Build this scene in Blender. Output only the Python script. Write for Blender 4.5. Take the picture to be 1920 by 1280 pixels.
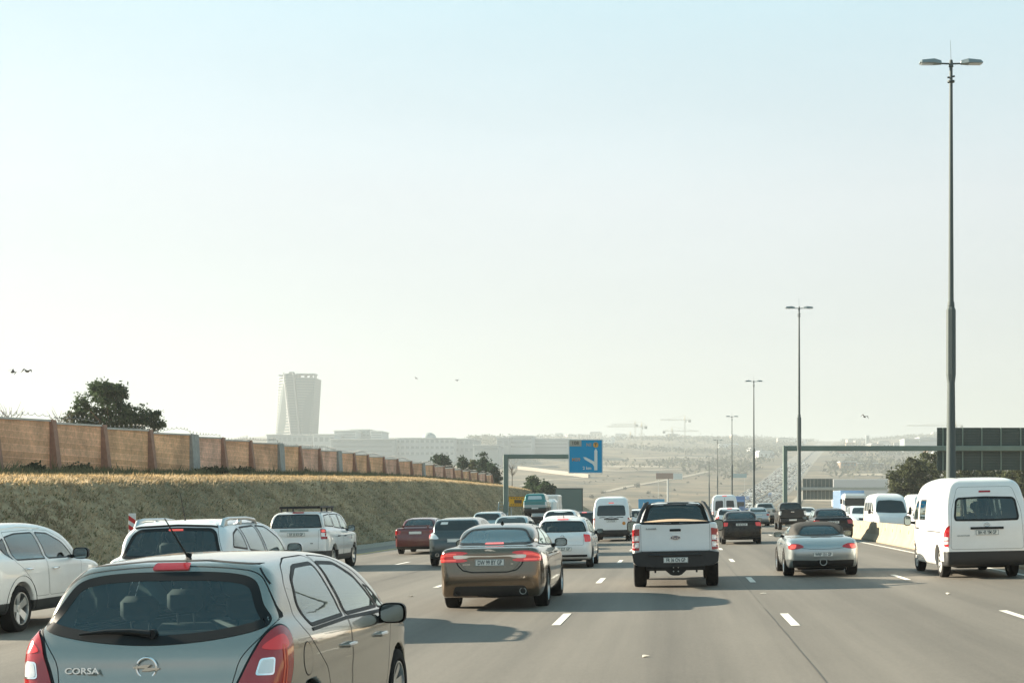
import bpy, bmesh, math, random
import numpy as np
from mathutils import Vector, Matrix
from mathutils.geometry import delaunay_2d_cdt

for _o in list(bpy.data.objects):
    bpy.data.objects.remove(_o)
SC = bpy.context.scene
COL = SC.collection
rad = math.radians

# ------------------------------------------------------------------ camera
FPX, VPX, VPY, EYE = 2667.0, 1270.0, 946.0, 1.76      # focal length and road vanishing point in photo pixels
cd = bpy.data.cameras.new('camera')
cam = bpy.data.objects.new('camera', cd)
COL.objects.link(cam)
cam.location = (0, 0, EYE)
cam.rotation_euler = (rad(90), 0, 0)
cd.sensor_fit = 'HORIZONTAL'
cd.sensor_width = 36.0
cd.lens = 36.0 * FPX / 1920.0
cd.shift_x = (960 - VPX) / 1920.0
cd.shift_y = (VPY - 640) / 1920.0
cd.clip_start = 0.1
cd.clip_end = 20000
SC.camera = cam

# ------------------------------------------------------------------ sky, sun, exposure
SUN_DIR = Vector((-1.0, 0.30, 0.372)).normalized()        # towards the sun
SUN_EL = math.asin(SUN_DIR.z)
SUN_AZ = math.atan2(SUN_DIR.x, SUN_DIR.y)                 # clockwise from +Y
world = bpy.data.worlds.new('World')
SC.world = world
world.use_nodes = True
wn, wl = world.node_tree.nodes, world.node_tree.links
wn.clear()
w_out = wn.new('ShaderNodeOutputWorld')
w_bg = wn.new('ShaderNodeBackground')
w_sky = wn.new('ShaderNodeTexSky')
w_sky.sky_type = 'NISHITA'
w_sky.sun_disc = False
w_sky.sun_elevation = SUN_EL
w_sky.sun_rotation = SUN_AZ
w_sky.altitude = 1400
w_sky.air_density = 1.0
w_sky.dust_density = 1.2
w_sky.ozone_density = 1.2
w_hsv = wn.new('ShaderNodeHueSaturation')
w_hsv.inputs['Saturation'].default_value = 0.8
# thin high haze veils the clear sky all round with an even pale light
w_veil = wn.new('ShaderNodeMix')
w_veil.data_type = 'RGBA'
w_veil.inputs[0].default_value = 0.845
w_tc = wn.new('ShaderNodeTexCoord')
w_sep = wn.new('ShaderNodeSeparateXYZ')
w_ramp = wn.new('ShaderNodeValToRGB')           # dusty cream at the horizon, pale cyan overhead
w_ramp.color_ramp.elements[0].position = 0.0
w_ramp.color_ramp.elements[0].color = (0.235, 0.23, 0.20, 1)
w_ramp.color_ramp.elements[1].position = 1.0
w_ramp.color_ramp.elements[1].color = (0.10, 0.265, 0.335, 1)
for _p, _c in ((0.34, (0.365, 0.525, 0.575, 1)), (0.55, (0.20, 0.39, 0.46, 1))):
    w_ramp.color_ramp.elements.new(_p).color = _c
w_e = w_ramp.color_ramp.elements.new(0.10)
w_e.color = (0.395, 0.398, 0.378, 1)
w_e2 = w_ramp.color_ramp.elements.new(0.21)
w_e2.color = (0.46, 0.49, 0.50, 1)
w_mul = wn.new('ShaderNodeVectorMath')
w_mul.operation = 'SCALE'
w_mul.inputs['Scale'].default_value = 6.6
wl.new(w_tc.outputs['Generated'], w_sep.inputs[0])
wl.new(w_sep.outputs['Z'], w_ramp.inputs[0])
w_nz = wn.new('ShaderNodeTexNoise')              # barely visible streaks of high cloud
w_nz.inputs['Scale'].default_value = 2.2
w_nz.inputs['Detail'].default_value = 5
w_map = wn.new('ShaderNodeMapping')
w_map.inputs['Scale'].default_value = (1, 1, 4.5)
w_map.inputs['Rotation'].default_value = (0.15, 0.25, 0)
wl.new(w_tc.outputs['Generated'], w_map.inputs[0])
wl.new(w_map.outputs[0], w_nz.inputs['Vector'])
w_rng = wn.new('ShaderNodeMapRange')
w_rng.inputs[1].default_value = 0.35
w_rng.inputs[2].default_value = 0.7
w_rng.inputs[3].default_value = 6.35
w_rng.inputs[4].default_value = 6.95
wl.new(w_nz.outputs[0], w_rng.inputs[0])
wl.new(w_rng.outputs[0], w_mul.inputs['Scale'])
wl.new(w_ramp.outputs[0], w_mul.inputs[0])
wl.new(w_mul.outputs[0], w_veil.inputs[7])
w_bg.inputs['Strength'].default_value = 0.06
wl.new(w_sky.outputs[0], w_hsv.inputs['Color'])
wl.new(w_hsv.outputs[0], w_veil.inputs[6])
wl.new(w_veil.outputs[2], w_bg.inputs['Color'])
wl.new(w_bg.outputs[0], w_out.inputs['Surface'])

sd = bpy.data.lights.new('sun', 'SUN')
sd.energy = 5.0
sd.angle = rad(0.55)
sd.color = (1.0, 0.88, 0.70)
sun = bpy.data.objects.new('sun', sd)
COL.objects.link(sun)
sun.location = (-60, 20, 60)
sun.rotation_euler = (-SUN_DIR).to_track_quat('-Z', 'Y').to_euler()

vs = SC.view_settings
SC.display_settings.display_device = 'sRGB'
vs.view_transform = 'Standard'
vs.look = 'None'
vs.gamma = 1.0
vs.use_curve_mapping = False
vs.exposure = 2.04
cy = SC.cycles
cy.use_denoising = True
cy.volume_bounces = 1
cy.max_bounces = 8
cy.transparent_max_bounces = 16
cy.sample_clamp_indirect = 6.0
cy.caustics_reflective = False
cy.caustics_refractive = False

# ------------------------------------------------------------------ materials
def rgb(r, g, b):
    f = lambda c: (c / 12.92 if c <= 0.04045 else ((c + 0.055) / 1.055) ** 2.4)
    return (f(r / 255), f(g / 255), f(b / 255), 1)


MATS = {}


def mat(name, color=(0.5, 0.5, 0.5), rough=0.6, metal=0.0, coat=0.0, emit=None, emit_s=0.0, noise=0.0, nscale=6.0,
        bump=0.0, bscale=40.0, spec=0.5, inside=None, ior=None, coords='Object', dust=0.0):
    if name in MATS:
        return MATS[name]
    m = bpy.data.materials.new(name)
    m.use_nodes = True
    n, l = m.node_tree.nodes, m.node_tree.links
    p = n['Principled BSDF']
    c = tuple(color[:3]) + (1,)
    p.inputs['Base Color'].default_value = c
    p.inputs['Roughness'].default_value = rough
    p.inputs['Metallic'].default_value = metal
    p.inputs['Coat Weight'].default_value = coat
    p.inputs['Coat Roughness'].default_value = 0.04
    p.inputs['Specular IOR Level'].default_value = spec
    if ior:
        p.inputs['IOR'].default_value = ior
    if emit:
        p.inputs['Emission Color'].default_value = tuple(emit[:3]) + (1,)
        p.inputs['Emission Strength'].default_value = emit_s
    tc = n.new('ShaderNodeTexCoord')
    src = None
    if noise > 0:
        t = n.new('ShaderNodeTexNoise')
        t.inputs['Scale'].default_value = nscale
        t.inputs['Detail'].default_value = 6
        t.inputs['Roughness'].default_value = 0.65
        l.new(tc.outputs[coords], t.inputs['Vector'])
        r = n.new('ShaderNodeMapRange')
        r.inputs[1].default_value = 0.3
        r.inputs[2].default_value = 0.7
        r.inputs[3].default_value = 1 - noise
        r.inputs[4].default_value = 1 + noise
        l.new(t.outputs[0], r.inputs[0])
        mx = n.new('ShaderNodeMix')
        mx.data_type = 'RGBA'
        mx.blend_type = 'MULTIPLY'
        mx.inputs[0].default_value = 1
        mx.inputs[6].default_value = c
        l.new(r.outputs[0], mx.inputs[7])
        l.new(mx.outputs[2], p.inputs['Base Color'])
        src = mx.outputs[2]
        if dust > 0:                                   # road dirt on the lower panels
            sp = n.new('ShaderNodeSeparateXYZ')
            l.new(tc.outputs[coords], sp.inputs[0])
            t3 = n.new('ShaderNodeTexNoise')
            t3.inputs['Scale'].default_value = 1.6
            t3.inputs['Detail'].default_value = 4
            t3.inputs['Roughness'].default_value = .55
            l.new(tc.outputs[coords], t3.inputs['Vector'])
            zr = n.new('ShaderNodeMapRange')
            zr.inputs[1].default_value, zr.inputs[2].default_value, zr.inputs[3].default_value, zr.inputs[4].default_value = .2, 1.05, 1.0, .12
            l.new(sp.outputs['Z'], zr.inputs[0])
            nr = n.new('ShaderNodeMapRange')
            nr.inputs[1].default_value, nr.inputs[2].default_value, nr.inputs[3].default_value, nr.inputs[4].default_value = .38, .68, .15, 1.0
            l.new(t3.outputs[0], nr.inputs[0])
            ml = n.new('ShaderNodeMath')
            ml.operation = 'MULTIPLY'
            l.new(zr.outputs[0], ml.inputs[0])
            l.new(nr.outputs[0], ml.inputs[1])
            m2 = n.new('ShaderNodeMath')
            m2.operation = 'MULTIPLY'
            m2.inputs[1].default_value = dust
            l.new(ml.outputs[0], m2.inputs[0])
            dx = n.new('ShaderNodeMix')
            dx.data_type = 'RGBA'
            dx.inputs[7].default_value = (.26, .21, .15, 1)
            l.new(m2.outputs[0], dx.inputs[0])
            l.new(src, dx.inputs[6])
            l.new(dx.outputs[2], p.inputs['Base Color'])
            src = dx.outputs[2]
            rr = n.new('ShaderNodeMath')
            rr.operation = 'MULTIPLY_ADD'
            rr.inputs[1].default_value = .35
            rr.inputs[2].default_value = rough
            l.new(m2.outputs[0], rr.inputs[0])
            l.new(rr.outputs[0], p.inputs['Roughness'])
    if inside is not None:
        g = n.new('ShaderNodeNewGeometry')
        mx = n.new('ShaderNodeMix')
        mx.data_type = 'RGBA'
        mx.inputs[6].default_value = c
        mx.inputs[7].default_value = tuple(inside[:3]) + (1,)
        if src:
            l.new(src, mx.inputs[6])
        l.new(g.outputs['Backfacing'], mx.inputs[0])
        l.new(mx.outputs[2], p.inputs['Base Color'])
        inv = n.new('ShaderNodeMath')
        inv.operation = 'MULTIPLY_ADD'
        inv.inputs[1].default_value = -coat
        inv.inputs[2].default_value = coat
        l.new(g.outputs['Backfacing'], inv.inputs[0])
        l.new(inv.outputs[0], p.inputs['Coat Weight'])
        mm = n.new('ShaderNodeMath')
        mm.operation = 'MULTIPLY_ADD'
        mm.inputs[1].default_value = -metal
        mm.inputs[2].default_value = metal
        l.new(g.outputs['Backfacing'], mm.inputs[0])
        l.new(mm.outputs[0], p.inputs['Metallic'])
    if bump > 0:
        t = n.new('ShaderNodeTexNoise')
        t.inputs['Scale'].default_value = bscale
        t.inputs['Detail'].default_value = 5
        l.new(tc.outputs[coords], t.inputs['Vector'])
        b = n.new('ShaderNodeBump')
        b.inputs['Strength'].default_value = bump
        b.inputs['Distance'].default_value = 0.05
        l.new(t.outputs[0], b.inputs['Height'])
        l.new(b.outputs[0], p.inputs['Normal'])
    MATS[name] = m
    return m


def glass_mat(name, tint, boost=1.0, rough=0.02):
    m = bpy.data.materials.new(name)
    m.use_nodes = True
    n, l = m.node_tree.nodes, m.node_tree.links
    n.clear()
    o = n.new('ShaderNodeOutputMaterial')
    tr = n.new('ShaderNodeBsdfTransparent')
    tr.inputs[0].default_value = tuple(tint) + (1,)
    gl = n.new('ShaderNodeBsdfGlossy')
    gl.inputs['Roughness'].default_value = rough
    gl.inputs[0].default_value = (0.90, 1, 1, 1)
    fr = n.new('ShaderNodeFresnel')
    fr.inputs[0].default_value = 1.5
    geo = n.new('ShaderNodeNewGeometry')
    fm = n.new('ShaderNodeMath')
    fm.operation = 'MULTIPLY'
    fm.inputs[1].default_value = boost
    fm.use_clamp = True
    l.new(fr.outputs[0], fm.inputs[0])
    mx = n.new('ShaderNodeMixShader')
    l.new(fm.outputs[0], mx.inputs[0])
    l.new(tr.outputs[0], mx.inputs[1])
    l.new(gl.outputs[0], mx.inputs[2])
    l.new(mx.outputs[0], o.inputs[0])
    MATS[name] = m
    return m


G_CLEAR = glass_mat('glass_clear', (0.80, 0.86, 0.85), 2.0)
G_TINT = glass_mat('glass_tint', (0.62, 0.72, 0.71), 2.1)
G_DARK = mat('glass_far', (0.018, 0.026, 0.027), 0.06, spec=0.7)
M_BLACK = mat('black_plastic', (0.010, 0.012, 0.013), 0.5, spec=.25)
M_TRIM = mat('dark_trim', (0.020, 0.023, 0.024), 0.6, noise=0.15, spec=.3)
M_RUBBER = mat('tyre_rubber', (0.012, 0.012, 0.012), 0.85, spec=.2, noise=0.25, nscale=9)
M_RIM = mat('alloy', (0.62, 0.63, 0.62), 0.3, 0.85)
M_STEELRIM = mat('steel_rim', (0.5, 0.5, 0.48), 0.5, 0.3)
M_CHROME = mat('chrome', (0.85, 0.86, 0.86), 0.12, 1.0)
M_LAMP = mat('red_lens', (0.32, 0.008, 0.012), 0.12, coat=1.0, emit=(0.8, 0.02, 0.02), emit_s=0.006)
M_LAMPLIT = mat('red_lens_lit', (0.55, 0.02, 0.02), 0.12, coat=1.0, emit=(1.0, 0.06, 0.06), emit_s=0.035)
M_BRAKE = mat('brake_lit', (0.6, 0.05, 0.04), 0.2, coat=0.6, emit=(1.0, 0.16, 0.12), emit_s=0.16)
M_LENS = mat('clear_lens', (0.72, 0.74, 0.73), 0.12, coat=1.0, metal=0.35)
M_AMBER = mat('amber_lens', (0.6, 0.22, 0.03), 0.15, coat=1.0)
M_PLATE = mat('plate_white', (0.74, 0.75, 0.72), 0.4)
M_PLATETXT = mat('plate_ink', (0.02, 0.06, 0.07), 0.5)
M_SEAT = mat('seat_cloth', (0.014, 0.016, 0.017), 0.85, noise=0.2)
M_GAP = mat('seam_dark', (0.008, 0.009, 0.009), 0.8)
M_STEEL = mat('galvanised', (0.36, 0.39, 0.38), 0.5, 0.25, noise=0.08, nscale=2)
M_INTERIOR = (0.025, 0.028, 0.028)


def paint(name, color, metal=0.0, rough=0.35, coat=1.0, spec=.5):
    return mat('paint_' + name, color, rough, metal, coat, spec=spec, dust=(.30 if metal < .3 else .14), noise=0.035, nscale=3.0, inside=M_INTERIOR)


# ------------------------------------------------------------------ mesh helpers
def link(ob, parent=None):
    COL.objects.link(ob)
    if parent is not None:
        ob.parent = parent
    return ob


def np_mesh(name, V, F, mats=None, parent=None, smooth=False, fm=None, normals=None, ob=True):
    """V (N,3), F list of arrays/lists of faces (any sizes)."""
    me = bpy.data.meshes.new(name)
    V = np.asarray(V, dtype=np.float32).reshape(-1, 3)
    if isinstance(F, np.ndarray):
        k = F.shape[1]
        n = F.shape[0]
        me.vertices.add(len(V))
        me.vertices.foreach_set('co', V.ravel())
        me.loops.add(n * k)
        me.loops.foreach_set('vertex_index', F.astype(np.int32).ravel())
        me.polygons.add(n)
        me.polygons.foreach_set('loop_start', np.arange(0, n * k, k, dtype=np.int32))
        me.update(calc_edges=True)
        me.validate()
    else:
        me.from_pydata(V.tolist(), [], [list(map(int, f)) for f in F])
        me.update()
    if mats is not None:
        for m in (mats if isinstance(mats, (list, tuple)) else [mats]):
            me.materials.append(m)
    if fm is not None:
        me.polygons.foreach_set('material_index', np.asarray(fm, dtype=np.int32))
    if smooth:
        me.polygons.foreach_set('use_smooth', np.ones(len(me.polygons), dtype=bool))
    if normals is not None:
        me.normals_split_custom_set_from_vertices(normals.tolist())
    if not ob:
        return me
    return link(bpy.data.objects.new(name, me), parent)


class MB:
    """Collects primitive shapes into one mesh."""

    def __init__(self):
        self.V, self.F, self.M, self.n = [], [], [], 0

    def add(self, V, F, mi=0):
        V = np.asarray(V, dtype=float).reshape(-1, 3)
        self.V.append(V)
        for f in F:
            self.F.append([int(i) + self.n for i in f])
            self.M.append(mi)
        self.n += len(V)
        return self

    def box(self, c, s, mi=0, rz=0.0, taper=1.0, bev=0.0, rot=None):
        hx, hy, hz = s[0] / 2, s[1] / 2, s[2] / 2
        if bev > 0:
            b = min(bev, hx * .9, hy * .9, hz * .9)
            V, idx = [], {}
            for sx in (-1, 1):
                for sy in (-1, 1):
                    for sz in (-1, 1):
                        for a in range(3):
                            p = [sx * hx, sy * hy, sz * hz]
                            for k in range(3):
                                if k != a:
                                    p[k] -= (sx, sy, sz)[k] * b
                            idx[(sx, sy, sz, a)] = len(V)
                            V.append(p)
            F = []
            for a in range(3):
                u, v = [(1, 2), (2, 0), (0, 1)][a]
                for s_ in (-1, 1):
                    ring = []
                    for (su, sv) in ((-1, -1), (1, -1), (1, 1), (-1, 1)):
                        k = [0, 0, 0]
                        k[a], k[u], k[v] = s_, su, sv
                        ring.append(idx[tuple(k) + (a,)])
                    F.append(ring if s_ > 0 else ring[::-1])
            for a in range(3):
                u, v = [(1, 2), (2, 0), (0, 1)][a]
                for su in (-1, 1):
                    for sv in (-1, 1):
                        k0, k1 = [0, 0, 0], [0, 0, 0]
                        k0[u] = k1[u] = su
                        k0[v] = k1[v] = sv
                        k0[a], k1[a] = -1, 1
                        q = [idx[tuple(k0) + (u,)], idx[tuple(k1) + (u,)], idx[tuple(k1) + (v,)], idx[tuple(k0) + (v,)]]
                        F.append(q if su * sv < 0 else q[::-1])
            for sx in (-1, 1):
                for sy in (-1, 1):
                    for sz in (-1, 1):
                        t = [idx[(sx, sy, sz, 0)], idx[(sx, sy, sz, 1)], idx[(sx, sy, sz, 2)]]
                        F.append(t if sx * sy * sz > 0 else t[::-1])
        else:
            V = [(x * hx, y * hy, z * hz) for z in (-1, 1) for y in (-1, 1) for x in (-1, 1)]
            F = [(0, 2, 3, 1), (4, 5, 7, 6), (0, 1, 5, 4), (2, 6, 7, 3), (0, 4, 6, 2), (1, 3, 7, 5)]
        V = np.array(V, dtype=float)
        if taper != 1.0:
            t = (V[:, 2] / hz + 1) / 2
            V[:, :2] *= (1 + (taper - 1) * t)[:, None]
        if rot is not None:
            V = V @ np.array(rot).T
        if rz:
            ca, sa = math.cos(rz), math.sin(rz)
            V = np.stack([V[:, 0] * ca - V[:, 1] * sa, V[:, 0] * sa + V[:, 1] * ca, V[:, 2]], 1)
        return self.add(V + np.array(c, dtype=float), F, mi)

    def tube(self, pts, r, n=8, mi=0, cap=True):
        P = np.array(pts, dtype=float)
        R = np.broadcast_to(np.asarray(r, dtype=float), (len(P),))
        T = np.gradient(P, axis=0)
        T /= (np.linalg.norm(T, axis=1, keepdims=True) + 1e-9)
        ref = np.where(np.abs(T[:, 2:3]) > .9, np.array([[1.0, 0, 0]]), np.array([[0, 0, 1.0]]))
        A = np.cross(T, ref)
        A /= (np.linalg.norm(A, axis=1, keepdims=True) + 1e-9)
        B = np.cross(T, A)
        th = np.arange(n) * 2 * math.pi / n
        V = P[:, None] + R[:, None, None] * (np.cos(th)[None, :, None] * A[:, None] + np.sin(th)[None, :, None] * B[:, None])
        F = []
        for i in range(len(P) - 1):
            for j in range(n):
                k = (j + 1) % n
                F.append((i * n + j, i * n + k, (i + 1) * n + k, (i + 1) * n + j))
        if cap:
            F.append(tuple(range(n)))
            F.append(tuple(reversed(range((len(P) - 1) * n, len(P) * n))))
        return self.add(V.reshape(-1, 3), F, mi)

    def lathe(self, prof, n=24, mi=0, c=(0, 0, 0), axis='x', closed=False):
        """prof: (axial, radius)."""
        pr = np.array(prof, dtype=float)
        th = np.arange(n) * 2 * math.pi / n
        a = np.repeat(pr[:, 0][:, None], n, 1)
        u = pr[:, 1][:, None] * np.cos(th)[None]
        v = pr[:, 1][:, None] * np.sin(th)[None]
        V = {'x': (a, u, v), 'y': (v, a, u), 'z': (u, v, a)}[axis]
        V = np.stack(V, -1).reshape(-1, 3) + np.array(c)
        F = []
        m = len(pr)
        for i in range(m if closed else m - 1):
            i2 = (i + 1) % m
            for j in range(n):
                k = (j + 1) % n
                F.append((i * n + j, i2 * n + j, i2 * n + k, i * n + k))
        return self.add(V, F, mi)

    def prism(self, poly, y0, y1, plane='xz', mi=0):
        """Extrude a 2-D polygon; plane 'xz' extrudes along y, 'yz' along x, 'xy' along z."""
        P = np.array(poly, dtype=float)
        n = len(P)
        def lift(h):
            o = np.full(n, h)
            return np.stack({'xz': (P[:, 0], o, P[:, 1]), 'yz': (o, P[:, 0], P[:, 1]), 'xy': (P[:, 0], P[:, 1], o)}[plane], 1)
        V = np.concatenate([lift(y0), lift(y1)])
        F = [tuple(range(n)), tuple(reversed(range(n, 2 * n)))]
        for i in range(n):
            j = (i + 1) % n
            F.append((i, i + n, j + n, j))
        return self.add(V, F, mi)

    def build(self, name, mats, parent=None, smooth=False):
        ob = np_mesh(name, np.concatenate(self.V), self.F, mats, parent, smooth, self.M)
        bm = bmesh.new()
        bm.from_mesh(ob.data)
        bmesh.ops.recalc_face_normals(bm, faces=bm.faces)
        bm.to_mesh(ob.data)
        bm.free()
        if smooth:
            ob.data.polygons.foreach_set('use_smooth', np.ones(len(ob.data.polygons), dtype=bool))
            try:
                ob.data.set_sharp_from_angle(angle=rad(38))
            except Exception:
                pass
        return ob


def tag(o, label=None, cat=None, group=None, kind=None):
    if label:
        o['label'] = label
    if cat:
        o['category'] = cat
    if group:
        o['group'] = group
    if kind:
        o['kind'] = kind
    return o


def thing(name, label, cat, loc=(0, 0, 0), rot=(0, 0, 0), group=None):
    o = bpy.data.objects.new(name, None)
    o.empty_display_size = 0.3
    COL.objects.link(o)
    o.location = loc
    o.rotation_euler = rot
    return tag(o, label, cat, group)


KIDS = {}


def copy_tree(o, parent=None):
    c = o.copy()
    COL.objects.link(c)
    if parent is not None:
        c.parent = parent
    for ch in o.children:
        copy_tree(ch, c)
    return c


_txt_cache = {}


def text_mesh(s, size=1.0, extrude=0.003, bold=0.0, sx=1.0):
    key = (s, size, extrude, bold, sx)
    if key in _txt_cache:
        return _txt_cache[key]
    cu = bpy.data.curves.new('lettering', 'FONT')
    cu.body = s
    cu.size = size
    cu.extrude = extrude
    cu.offset = bold
    cu.align_x = 'CENTER'
    cu.align_y = 'CENTER'
    cu.resolution_u = 3
    ob = bpy.data.objects.new('lettering', cu)
    COL.objects.link(ob)
    dg = bpy.context.evaluated_depsgraph_get()
    me = bpy.data.meshes.new_from_object(ob.evaluated_get(dg))
    bpy.data.objects.remove(ob)
    bpy.data.curves.remove(cu)
    if sx != 1.0:
        for v in me.vertices:
            v.co.x *= sx
    _txt_cache[key] = me
    return me


def text(name, s, size, m, parent, loc, rot=(rad(90), 0, 0), extrude=0.003, bold=0.0, sx=1.0):
    me = text_mesh(s, size, extrude, bold, sx).copy()
    me.materials.clear()
    me.materials.append(m)
    o = link(bpy.data.objects.new(name, me), parent)
    o.location = loc
    o.rotation_euler = rot
    return o


def P3(px, py, Y):
    """Where photo pixel (px, py) lies at depth Y."""
    return ((px - VPX) * Y / FPX, Y, EYE - (py - VPY) * Y / FPX)


RNG = np.random.default_rng(7)

# ------------------------------------------------------------------ lie of the land
def lerp_tab(v, tab):
    return np.interp(v, [t[0] for t in tab], [t[1] for t in tab])


def road_c(Y):
    """Sideways drift of the road axis: straight at first, a bend to the right beyond."""
    Y = np.asarray(Y, dtype=float)
    a = 1e-4
    q = np.clip(Y - 350, 0, 620)
    return a * q * q + np.clip(Y - 970, 0, None) * 2 * a * 620


ROAD_H = [(-60, 0), (200, 0), (300, -.5), (400, -1.9), (500, -2.9), (620, -3.2), (760, -2.6), (900, -.6), (1000, 2.2), (1150, 8.5), (1300, 16), (1500, 28),
          (1750, 45), (2000, 62), (2500, 93), (3000, 121), (4000, 178), (5000, 226), (5600, 244), (6500, 252), (8000, 240)]


def road_h(Y):
    Y = np.asarray(Y, dtype=float)
    return (lerp_tab(Y - 40, ROAD_H) + lerp_tab(Y, ROAD_H) * 2 + lerp_tab(Y + 40, ROAD_H)) / 4


CREST_H = [(-40, 2.2), (0, 2.35), (45, 2.66), (72, 3.2), (98, 3.65), (122, 4.05), (174, 4.2), (230, 4.0), (300, 3.0), (360, .9), (420, 0)]
WALL_H = [(-40, 2.6), (40, 2.85), (63, 3.08), (106, 3.99), (137, 4.58), (180, 4.95), (230, 5.1), (300, 4.2), (380, 1.5), (450, 0.0)]
S_TOE, S_EDGE, S_CREST, S_WALL = -16.7, -20.9, -22.0, -30.0
S_L, S_R = -14.6, 27.0


def crossfall(s):
    return np.where(s < 8.75, 0.02 * np.clip(s, -15, 8.75), 0.175 - 0.02 * (np.clip(s, 8.75, 28) - 8.75))


def hillnoise(X, Y):
    return (np.sin(X * .004 + Y * .0011 + 1) * np.sin(Y * .0031 + X * .0013) * .5 + np.sin(X * .0113 + 2.1) * np.sin(Y * .0083 + .6) * .25
            + np.sin(X * .031 + Y * .009) * np.sin(Y * .023 - X * .011) * .1)


def ground_z(X, Y):
    X = np.asarray(X, dtype=float)
    Y = np.asarray(Y, dtype=float)
    s = X - road_c(Y)
    base = road_h(Y)
    z = base + crossfall(s)
    hc, hw = lerp_tab(Y, CREST_H), lerp_tab(Y, WALL_H)
    toe = 0.02 * S_TOE
    he = hc - .24 * np.clip(hc / 3, 0, 1)
    left = np.where(s > S_TOE, toe,
                    np.where(s > S_EDGE, toe + (he - toe) * np.clip((S_TOE - s) / (S_TOE - S_EDGE), 0, 1),
                    np.where(s > S_CREST, he + (hc - he) * np.clip((S_EDGE - s) / (S_EDGE - S_CREST), 0, 1),
                             hc + (hw - hc) * np.clip((S_CREST - s) / (S_CREST - S_WALL), 0, 1))))
    near = np.clip(1 - (Y - 330) / 150, 0, 1)
    far_l = np.clip((-s - 40) / 400, 0, 1)
    z = np.where(s < S_TOE, base + left - far_l * near * 0, z)
    rise = np.clip((s - 29) / 60, 0, 1)
    z = np.where(s > 29, base - .2 + rise * 2.5 * np.clip(1 - (Y - 200) / 500, 0, 1), z)
    amp = np.clip((Y - 500) / 1500, 0, 1) * np.clip((np.abs(s - 6) - 40) / 250, 0, 1)
    z = z + amp * hillnoise(X, Y) * (6 + Y * .006)
    # ground left of the road climbs earlier: the mall stands on that shoulder
    sh = np.clip((-s - 60) / 500, 0, 1) * np.clip((Y - 700) / 700, 0, 1) * np.clip(1 - (Y - 2400) / 1800, 0, 1)
    z = z + sh * 14
    return z if z.shape else float(z)


def road_tilt(X):
    return 0.02 if X < 8.75 else -0.02


def grid_sheet(name, S, Y, zoff, m, smooth=True):
    S, Y = np.asarray(S, dtype=float), np.asarray(Y, dtype=float)
    SS, YY = np.meshgrid(S, Y, indexing='ij')
    XX = SS + road_c(YY)
    ZZ = ground_z(XX, YY) + zoff
    V = np.stack([XX, YY, ZZ], -1).reshape(-1, 3)
    ns, ny = len(S), len(Y)
    i, j = np.meshgrid(np.arange(ns - 1), np.arange(ny - 1), indexing='ij')
    a = i * ny + j
    F = np.stack([a, a + ny, a + ny + 1, a + 1], -1).reshape(-1, 4)
    return np_mesh(name, V, F, m, None, smooth)


YROWS = np.concatenate([np.arange(-30, 300, 4), np.arange(300, 1000, 12), np.arange(1000, 3000, 40), np.arange(3000, 6800, 120)])


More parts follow.
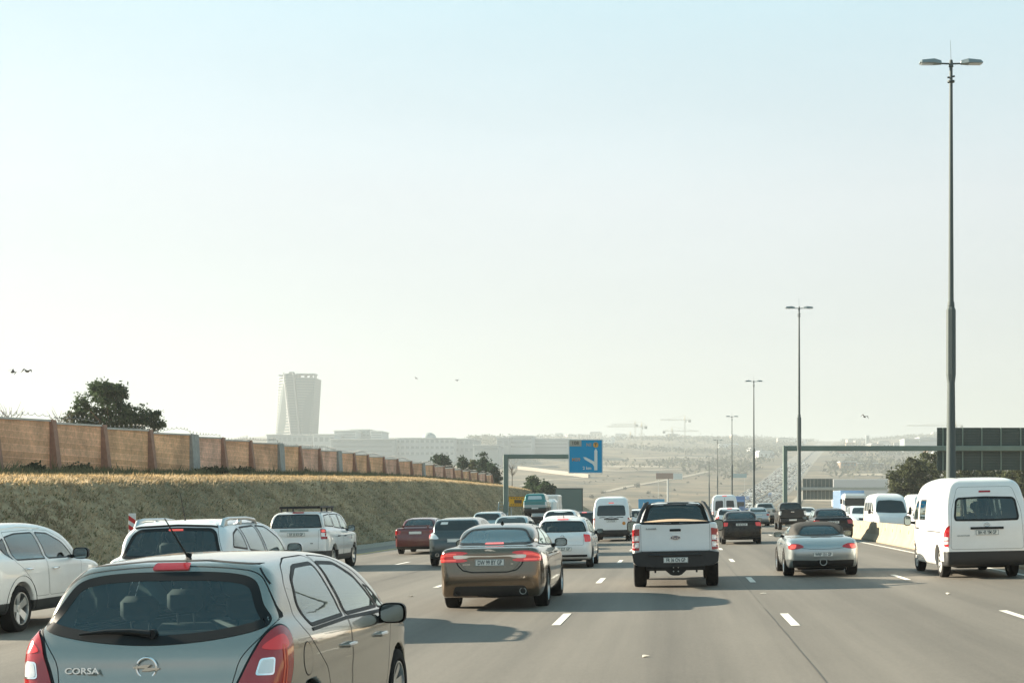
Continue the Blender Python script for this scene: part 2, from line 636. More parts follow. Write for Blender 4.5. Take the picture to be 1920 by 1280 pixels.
def ground_material():
    m = bpy.data.materials.new('dry_veld')
    m.use_nodes = True
    n, l = m.node_tree.nodes, m.node_tree.links
    p = n['Principled BSDF']
    p.inputs['Roughness'].default_value = 0.95
    p.inputs['Specular IOR Level'].default_value = 0.1
    tc = n.new('ShaderNodeTexCoord')

    def nz(scale, detail=6, rough=.6, vec=None):
        t = n.new('ShaderNodeTexNoise')
        t.inputs['Scale'].default_value = scale
        t.inputs['Detail'].default_value = detail
        t.inputs['Roughness'].default_value = rough
        l.new(vec or tc.outputs['Object'], t.inputs['Vector'])
        return t.outputs[0]

    def ramp(src, stops):
        r = n.new('ShaderNodeValToRGB')
        el = r.color_ramp.elements
        while len(el) < len(stops):
            el.new(0.5)
        for e, (pos, c) in zip(el, stops):
            e.position = pos
            e.color = c + (1,)
        l.new(src, r.inputs[0])
        return r.outputs[0]

    def mix(a, b, f, blend='MIX'):
        x = n.new('ShaderNodeMix')
        x.data_type = 'RGBA'
        x.blend_type = blend
        if isinstance(f, float):
            x.inputs[0].default_value = f
        else:
            l.new(f, x.inputs[0])
        l.new(a, x.inputs[6])
        l.new(b, x.inputs[7])
        return x.outputs[2]

    mp = n.new('ShaderNodeMapping')
    mp.inputs['Scale'].default_value = (.7, .8, 1)
    mp.inputs['Rotation'].default_value = (0, 0, .5)
    l.new(tc.outputs['Object'], mp.inputs[0])
    far = ramp(nz(.0065, 8, .62, mp.outputs[0]), [(.36, (.04, .042, .032)), (.44, (.12, .098, .066)), (.49, (.19, .15, .095)), (.54, (.06, .06, .045)), (.60, (.16, .13, .088)), (.68, (.30, .24, .16))])
    patch = ramp(nz(.017, 7, .68), [(.40, (.035, .038, .03)), (.49, (.11, .092, .064)), (.56, (.19, .15, .10)), (.66, (.27, .215, .145))])
    farc = mix(far, patch, .45)
    mp2 = n.new('ShaderNodeMapping')
    mp2.inputs['Scale'].default_value = (1.2, 1.6, .4)
    mp2.inputs['Rotation'].default_value = (.7, .25, 0)
    l.new(tc.outputs['Object'], mp2.inputs[0])
    near = ramp(nz(1.3, 9, .75, mp2.outputs[0]), [(.28, (.22, .175, .118)), (.5, (.35, .28, .19)), (.72, (.47, .385, .265))])
    blotch = ramp(nz(.16, 4, .6), [(.4, (.7, .72, .66)), (.6, (1.15, 1.1, 1.0))])
    near = mix(near, blotch, 1.0, 'MULTIPLY')
    sep = n.new('ShaderNodeSeparateXYZ')
    l.new(tc.outputs['Object'], sep.inputs[0])
    mr = n.new('ShaderNodeMapRange')
    mr.inputs[1].default_value = 250
    mr.inputs[2].default_value = 420
    l.new(sep.outputs['Y'], mr.inputs[0])
    c = mix(near, farc, mr.outputs[0])
    l.new(c, p.inputs['Base Color'])
    b = n.new('ShaderNodeBump')
    b.inputs['Strength'].default_value = .7
    b.inputs['Distance'].default_value = .12
    l.new(nz(3.0, 8, .7), b.inputs['Height'])
    l.new(b.outputs[0], p.inputs['Normal'])
    return m


def asphalt_material():
    m = bpy.data.materials.new('asphalt')
    m.use_nodes = True
    n, l = m.node_tree.nodes, m.node_tree.links
    p = n['Principled BSDF']
    p.inputs['Roughness'].default_value = .72
    p.inputs['Specular IOR Level'].default_value = .35
    tc = n.new('ShaderNodeTexCoord')
    sep = n.new('ShaderNodeSeparateXYZ')
    l.new(tc.outputs['Object'], sep.inputs[0])

    def math_(op, a, b=None, clamp=False):
        x = n.new('ShaderNodeMath')
        x.operation = op
        x.use_clamp = clamp
        for i, v in enumerate((a, b)):
            if v is None:
                continue
            if isinstance(v, (int, float)):
                x.inputs[i].default_value = v
            else:
                l.new(v, x.inputs[i])
        return x.outputs[0]

    def nz(scale, detail=4, rough=.6, sy=1.0):
        mp = n.new('ShaderNodeMapping')
        mp.inputs['Scale'].default_value = (1, sy, 1)
        l.new(tc.outputs['Object'], mp.inputs[0])
        t = n.new('ShaderNodeTexNoise')
        t.inputs['Scale'].default_value = scale
        t.inputs['Detail'].default_value = detail
        t.inputs['Roughness'].default_value = rough
        l.new(mp.outputs[0], t.inputs['Vector'])
        return t.outputs[0]

    big = nz(.22, 5, .6, .35)
    streak = nz(1.5, 5, .65, .02)
    grain = nz(90, 2, .8)
    spots = nz(22, 4, .85)
    # worn wheel paths and the oil band down the middle of each lane
    lane = math_('MULTIPLY', sep.outputs['X'], 2 * math.pi / 3.55)
    lane = math_('ADD', lane, 0.1)
    oil = math_('COSINE', lane)
    oil2 = math_('COSINE', math_('MULTIPLY', lane, 2.0))
    v = math_('MULTIPLY', oil, -.085)
    v = math_('ADD', v, math_('MULTIPLY', oil2, -.06))
    v = math_('ADD', v, math_('MULTIPLY', math_('SUBTRACT', big, .5), .60))
    v = math_('ADD', v, math_('MULTIPLY', math_('SUBTRACT', streak, .5), .85))
    v = math_('ADD', v, math_('MULTIPLY', math_('SUBTRACT', grain, .5), .85))
    v = math_('ADD', v, math_('MULTIPLY', math_('SUBTRACT', spots, .5), .75))
    v = math_('ADD', v, 1.0)
    mx = n.new('ShaderNodeMix')
    mx.data_type = 'RGBA'
    mx.blend_type = 'MULTIPLY'
    mx.inputs[0].default_value = 1
    mx.inputs[6].default_value = (.147, .133, .112, 1)
    l.new(v, mx.inputs[7])
    l.new(mx.outputs[2], p.inputs['Base Color'])
    b = n.new('ShaderNodeBump')
    b.inputs['Strength'].default_value = .35
    b.inputs['Distance'].default_value = .012
    l.new(grain, b.inputs['Height'])
    l.new(b.outputs[0], p.inputs['Normal'])
    return m


M_GROUND = ground_material()
M_ASPHALT = asphalt_material()
S_cols = np.concatenate([-np.geomspace(4000, 44, 46), [-38, -33, S_WALL, -26, -23.5, S_CREST, -21.3, S_EDGE, -19.6, -18.4, -17.4, S_TOE, -15.8, -15, -13, -9, -5.4, -1.8, 1.7,
                         5.1, 8.4, 8.75, 9.1, 14, 19, 24, 27, 29], np.geomspace(31, 4000, 48)])
tag(grid_sheet('ground', S_cols, YROWS, 0.0, M_GROUND), 'dry grass veld falling into a valley and rising to a far ridge', kind='structure')
S_road = [S_L, -12.9, -9, -5.4, -1.8, 1.7, 5.1, 8.3, 8.75, 9.2, 14, 19, 24, S_R]
tag(grid_sheet('road', S_road, YROWS[YROWS < 5600], 0.012, M_ASPHALT), 'worn grey asphalt of a many laned motorway', kind='structure')
# gravel edge between the asphalt and the bank
M_GRAVEL = mat('gravel', (.27, .24, .19), .95, noise=.35, nscale=14, bump=.6, bscale=30)
tag(grid_sheet('gravel_shoulder', [-16.3, -15.4, S_L + .1], YROWS[YROWS < 420], 0.008, M_GRAVEL), 'pale gravel strip along the foot of the grass bank', kind='structure')

M_WHITE = mat('road_paint', (.66, .64, .58), .7, noise=.25, nscale=9)
M_YELLOW = mat('road_paint_yellow', (.60, .44, .12), .7, noise=.25, nscale=9)


def line_strip(name, s, w, Y, m, z=0.018, gap=None):
    V, F = [], []
    spans = [(a, b) for a, b in zip(Y[:-1], Y[1:])] if gap is None else gap
    for a, b in spans:
        k = max(1, int((b - a) / 12))
        yy = np.linspace(a, b, k + 1)
        c = road_c(yy)
        for q in range(k):
            o = len(V)
            for (u, yv, cv) in ((s - w / 2, yy[q], c[q]), (s + w / 2, yy[q], c[q]), (s + w / 2, yy[q + 1], c[q + 1]), (s - w / 2, yy[q + 1], c[q + 1])):
                V.append((u + cv, yv, ground_z(u + cv, yv) + z))
            F.append((o, o + 1, o + 2, o + 3))
    return tag(np_mesh(name, V, F, m), kind='structure')


DASH0, DASHP, DASHL = 21.15, 11.3, 2.25
for s_, ph in ((-9.07, 3.2), (-5.43, .6), (-1.8, 1.05), (1.68, .15), (5.07, -.1)):
    sp = [(DASH0 + ph + k * DASHP - DASHL / 2, DASH0 + ph + k * DASHP + DASHL / 2) for k in range(-2, 150)]
    o = line_strip('lane_line', s_, .13, None, M_WHITE, gap=sp)
    o['label'] = 'broken white paint line between two motorway lanes'
for s_ in (14.0, 17.6, 21.2):
    sp = [(20 + k * DASHP, 20 + k * DASHP + DASHL) for k in range(-2, 150)]
    line_strip('lane_line', s_, .13, None, M_WHITE, gap=sp)['label'] = 'broken white paint line between two oncoming lanes'
yl = YROWS[(YROWS > -30) & (YROWS < 3500)]
line_strip('edge_line', -12.9, .16, yl, M_YELLOW)['label'] = 'yellow paint line along the left shoulder'
line_strip('edge_line', 7.85, .14, yl, M_WHITE)['label'] = 'solid white paint line beside the concrete barrier'
line_strip('edge_line', 10.0, .14, yl, M_WHITE)['label'] = 'solid white paint line on the oncoming side of the barrier'
line_strip('edge_line', 25.0, .16, yl, M_YELLOW)['label'] = 'yellow paint line along the far shoulder'

# tar sealed joints and cracks
M_TAR = mat('tar', (.075, .070, .061), .7)
rt = np.random.default_rng(5)
for s_, y0, y1, w_, amp in ((1.45, 12, 90, .022, .02), (-7.4, 20, 80, .03, .04)):
    yy = np.arange(y0, y1, .7)
    xx = s_ + amp * np.cumsum(rt.normal(0, .35, len(yy))) / np.sqrt(np.arange(1, len(yy) + 1)) + road_c(yy)
    ww = w_ * rt.uniform(.15, 1.0, len(yy)) * .4
    z_ = np.array([ground_z(a, b_) for a, b_ in zip(xx, yy)]) + .0165
    V = np.concatenate([np.stack([xx - ww, yy, z_], 1), np.stack([xx + ww, yy, z_], 1)])
    n_ = len(yy)
    o = np_mesh('tar_seam', V, [(i, n_ + i, n_ + i + 1, i + 1) for i in range(n_ - 1)], M_TAR)
    tag(o, 'thin dark tar seam running along the asphalt', kind='structure')

# ------------------------------------------------------------------ signed-distance car bodies
def spline(pts, n=6):
    """Closed Catmull-Rom through pts; a point with a third entry is a sharp corner."""
    P = [np.array(p[:2], dtype=float) for p in pts]
    S = [len(p) > 2 for p in pts]
    N = len(P)
    out = []
    for i in range(N):
        p1, p2 = P[i], P[(i + 1) % N]
        p0 = P[i - 1] if not S[i] else 2 * p1 - p2
        p3 = P[(i + 2) % N] if not S[(i + 1) % N] else 2 * p2 - p1
        d = np.linalg.norm(p2 - p1)
        # limit tangents so that long spans do not overshoot next to short ones
        m1 = (p2 - p0) / max(np.linalg.norm(p2 - p1) + np.linalg.norm(p1 - p0), 1e-6) * d
        m2 = (p3 - p1) / max(np.linalg.norm(p3 - p2) + np.linalg.norm(p2 - p1), 1e-6) * d
        for k in range(n):
            t = k / n
            h00, h10 = 2 * t ** 3 - 3 * t ** 2 + 1, t ** 3 - 2 * t ** 2 + t
            h01, h11 = -2 * t ** 3 + 3 * t ** 2, t ** 3 - t ** 2
            out.append(h00 * p1 + h10 * m1 + h01 * p2 + h11 * m2)
    return np.array(out)


def poly_sd(U, V, P):
    """Signed distance (negative inside) of points to polygon P."""
    sh = U.shape
    U, V = U.ravel(), V.ravel()
    best = np.full(U.shape, 1e9)
    ins = np.zeros(U.shape, dtype=bool)
    A, B = P, np.roll(P, -1, 0)
    for (ax, ay), (bx, by) in zip(A, B):
        ex, ey = bx - ax, by - ay
        L = ex * ex + ey * ey
        if L < 1e-12:
            continue
        t = np.clip(((U - ax) * ex + (V - ay) * ey) / L, 0, 1)
        d = (U - ax - t * ex) ** 2 + (V - ay - t * ey) ** 2
        np.minimum(best, d, out=best)
        if ay != by:
            c = ((ay > V) != (by > V)) & (U < ex * (V - ay) / (by - ay) + ax)
            ins ^= c
    d = np.sqrt(best)
    return np.where(ins, -d, d).reshape(sh)


class SD2:
    """2-D polygon distance stored on a grid, read back bilinearly."""

    def __init__(self, P, pad=0.45, h=0.014):
        P = np.asarray(P)
        self.lo = P.min(0) - pad
        hi = P.max(0) + pad
        self.h = h
        n = np.ceil((hi - self.lo) / h).astype(int) + 2
        u = self.lo[0] + np.arange(n[0]) * h
        v = self.lo[1] + np.arange(n[1]) * h
        self.g = poly_sd(*np.meshgrid(u, v, indexing='ij'), P)
        self.n = n

    def __call__(self, U, V):
        a = np.clip((U - self.lo[0]) / self.h, 0, self.n[0] - 1.001)
        b = np.clip((V - self.lo[1]) / self.h, 0, self.n[1] - 1.001)
        i, j = a.astype(int), b.astype(int)
        a, b = a - i, b - j
        g = self.g
        return (g[i, j] * (1 - a) + g[i + 1, j] * a) * (1 - b) + (g[i, j + 1] * (1 - a) + g[i + 1, j + 1] * a) * b


def smin(a, b, k):
    h = np.clip(0.5 + 0.5 * (b - a) / k, 0, 1)
    return b + (a - b) * h - k * h * (1 - h)


def smax(a, b, k):
    return -smin(-a, -b, k)


def surface_nets(D, org, h):
    S = D < 0
    nx, ny, nz = D.shape
    cnt = np.zeros((nx - 1, ny - 1, nz - 1), dtype=np.int8)
    for a in (0, 1):
        for b in (0, 1):
            for c in (0, 1):
                cnt += S[a:nx - 1 + a, b:ny - 1 + b, c:nz - 1 + c]
    act = (cnt > 0) & (cnt < 8)
    idx = np.full(act.shape, -1, dtype=np.int64)
    I = np.argwhere(act)
    idx[act] = np.arange(len(I))
    acc = np.zeros((len(I), 3))
    num = np.zeros(len(I))
    cor = [(a, b, c) for a in (0, 1) for b in (0, 1) for c in (0, 1)]
    val = {c: D[I[:, 0] + c[0], I[:, 1] + c[1], I[:, 2] + c[2]] for c in cor}
    for c in cor:
        for ax in range(3):
            if c[ax] == 0:
                c2 = list(c)
                c2[ax] = 1
                c2 = tuple(c2)
                v0, v1 = val[c], val[c2]
                m = (v0 < 0) != (v1 < 0)
                t = np.where(m, v0 / np.where(m, v0 - v1, 1), 0)
                p = np.array(c, dtype=float)[None] + np.zeros((len(I), 3))
                p[:, ax] += t
                acc += p * m[:, None]
                num += m
    V = (I + acc / num[:, None]) * h + np.array(org)
    Q = []
    for ax in range(3):
        u, v = (ax + 1) % 3, (ax + 2) % 3
        s0 = [slice(None)] * 3
        s1 = [slice(None)] * 3
        s0[ax], s1[ax] = slice(0, -1), slice(1, None)
        ch = S[tuple(s0)] != S[tuple(s1)]
        E = np.argwhere(ch)
        ok = (E[:, u] > 0) & (E[:, v] > 0) & (E[:, u] < D.shape[u] - 1) & (E[:, v] < D.shape[v] - 1)
        E = E[ok]
        inside_first = S[tuple(E.T)]
        def cell(du, dv):
            c = E.copy()
            c[:, u] -= du
            c[:, v] -= dv
            return idx[c[:, 0], c[:, 1], c[:, 2]]
        q = np.stack([cell(1, 1), cell(0, 1), cell(0, 0), cell(1, 0)], 1)
        q[~inside_first] = q[~inside_first][:, ::-1]
        Q.append(q)
    return V, np.concatenate(Q)


def offset_loop(P, d):
    """Move a closed 2-D loop inwards by d (works for either winding)."""
    area = 0.5 * np.sum(P[:, 0] * np.roll(P[:, 1], -1) - np.roll(P[:, 0], -1) * P[:, 1])
    s = 1 if area > 0 else -1
    a = P - np.roll(P, 1, 0)
    b = np.roll(P, -1, 0) - P
    na = np.stack([-a[:, 1], a[:, 0]], 1)
    nb = np.stack([-b[:, 1], b[:, 0]], 1)
    na /= np.linalg.norm(na, axis=1, keepdims=True) + 1e-9
    nb /= np.linalg.norm(nb, axis=1, keepdims=True) + 1e-9
    n = na + nb
    n /= np.linalg.norm(n, axis=1, keepdims=True) + 1e-9
    c = np.clip(np.sum(n * nb, 1, keepdims=True), 0.45, 1)
    return P + s * d * n / c


def resample(P, step, closed=True):
    Q = np.concatenate([P, P[:1]]) if closed else P
    out = []
    for a, b in zip(Q[:-1], Q[1:]):
        n = max(1, int(math.ceil(np.linalg.norm(b - a) / step)))
        for k in range(n):
            out.append(a + (b - a) * k / n)
    if not closed:
        out.append(Q[-1])
    return np.array(out)


def rounded(pts, r=0.03, n=4):
    """Round every corner of a polygon with radius about r."""
    P = np.array([p[:2] for p in pts], dtype=float)
    out = []
    for i in range(len(P)):
        a, b, c = P[i - 1], P[i], P[(i + 1) % len(P)]
        la, lc = np.linalg.norm(a - b), np.linalg.norm(c - b)
        q = min(r, la * .45, lc * .45)
        p0, p2 = b + (a - b) / la * q, b + (c - b) / lc * q
        for k in range(n + 1):
            t = k / n
            out.append((1 - t) ** 2 * p0 + 2 * t * (1 - t) * b + t * t * p2)
    return np.array(out)


class Car:
    def __init__(self, spec, h, name, label, cat, pos, mpaint, group=None, yaw=0.0, res_patch=None):
        self.s, self.h, self.m = spec, h, mpaint
        self.rp = res_patch or max(0.03, h * 1.6)
        X, Y = pos
        self.root = thing(name, label, cat, (X, Y, ground_z(X, Y) + 0.006), (0, -road_tilt(X) * math.cos(yaw), yaw), group)
        self.SL = SD2(spline(spec['lower']))
        plan = spec['plan']
        pl = spline([(-w, y) for y, w in plan] + [(w, y) for y, w in reversed(plan)], 4)
        self.PL = SD2(pl)
        sec = spec['sec']
        self.CL = SD2(spline([(-w, z) for z, w in sec] + [(w, z) for z, w in reversed(sec)], 4))
        self.gh = spec.get('gh') is not None
        if self.gh:
            self.SG = SD2(spline(spec['gh']))
            plan = spec['plan_gh']
            self.PG = SD2(spline([(-w, y) for y, w in plan] + [(w, y) for y, w in reversed(plan)], 4))
            sec = spec['sec_gh']
            self.CG = SD2(spline([(-w, z) for z, w in sec] + [(w, z) for z, w in reversed(sec)], 4))
        self.cuts = []
        self.splits = []

    # ---- the shape
    def lower_upper(self, x, y, z):
        k = self.s.get('k', 0.07)
        a = smax(smax(self.SL(y, z), self.PL(x, y), k), self.CL(x, z), k)
        b = None
        if self.gh:
            kg = self.s.get('kg', 0.07)
            b = smax(smax(self.SG(y, z), self.PG(x, y), kg), self.CG(x, z), kg)
        return a, b

    def f(self, x, y, z):
        a, b = self.lower_upper(x, y, z)
        d = a if b is None else smin(a, b, self.s.get('kb', 0.06))
        yr, yf, r, tr = self.s['wheels']
        ra = self.s.get('arch', r + 0.055)
        dep = self.s.get('arch_depth', 0.30)
        ax = np.abs(x)
        for yw in (yr, yf):
            cyl = np.sqrt((y - yw) ** 2 + (z - r) ** 2) - ra
            cyl = np.maximum(cyl, (tr + 0.12 - dep) - ax)
            d = smax(d, -cyl, 0.012)
        for op in self.s.get('ops', ()):
            d = op(x, y, z, d)
        return d

    def normal(self, P, e=0.006):
        g = np.stack([self.f(P[:, 0] + e, P[:, 1], P[:, 2]) - self.f(P[:, 0] - e, P[:, 1], P[:, 2]),
                      self.f(P[:, 0], P[:, 1] + e, P[:, 2]) - self.f(P[:, 0], P[:, 1] - e, P[:, 2]),
                      self.f(P[:, 0], P[:, 1], P[:, 2] + e) - self.f(P[:, 0], P[:, 1], P[:, 2] - e)], 1)
        return g / (np.linalg.norm(g, axis=1, keepdims=True) + 1e-9)

    # ---- projecting outlines on to it
    @staticmethod
    def axes(th):
        t = rad(th)
        return np.array([math.cos(t), math.sin(t), 0.0]), np.array([-math.sin(t), math.cos(t), 0.0])

    def project(self, UV, th, off, start=None):
        """Shoot horizontal rays (heading th: 0 = from behind, 90 = from the right) through (u, z)."""
        U, D = self.axes(th)
        UV = np.asarray(UV, dtype=float)
        L = self.s['L']
        base = UV[:, 0:1] * U[None] + np.stack([np.zeros(len(UV)), np.zeros(len(UV)), UV[:, 1]], 1)
        t0 = -6.5
        T = np.linspace(t0, t0 + 13, 300)
        hit = np.full(len(UV), np.nan)
        bt = np.full(len(UV), 0.0)
        bf = np.full(len(UV), 1e9)
        prev = None
        for t in T:
            p = base + D[None] * t
            v = self.f(p[:, 0], p[:, 1], p[:, 2])
            up = (v < bf) & np.isnan(hit)
            bf[up] = v[up]
            bt[up] = t
            if prev is not None:
                m = np.isnan(hit) & (v <= 0) & (prev > 0)
                hit[m] = t
            prev = v
            if not np.isnan(hit).any():
                break
        miss = np.isnan(hit)
        self.missed = miss
        lo = np.where(miss, bt, hit - (T[1] - T[0]))
        hi = np.where(miss, bt, hit)
        for _ in range(9):
            mid = (lo + hi) / 2
            p = base + D[None] * mid[:, None]
            v = self.f(p[:, 0], p[:, 1], p[:, 2])
            s_ = v > 0
            lo = np.where(s_, mid, lo)
            hi = np.where(s_, hi, mid)
        p = base + D[None] * hi[:, None]
        return p + self.normal(p) * off

    def _emit(self, name, V, F, m, mirror, parent, smooth=True, thick=0.0, loop=None):
        out = []
        Fm = [list(f) for f in F]
        V = np.asarray(V)
        if thick > 0 and loop is not None:
            n0 = len(V)
            inn = V[loop] - self.normal(V[loop]) * thick
            V = np.concatenate([V, inn])
            k = len(loop)
            for i in range(k):
                j = (i + 1) % k
                Fm.append([loop[i], n0 + i, n0 + j, loop[j]])
        for sgn in ((1, -1) if mirror else (1,)):
            W = V * np.array([sgn, 1, 1])
            FF = Fm if sgn > 0 else [f[::-1] for f in Fm]
            o = np_mesh(name, W, FF, m, parent or self.root, False)
            me = o.data
            if len(V):
                # orient outwards
                me.update()
                c = np.array([p.center[:] for p in me.polygons])
                nn = np.array([p.normal[:] for p in me.polygons])
                if np.sum(nn * self.normal(c)) < 0:
                    me.flip_normals()
            if smooth:
                me.polygons.foreach_set('use_smooth', np.ones(len(me.polygons), dtype=bool))
                try:
                    me.set_sharp_from_angle(angle=rad(40))
                except Exception:
                    pass
            out.append(o)
        return out

    def fill(self, loop2d, step):
        loop = resample(loop2d, step)
        lo, hi = loop.min(0), loop.max(0)
        gx, gy = np.meshgrid(np.arange(lo[0] + step / 2, hi[0], step), np.arange(lo[1] + step / 2, hi[1], step), indexing='ij')
        d = poly_sd(gx, gy, loop)
        inner = np.stack([gx[d < -step * .45], gy[d < -step * .45]], 1)
        pts = np.concatenate([loop, inner]) if len(inner) else loop
        n = len(loop)
        r = delaunay_2d_cdt([Vector(p) for p in pts], [], [list(range(n))], 1, 1e-5)
        return np.array([v[:] for v in r[0]]), [list(f) for f in r[2]], n

    def patch(self, name, m, th, poly, off=0.006, mirror=False, parent=None, thick=0.02, step=None):
        P = np.asarray(poly, dtype=float)
        V2, F, n = self.fill(P, step or self.rp)
        V = self.project(V2, th, off)
        return self._emit(name, V, F, m, mirror, parent, True, thick, list(range(n)))

    def ring(self, name, m, th, outer, inner, off=0.005, mirror=False, parent=None):
        n = len(outer)
        V = self.project(np.concatenate([outer, inner]), th, off)
        F = [[i, (i + 1) % n, n + (i + 1) % n, n + i] for i in range(n)]
        return self._emit(name, V, F, m, mirror, parent, True, 0.012, list(range(n)))

    def strip(self, name, m, th, pts, w, off=0.002, mirror=False, parent=None, closed=False, thick=0.0):
        P = resample(np.array(pts, dtype=float), self.rp, closed)
        T = np.gradient(P, axis=0) if not closed else np.roll(P, -1, 0) - np.roll(P, 1, 0)
        T /= np.linalg.norm(T, axis=1, keepdims=True) + 1e-9
        N = np.stack([-T[:, 1], T[:, 0]], 1)
        W = np.broadcast_to(np.asarray(w, dtype=float), (len(P),))[:, None] / 2
        n = len(P)
        V = self.project(np.concatenate([P + N * W, P - N * W]), th, off)
        F = [[i, (i + 1) % n, n + (i + 1) % n, n + i] for i in range(n if closed else n - 1)]
        ms = self.missed
        F = [f for f in F if not ms[f].any()]
        lp = list(range(n)) + list(range(2 * n - 1, n - 1, -1))
        return self._emit(name, V, F, m, mirror, parent, True, thick, lp if thick and not closed else None) if F else []

    def glass(self, name, th, poly, m=None, frame=0.035, mframe=None, mirror=False, cut=True, off=0.004, parent=None):
        """A window: dark border ring, pane, and (near cars) a real opening behind it."""
        P = resample(np.asarray(poly, dtype=float), self.rp)
        if cut:
            inner = offset_loop(P, frame)
            w = self._emit_win(name, th, P, inner, m or G_CLEAR, mframe or M_BLACK, mirror, off, parent)
            self.cuts.append((th, offset_loop(P, min(frame * .55, self.h * 0.9)), mirror))
            return w
        return self.patch(name, m or G_DARK, th, P, off, mirror, parent, 0.015)

    def _emit_win(self, name, th, outer, inner, mg, mf, mirror, off, parent):
        V2, F, n = self.fill(inner, self.rp * 1.2)
        V = self.project(V2, th, off - 0.002)
        panes = self._emit(name, V, F, mg, mirror, parent, True)
        k = len(outer)
        V = self.project(np.concatenate([outer, inner]), th, off)
        FF = [[i, (i + 1) % k, k + (i + 1) % k, k + i] for i in range(k)]
        for i, p in enumerate(panes):
            W = V * np.array([1 if i == 0 else -1, 1, 1])
            o = np_mesh('frame', W, FF, mf, p, True)
        return panes

    def split(self, name, th, poly, mirror=False, m=None):
        """Faces of the shell inside this outline become a part of their own, with a seam round it."""
        self.splits.append((name, th, np.asarray(poly, dtype=float), mirror, m))

    def region(self, th, poly, mirror, C, N):
        U, D = self.axes(th)
        outs = []
        for sgn in ((1, -1) if mirror else (1,)):
            c = C * np.array([sgn, 1, 1])
            n = N * np.array([sgn, 1, 1])
            u = c @ U
            facing = (n @ D) < -0.12
            outs.append((poly_sd(u, c[:, 2], poly) < 0) & facing)
        return outs

    # ---- the shell
    def shell(self, matfun=None, name='body'):
        s, h = self.s, self.h
        W = max(w for _, w in s['plan']) + 0.06
        zt = max(p[1] for p in s['lower'])
        if self.gh:
            zt = max(zt, max(p[1] for p in s['gh']))
        x = (np.arange(int(W / h) + 2) + 0.5) * h
        y = np.arange(-0.12, s['L'] + 0.15, h)
        z = np.arange(0.05, zt + 0.12, h)
        X, Y, Z = np.meshgrid(x, y, z, indexing='ij')
        D = self.f(X, Y, Z)
        D = np.concatenate([D[::-1], D], 0)
        V, Q = surface_nets(D, (-x[-1], y[0], z[0]), h)
        for _ in range(2):
            v = self.f(V[:, 0], V[:, 1], V[:, 2])
            V = V - self.normal(V) * np.clip(v, -h, h)[:, None] * 0.9
        N = self.normal(V)
        C = V[Q].mean(1)
        CN = N[Q].mean(1)
        keep = np.ones(len(Q), dtype=bool)
        for th, poly, mir in self.cuts:
            for r in self.region(th, poly, mir, C, CN):
                keep &= ~r
        part = np.zeros(len(Q), dtype=int)
        parts = [(name, self.m)]
        for nm, th, poly, mir, m in self.splits:
            for r in self.region(th, poly, mir, C, CN):
                r &= part == 0
                if r.sum() > 0:
                    parts.append((nm, m or self.m))
                    part[r] = len(parts) - 1
        if matfun is not None:
            for nm, m, r in matfun(C, CN, self):
                r = r & (part == 0)
                if r.sum():
                    parts.append((nm, m))
                    part[r] = len(parts) - 1
        # loose crumbs of a part go back to the shell
        for i in range(1, len(parts)):
            fi = np.where(keep & (part == i))[0]
            if not len(fi):
                continue
            q = Q[fi]
            lab = np.arange(len(V))
            while True:
                mn = lab[q].min(1)
                new = lab.copy()
                np.minimum.at(new, q.ravel(), np.repeat(mn, 4))
                new = new[new]
                if (new == lab).all():
                    break
                lab = new
            fl = lab[q[:, 0]]
            u_, c_ = np.unique(fl, return_counts=True)
            part[fi[~np.isin(fl, u_[c_ == c_.max()][:1])]] = 0
        objs = []
        for i, (nm, m) in enumerate(parts):
            q = Q[keep & (part == i)]
            if not len(q):
                continue
            used, inv = np.unique(q.ravel(), return_inverse=True)
            objs.append(np_mesh(nm, V[used], inv.reshape(-1, 4), m, self.root, True, normals=N[used]))
        for nm, th, poly, mir, m in self.splits:
            if self.h < 0.05 and nm != 'bumper':
                self.strip('seam', M_GAP, th, poly, 0.0055, 0.0012, mir, closed=True)
        return objs

    # ---- standard parts
    def wheels(self, rim=M_RIM, spokes=5, wdt=0.21, rimr=None, rimdepth=0.02):
        yr, yf, r, tr = self.s['wheels']
        rr = rimr or r * 0.66
        key = ('wheel', round(r, 3), rim.name, spokes, wdt, round(rr, 3), self.h > 0.045)
        if key not in KIDS:
            n = 40 if self.h < 0.045 else 20
            w = wdt / 2
            t = MB()
            t.lathe([(-w * .8, rr), (-w, rr + .02), (-w, r * .88), (-w * .86, r * .97), (-w * .5, r), (w * .5, r), (w * .86, r * .97),
                     (w, r * .88), (w, rr + .02), (w * .8, rr)], n)
            tyre = t.build('tyre', M_RUBBER, None, True)
            a = MB()
            a.lathe([(w * .8, rr), (w * .93, rr * .985), (w * .93, rr * .93), (w * .2, rr * .88), (-w * .8, rr * .88), (-w * .8, rr)], n)
            a.lathe([(w * .55, 0.001), (w * .62, rr * .1), (w * .58, rr * .22), (w * .3, rr * .24)], 16)
            for i in range(spokes):
                an = 2 * math.pi * i / spokes
                ca, sa = math.cos(an), math.sin(an)
                wa, wb = rr * (0.95 / spokes), rr * (1.25 / spokes)
                x0, x1 = w * .5, w * .82
                V = [(x0, -wa, rr * .12), (x0, wa, rr * .12), (x1, wb, rr * .93), (x1, -wb, rr * .93),
                     (x0 - .03, -wa, rr * .12), (x0 - .03, wa, rr * .12), (x1 - .03, wb, rr * .93), (x1 - .03, -wb, rr * .93)]
                V = [(x, yy * ca - zz * sa, yy * sa + zz * ca) for x, yy, zz in V]
                a.add(V, [(0, 1, 2, 3), (0, 4, 5, 1), (1, 5, 6, 2), (2, 6, 7, 3), (3, 7, 4, 0)])
            a.lathe([(w * .1, 0.001), (w * .1, rr * .9)], n, 1)
            wh = a.build('wheel', [rim, M_BLACK], None, True)
            tyre.parent = wh
            KIDS[key] = wh
            first = True
        else:
            first = False
        src = KIDS[key]
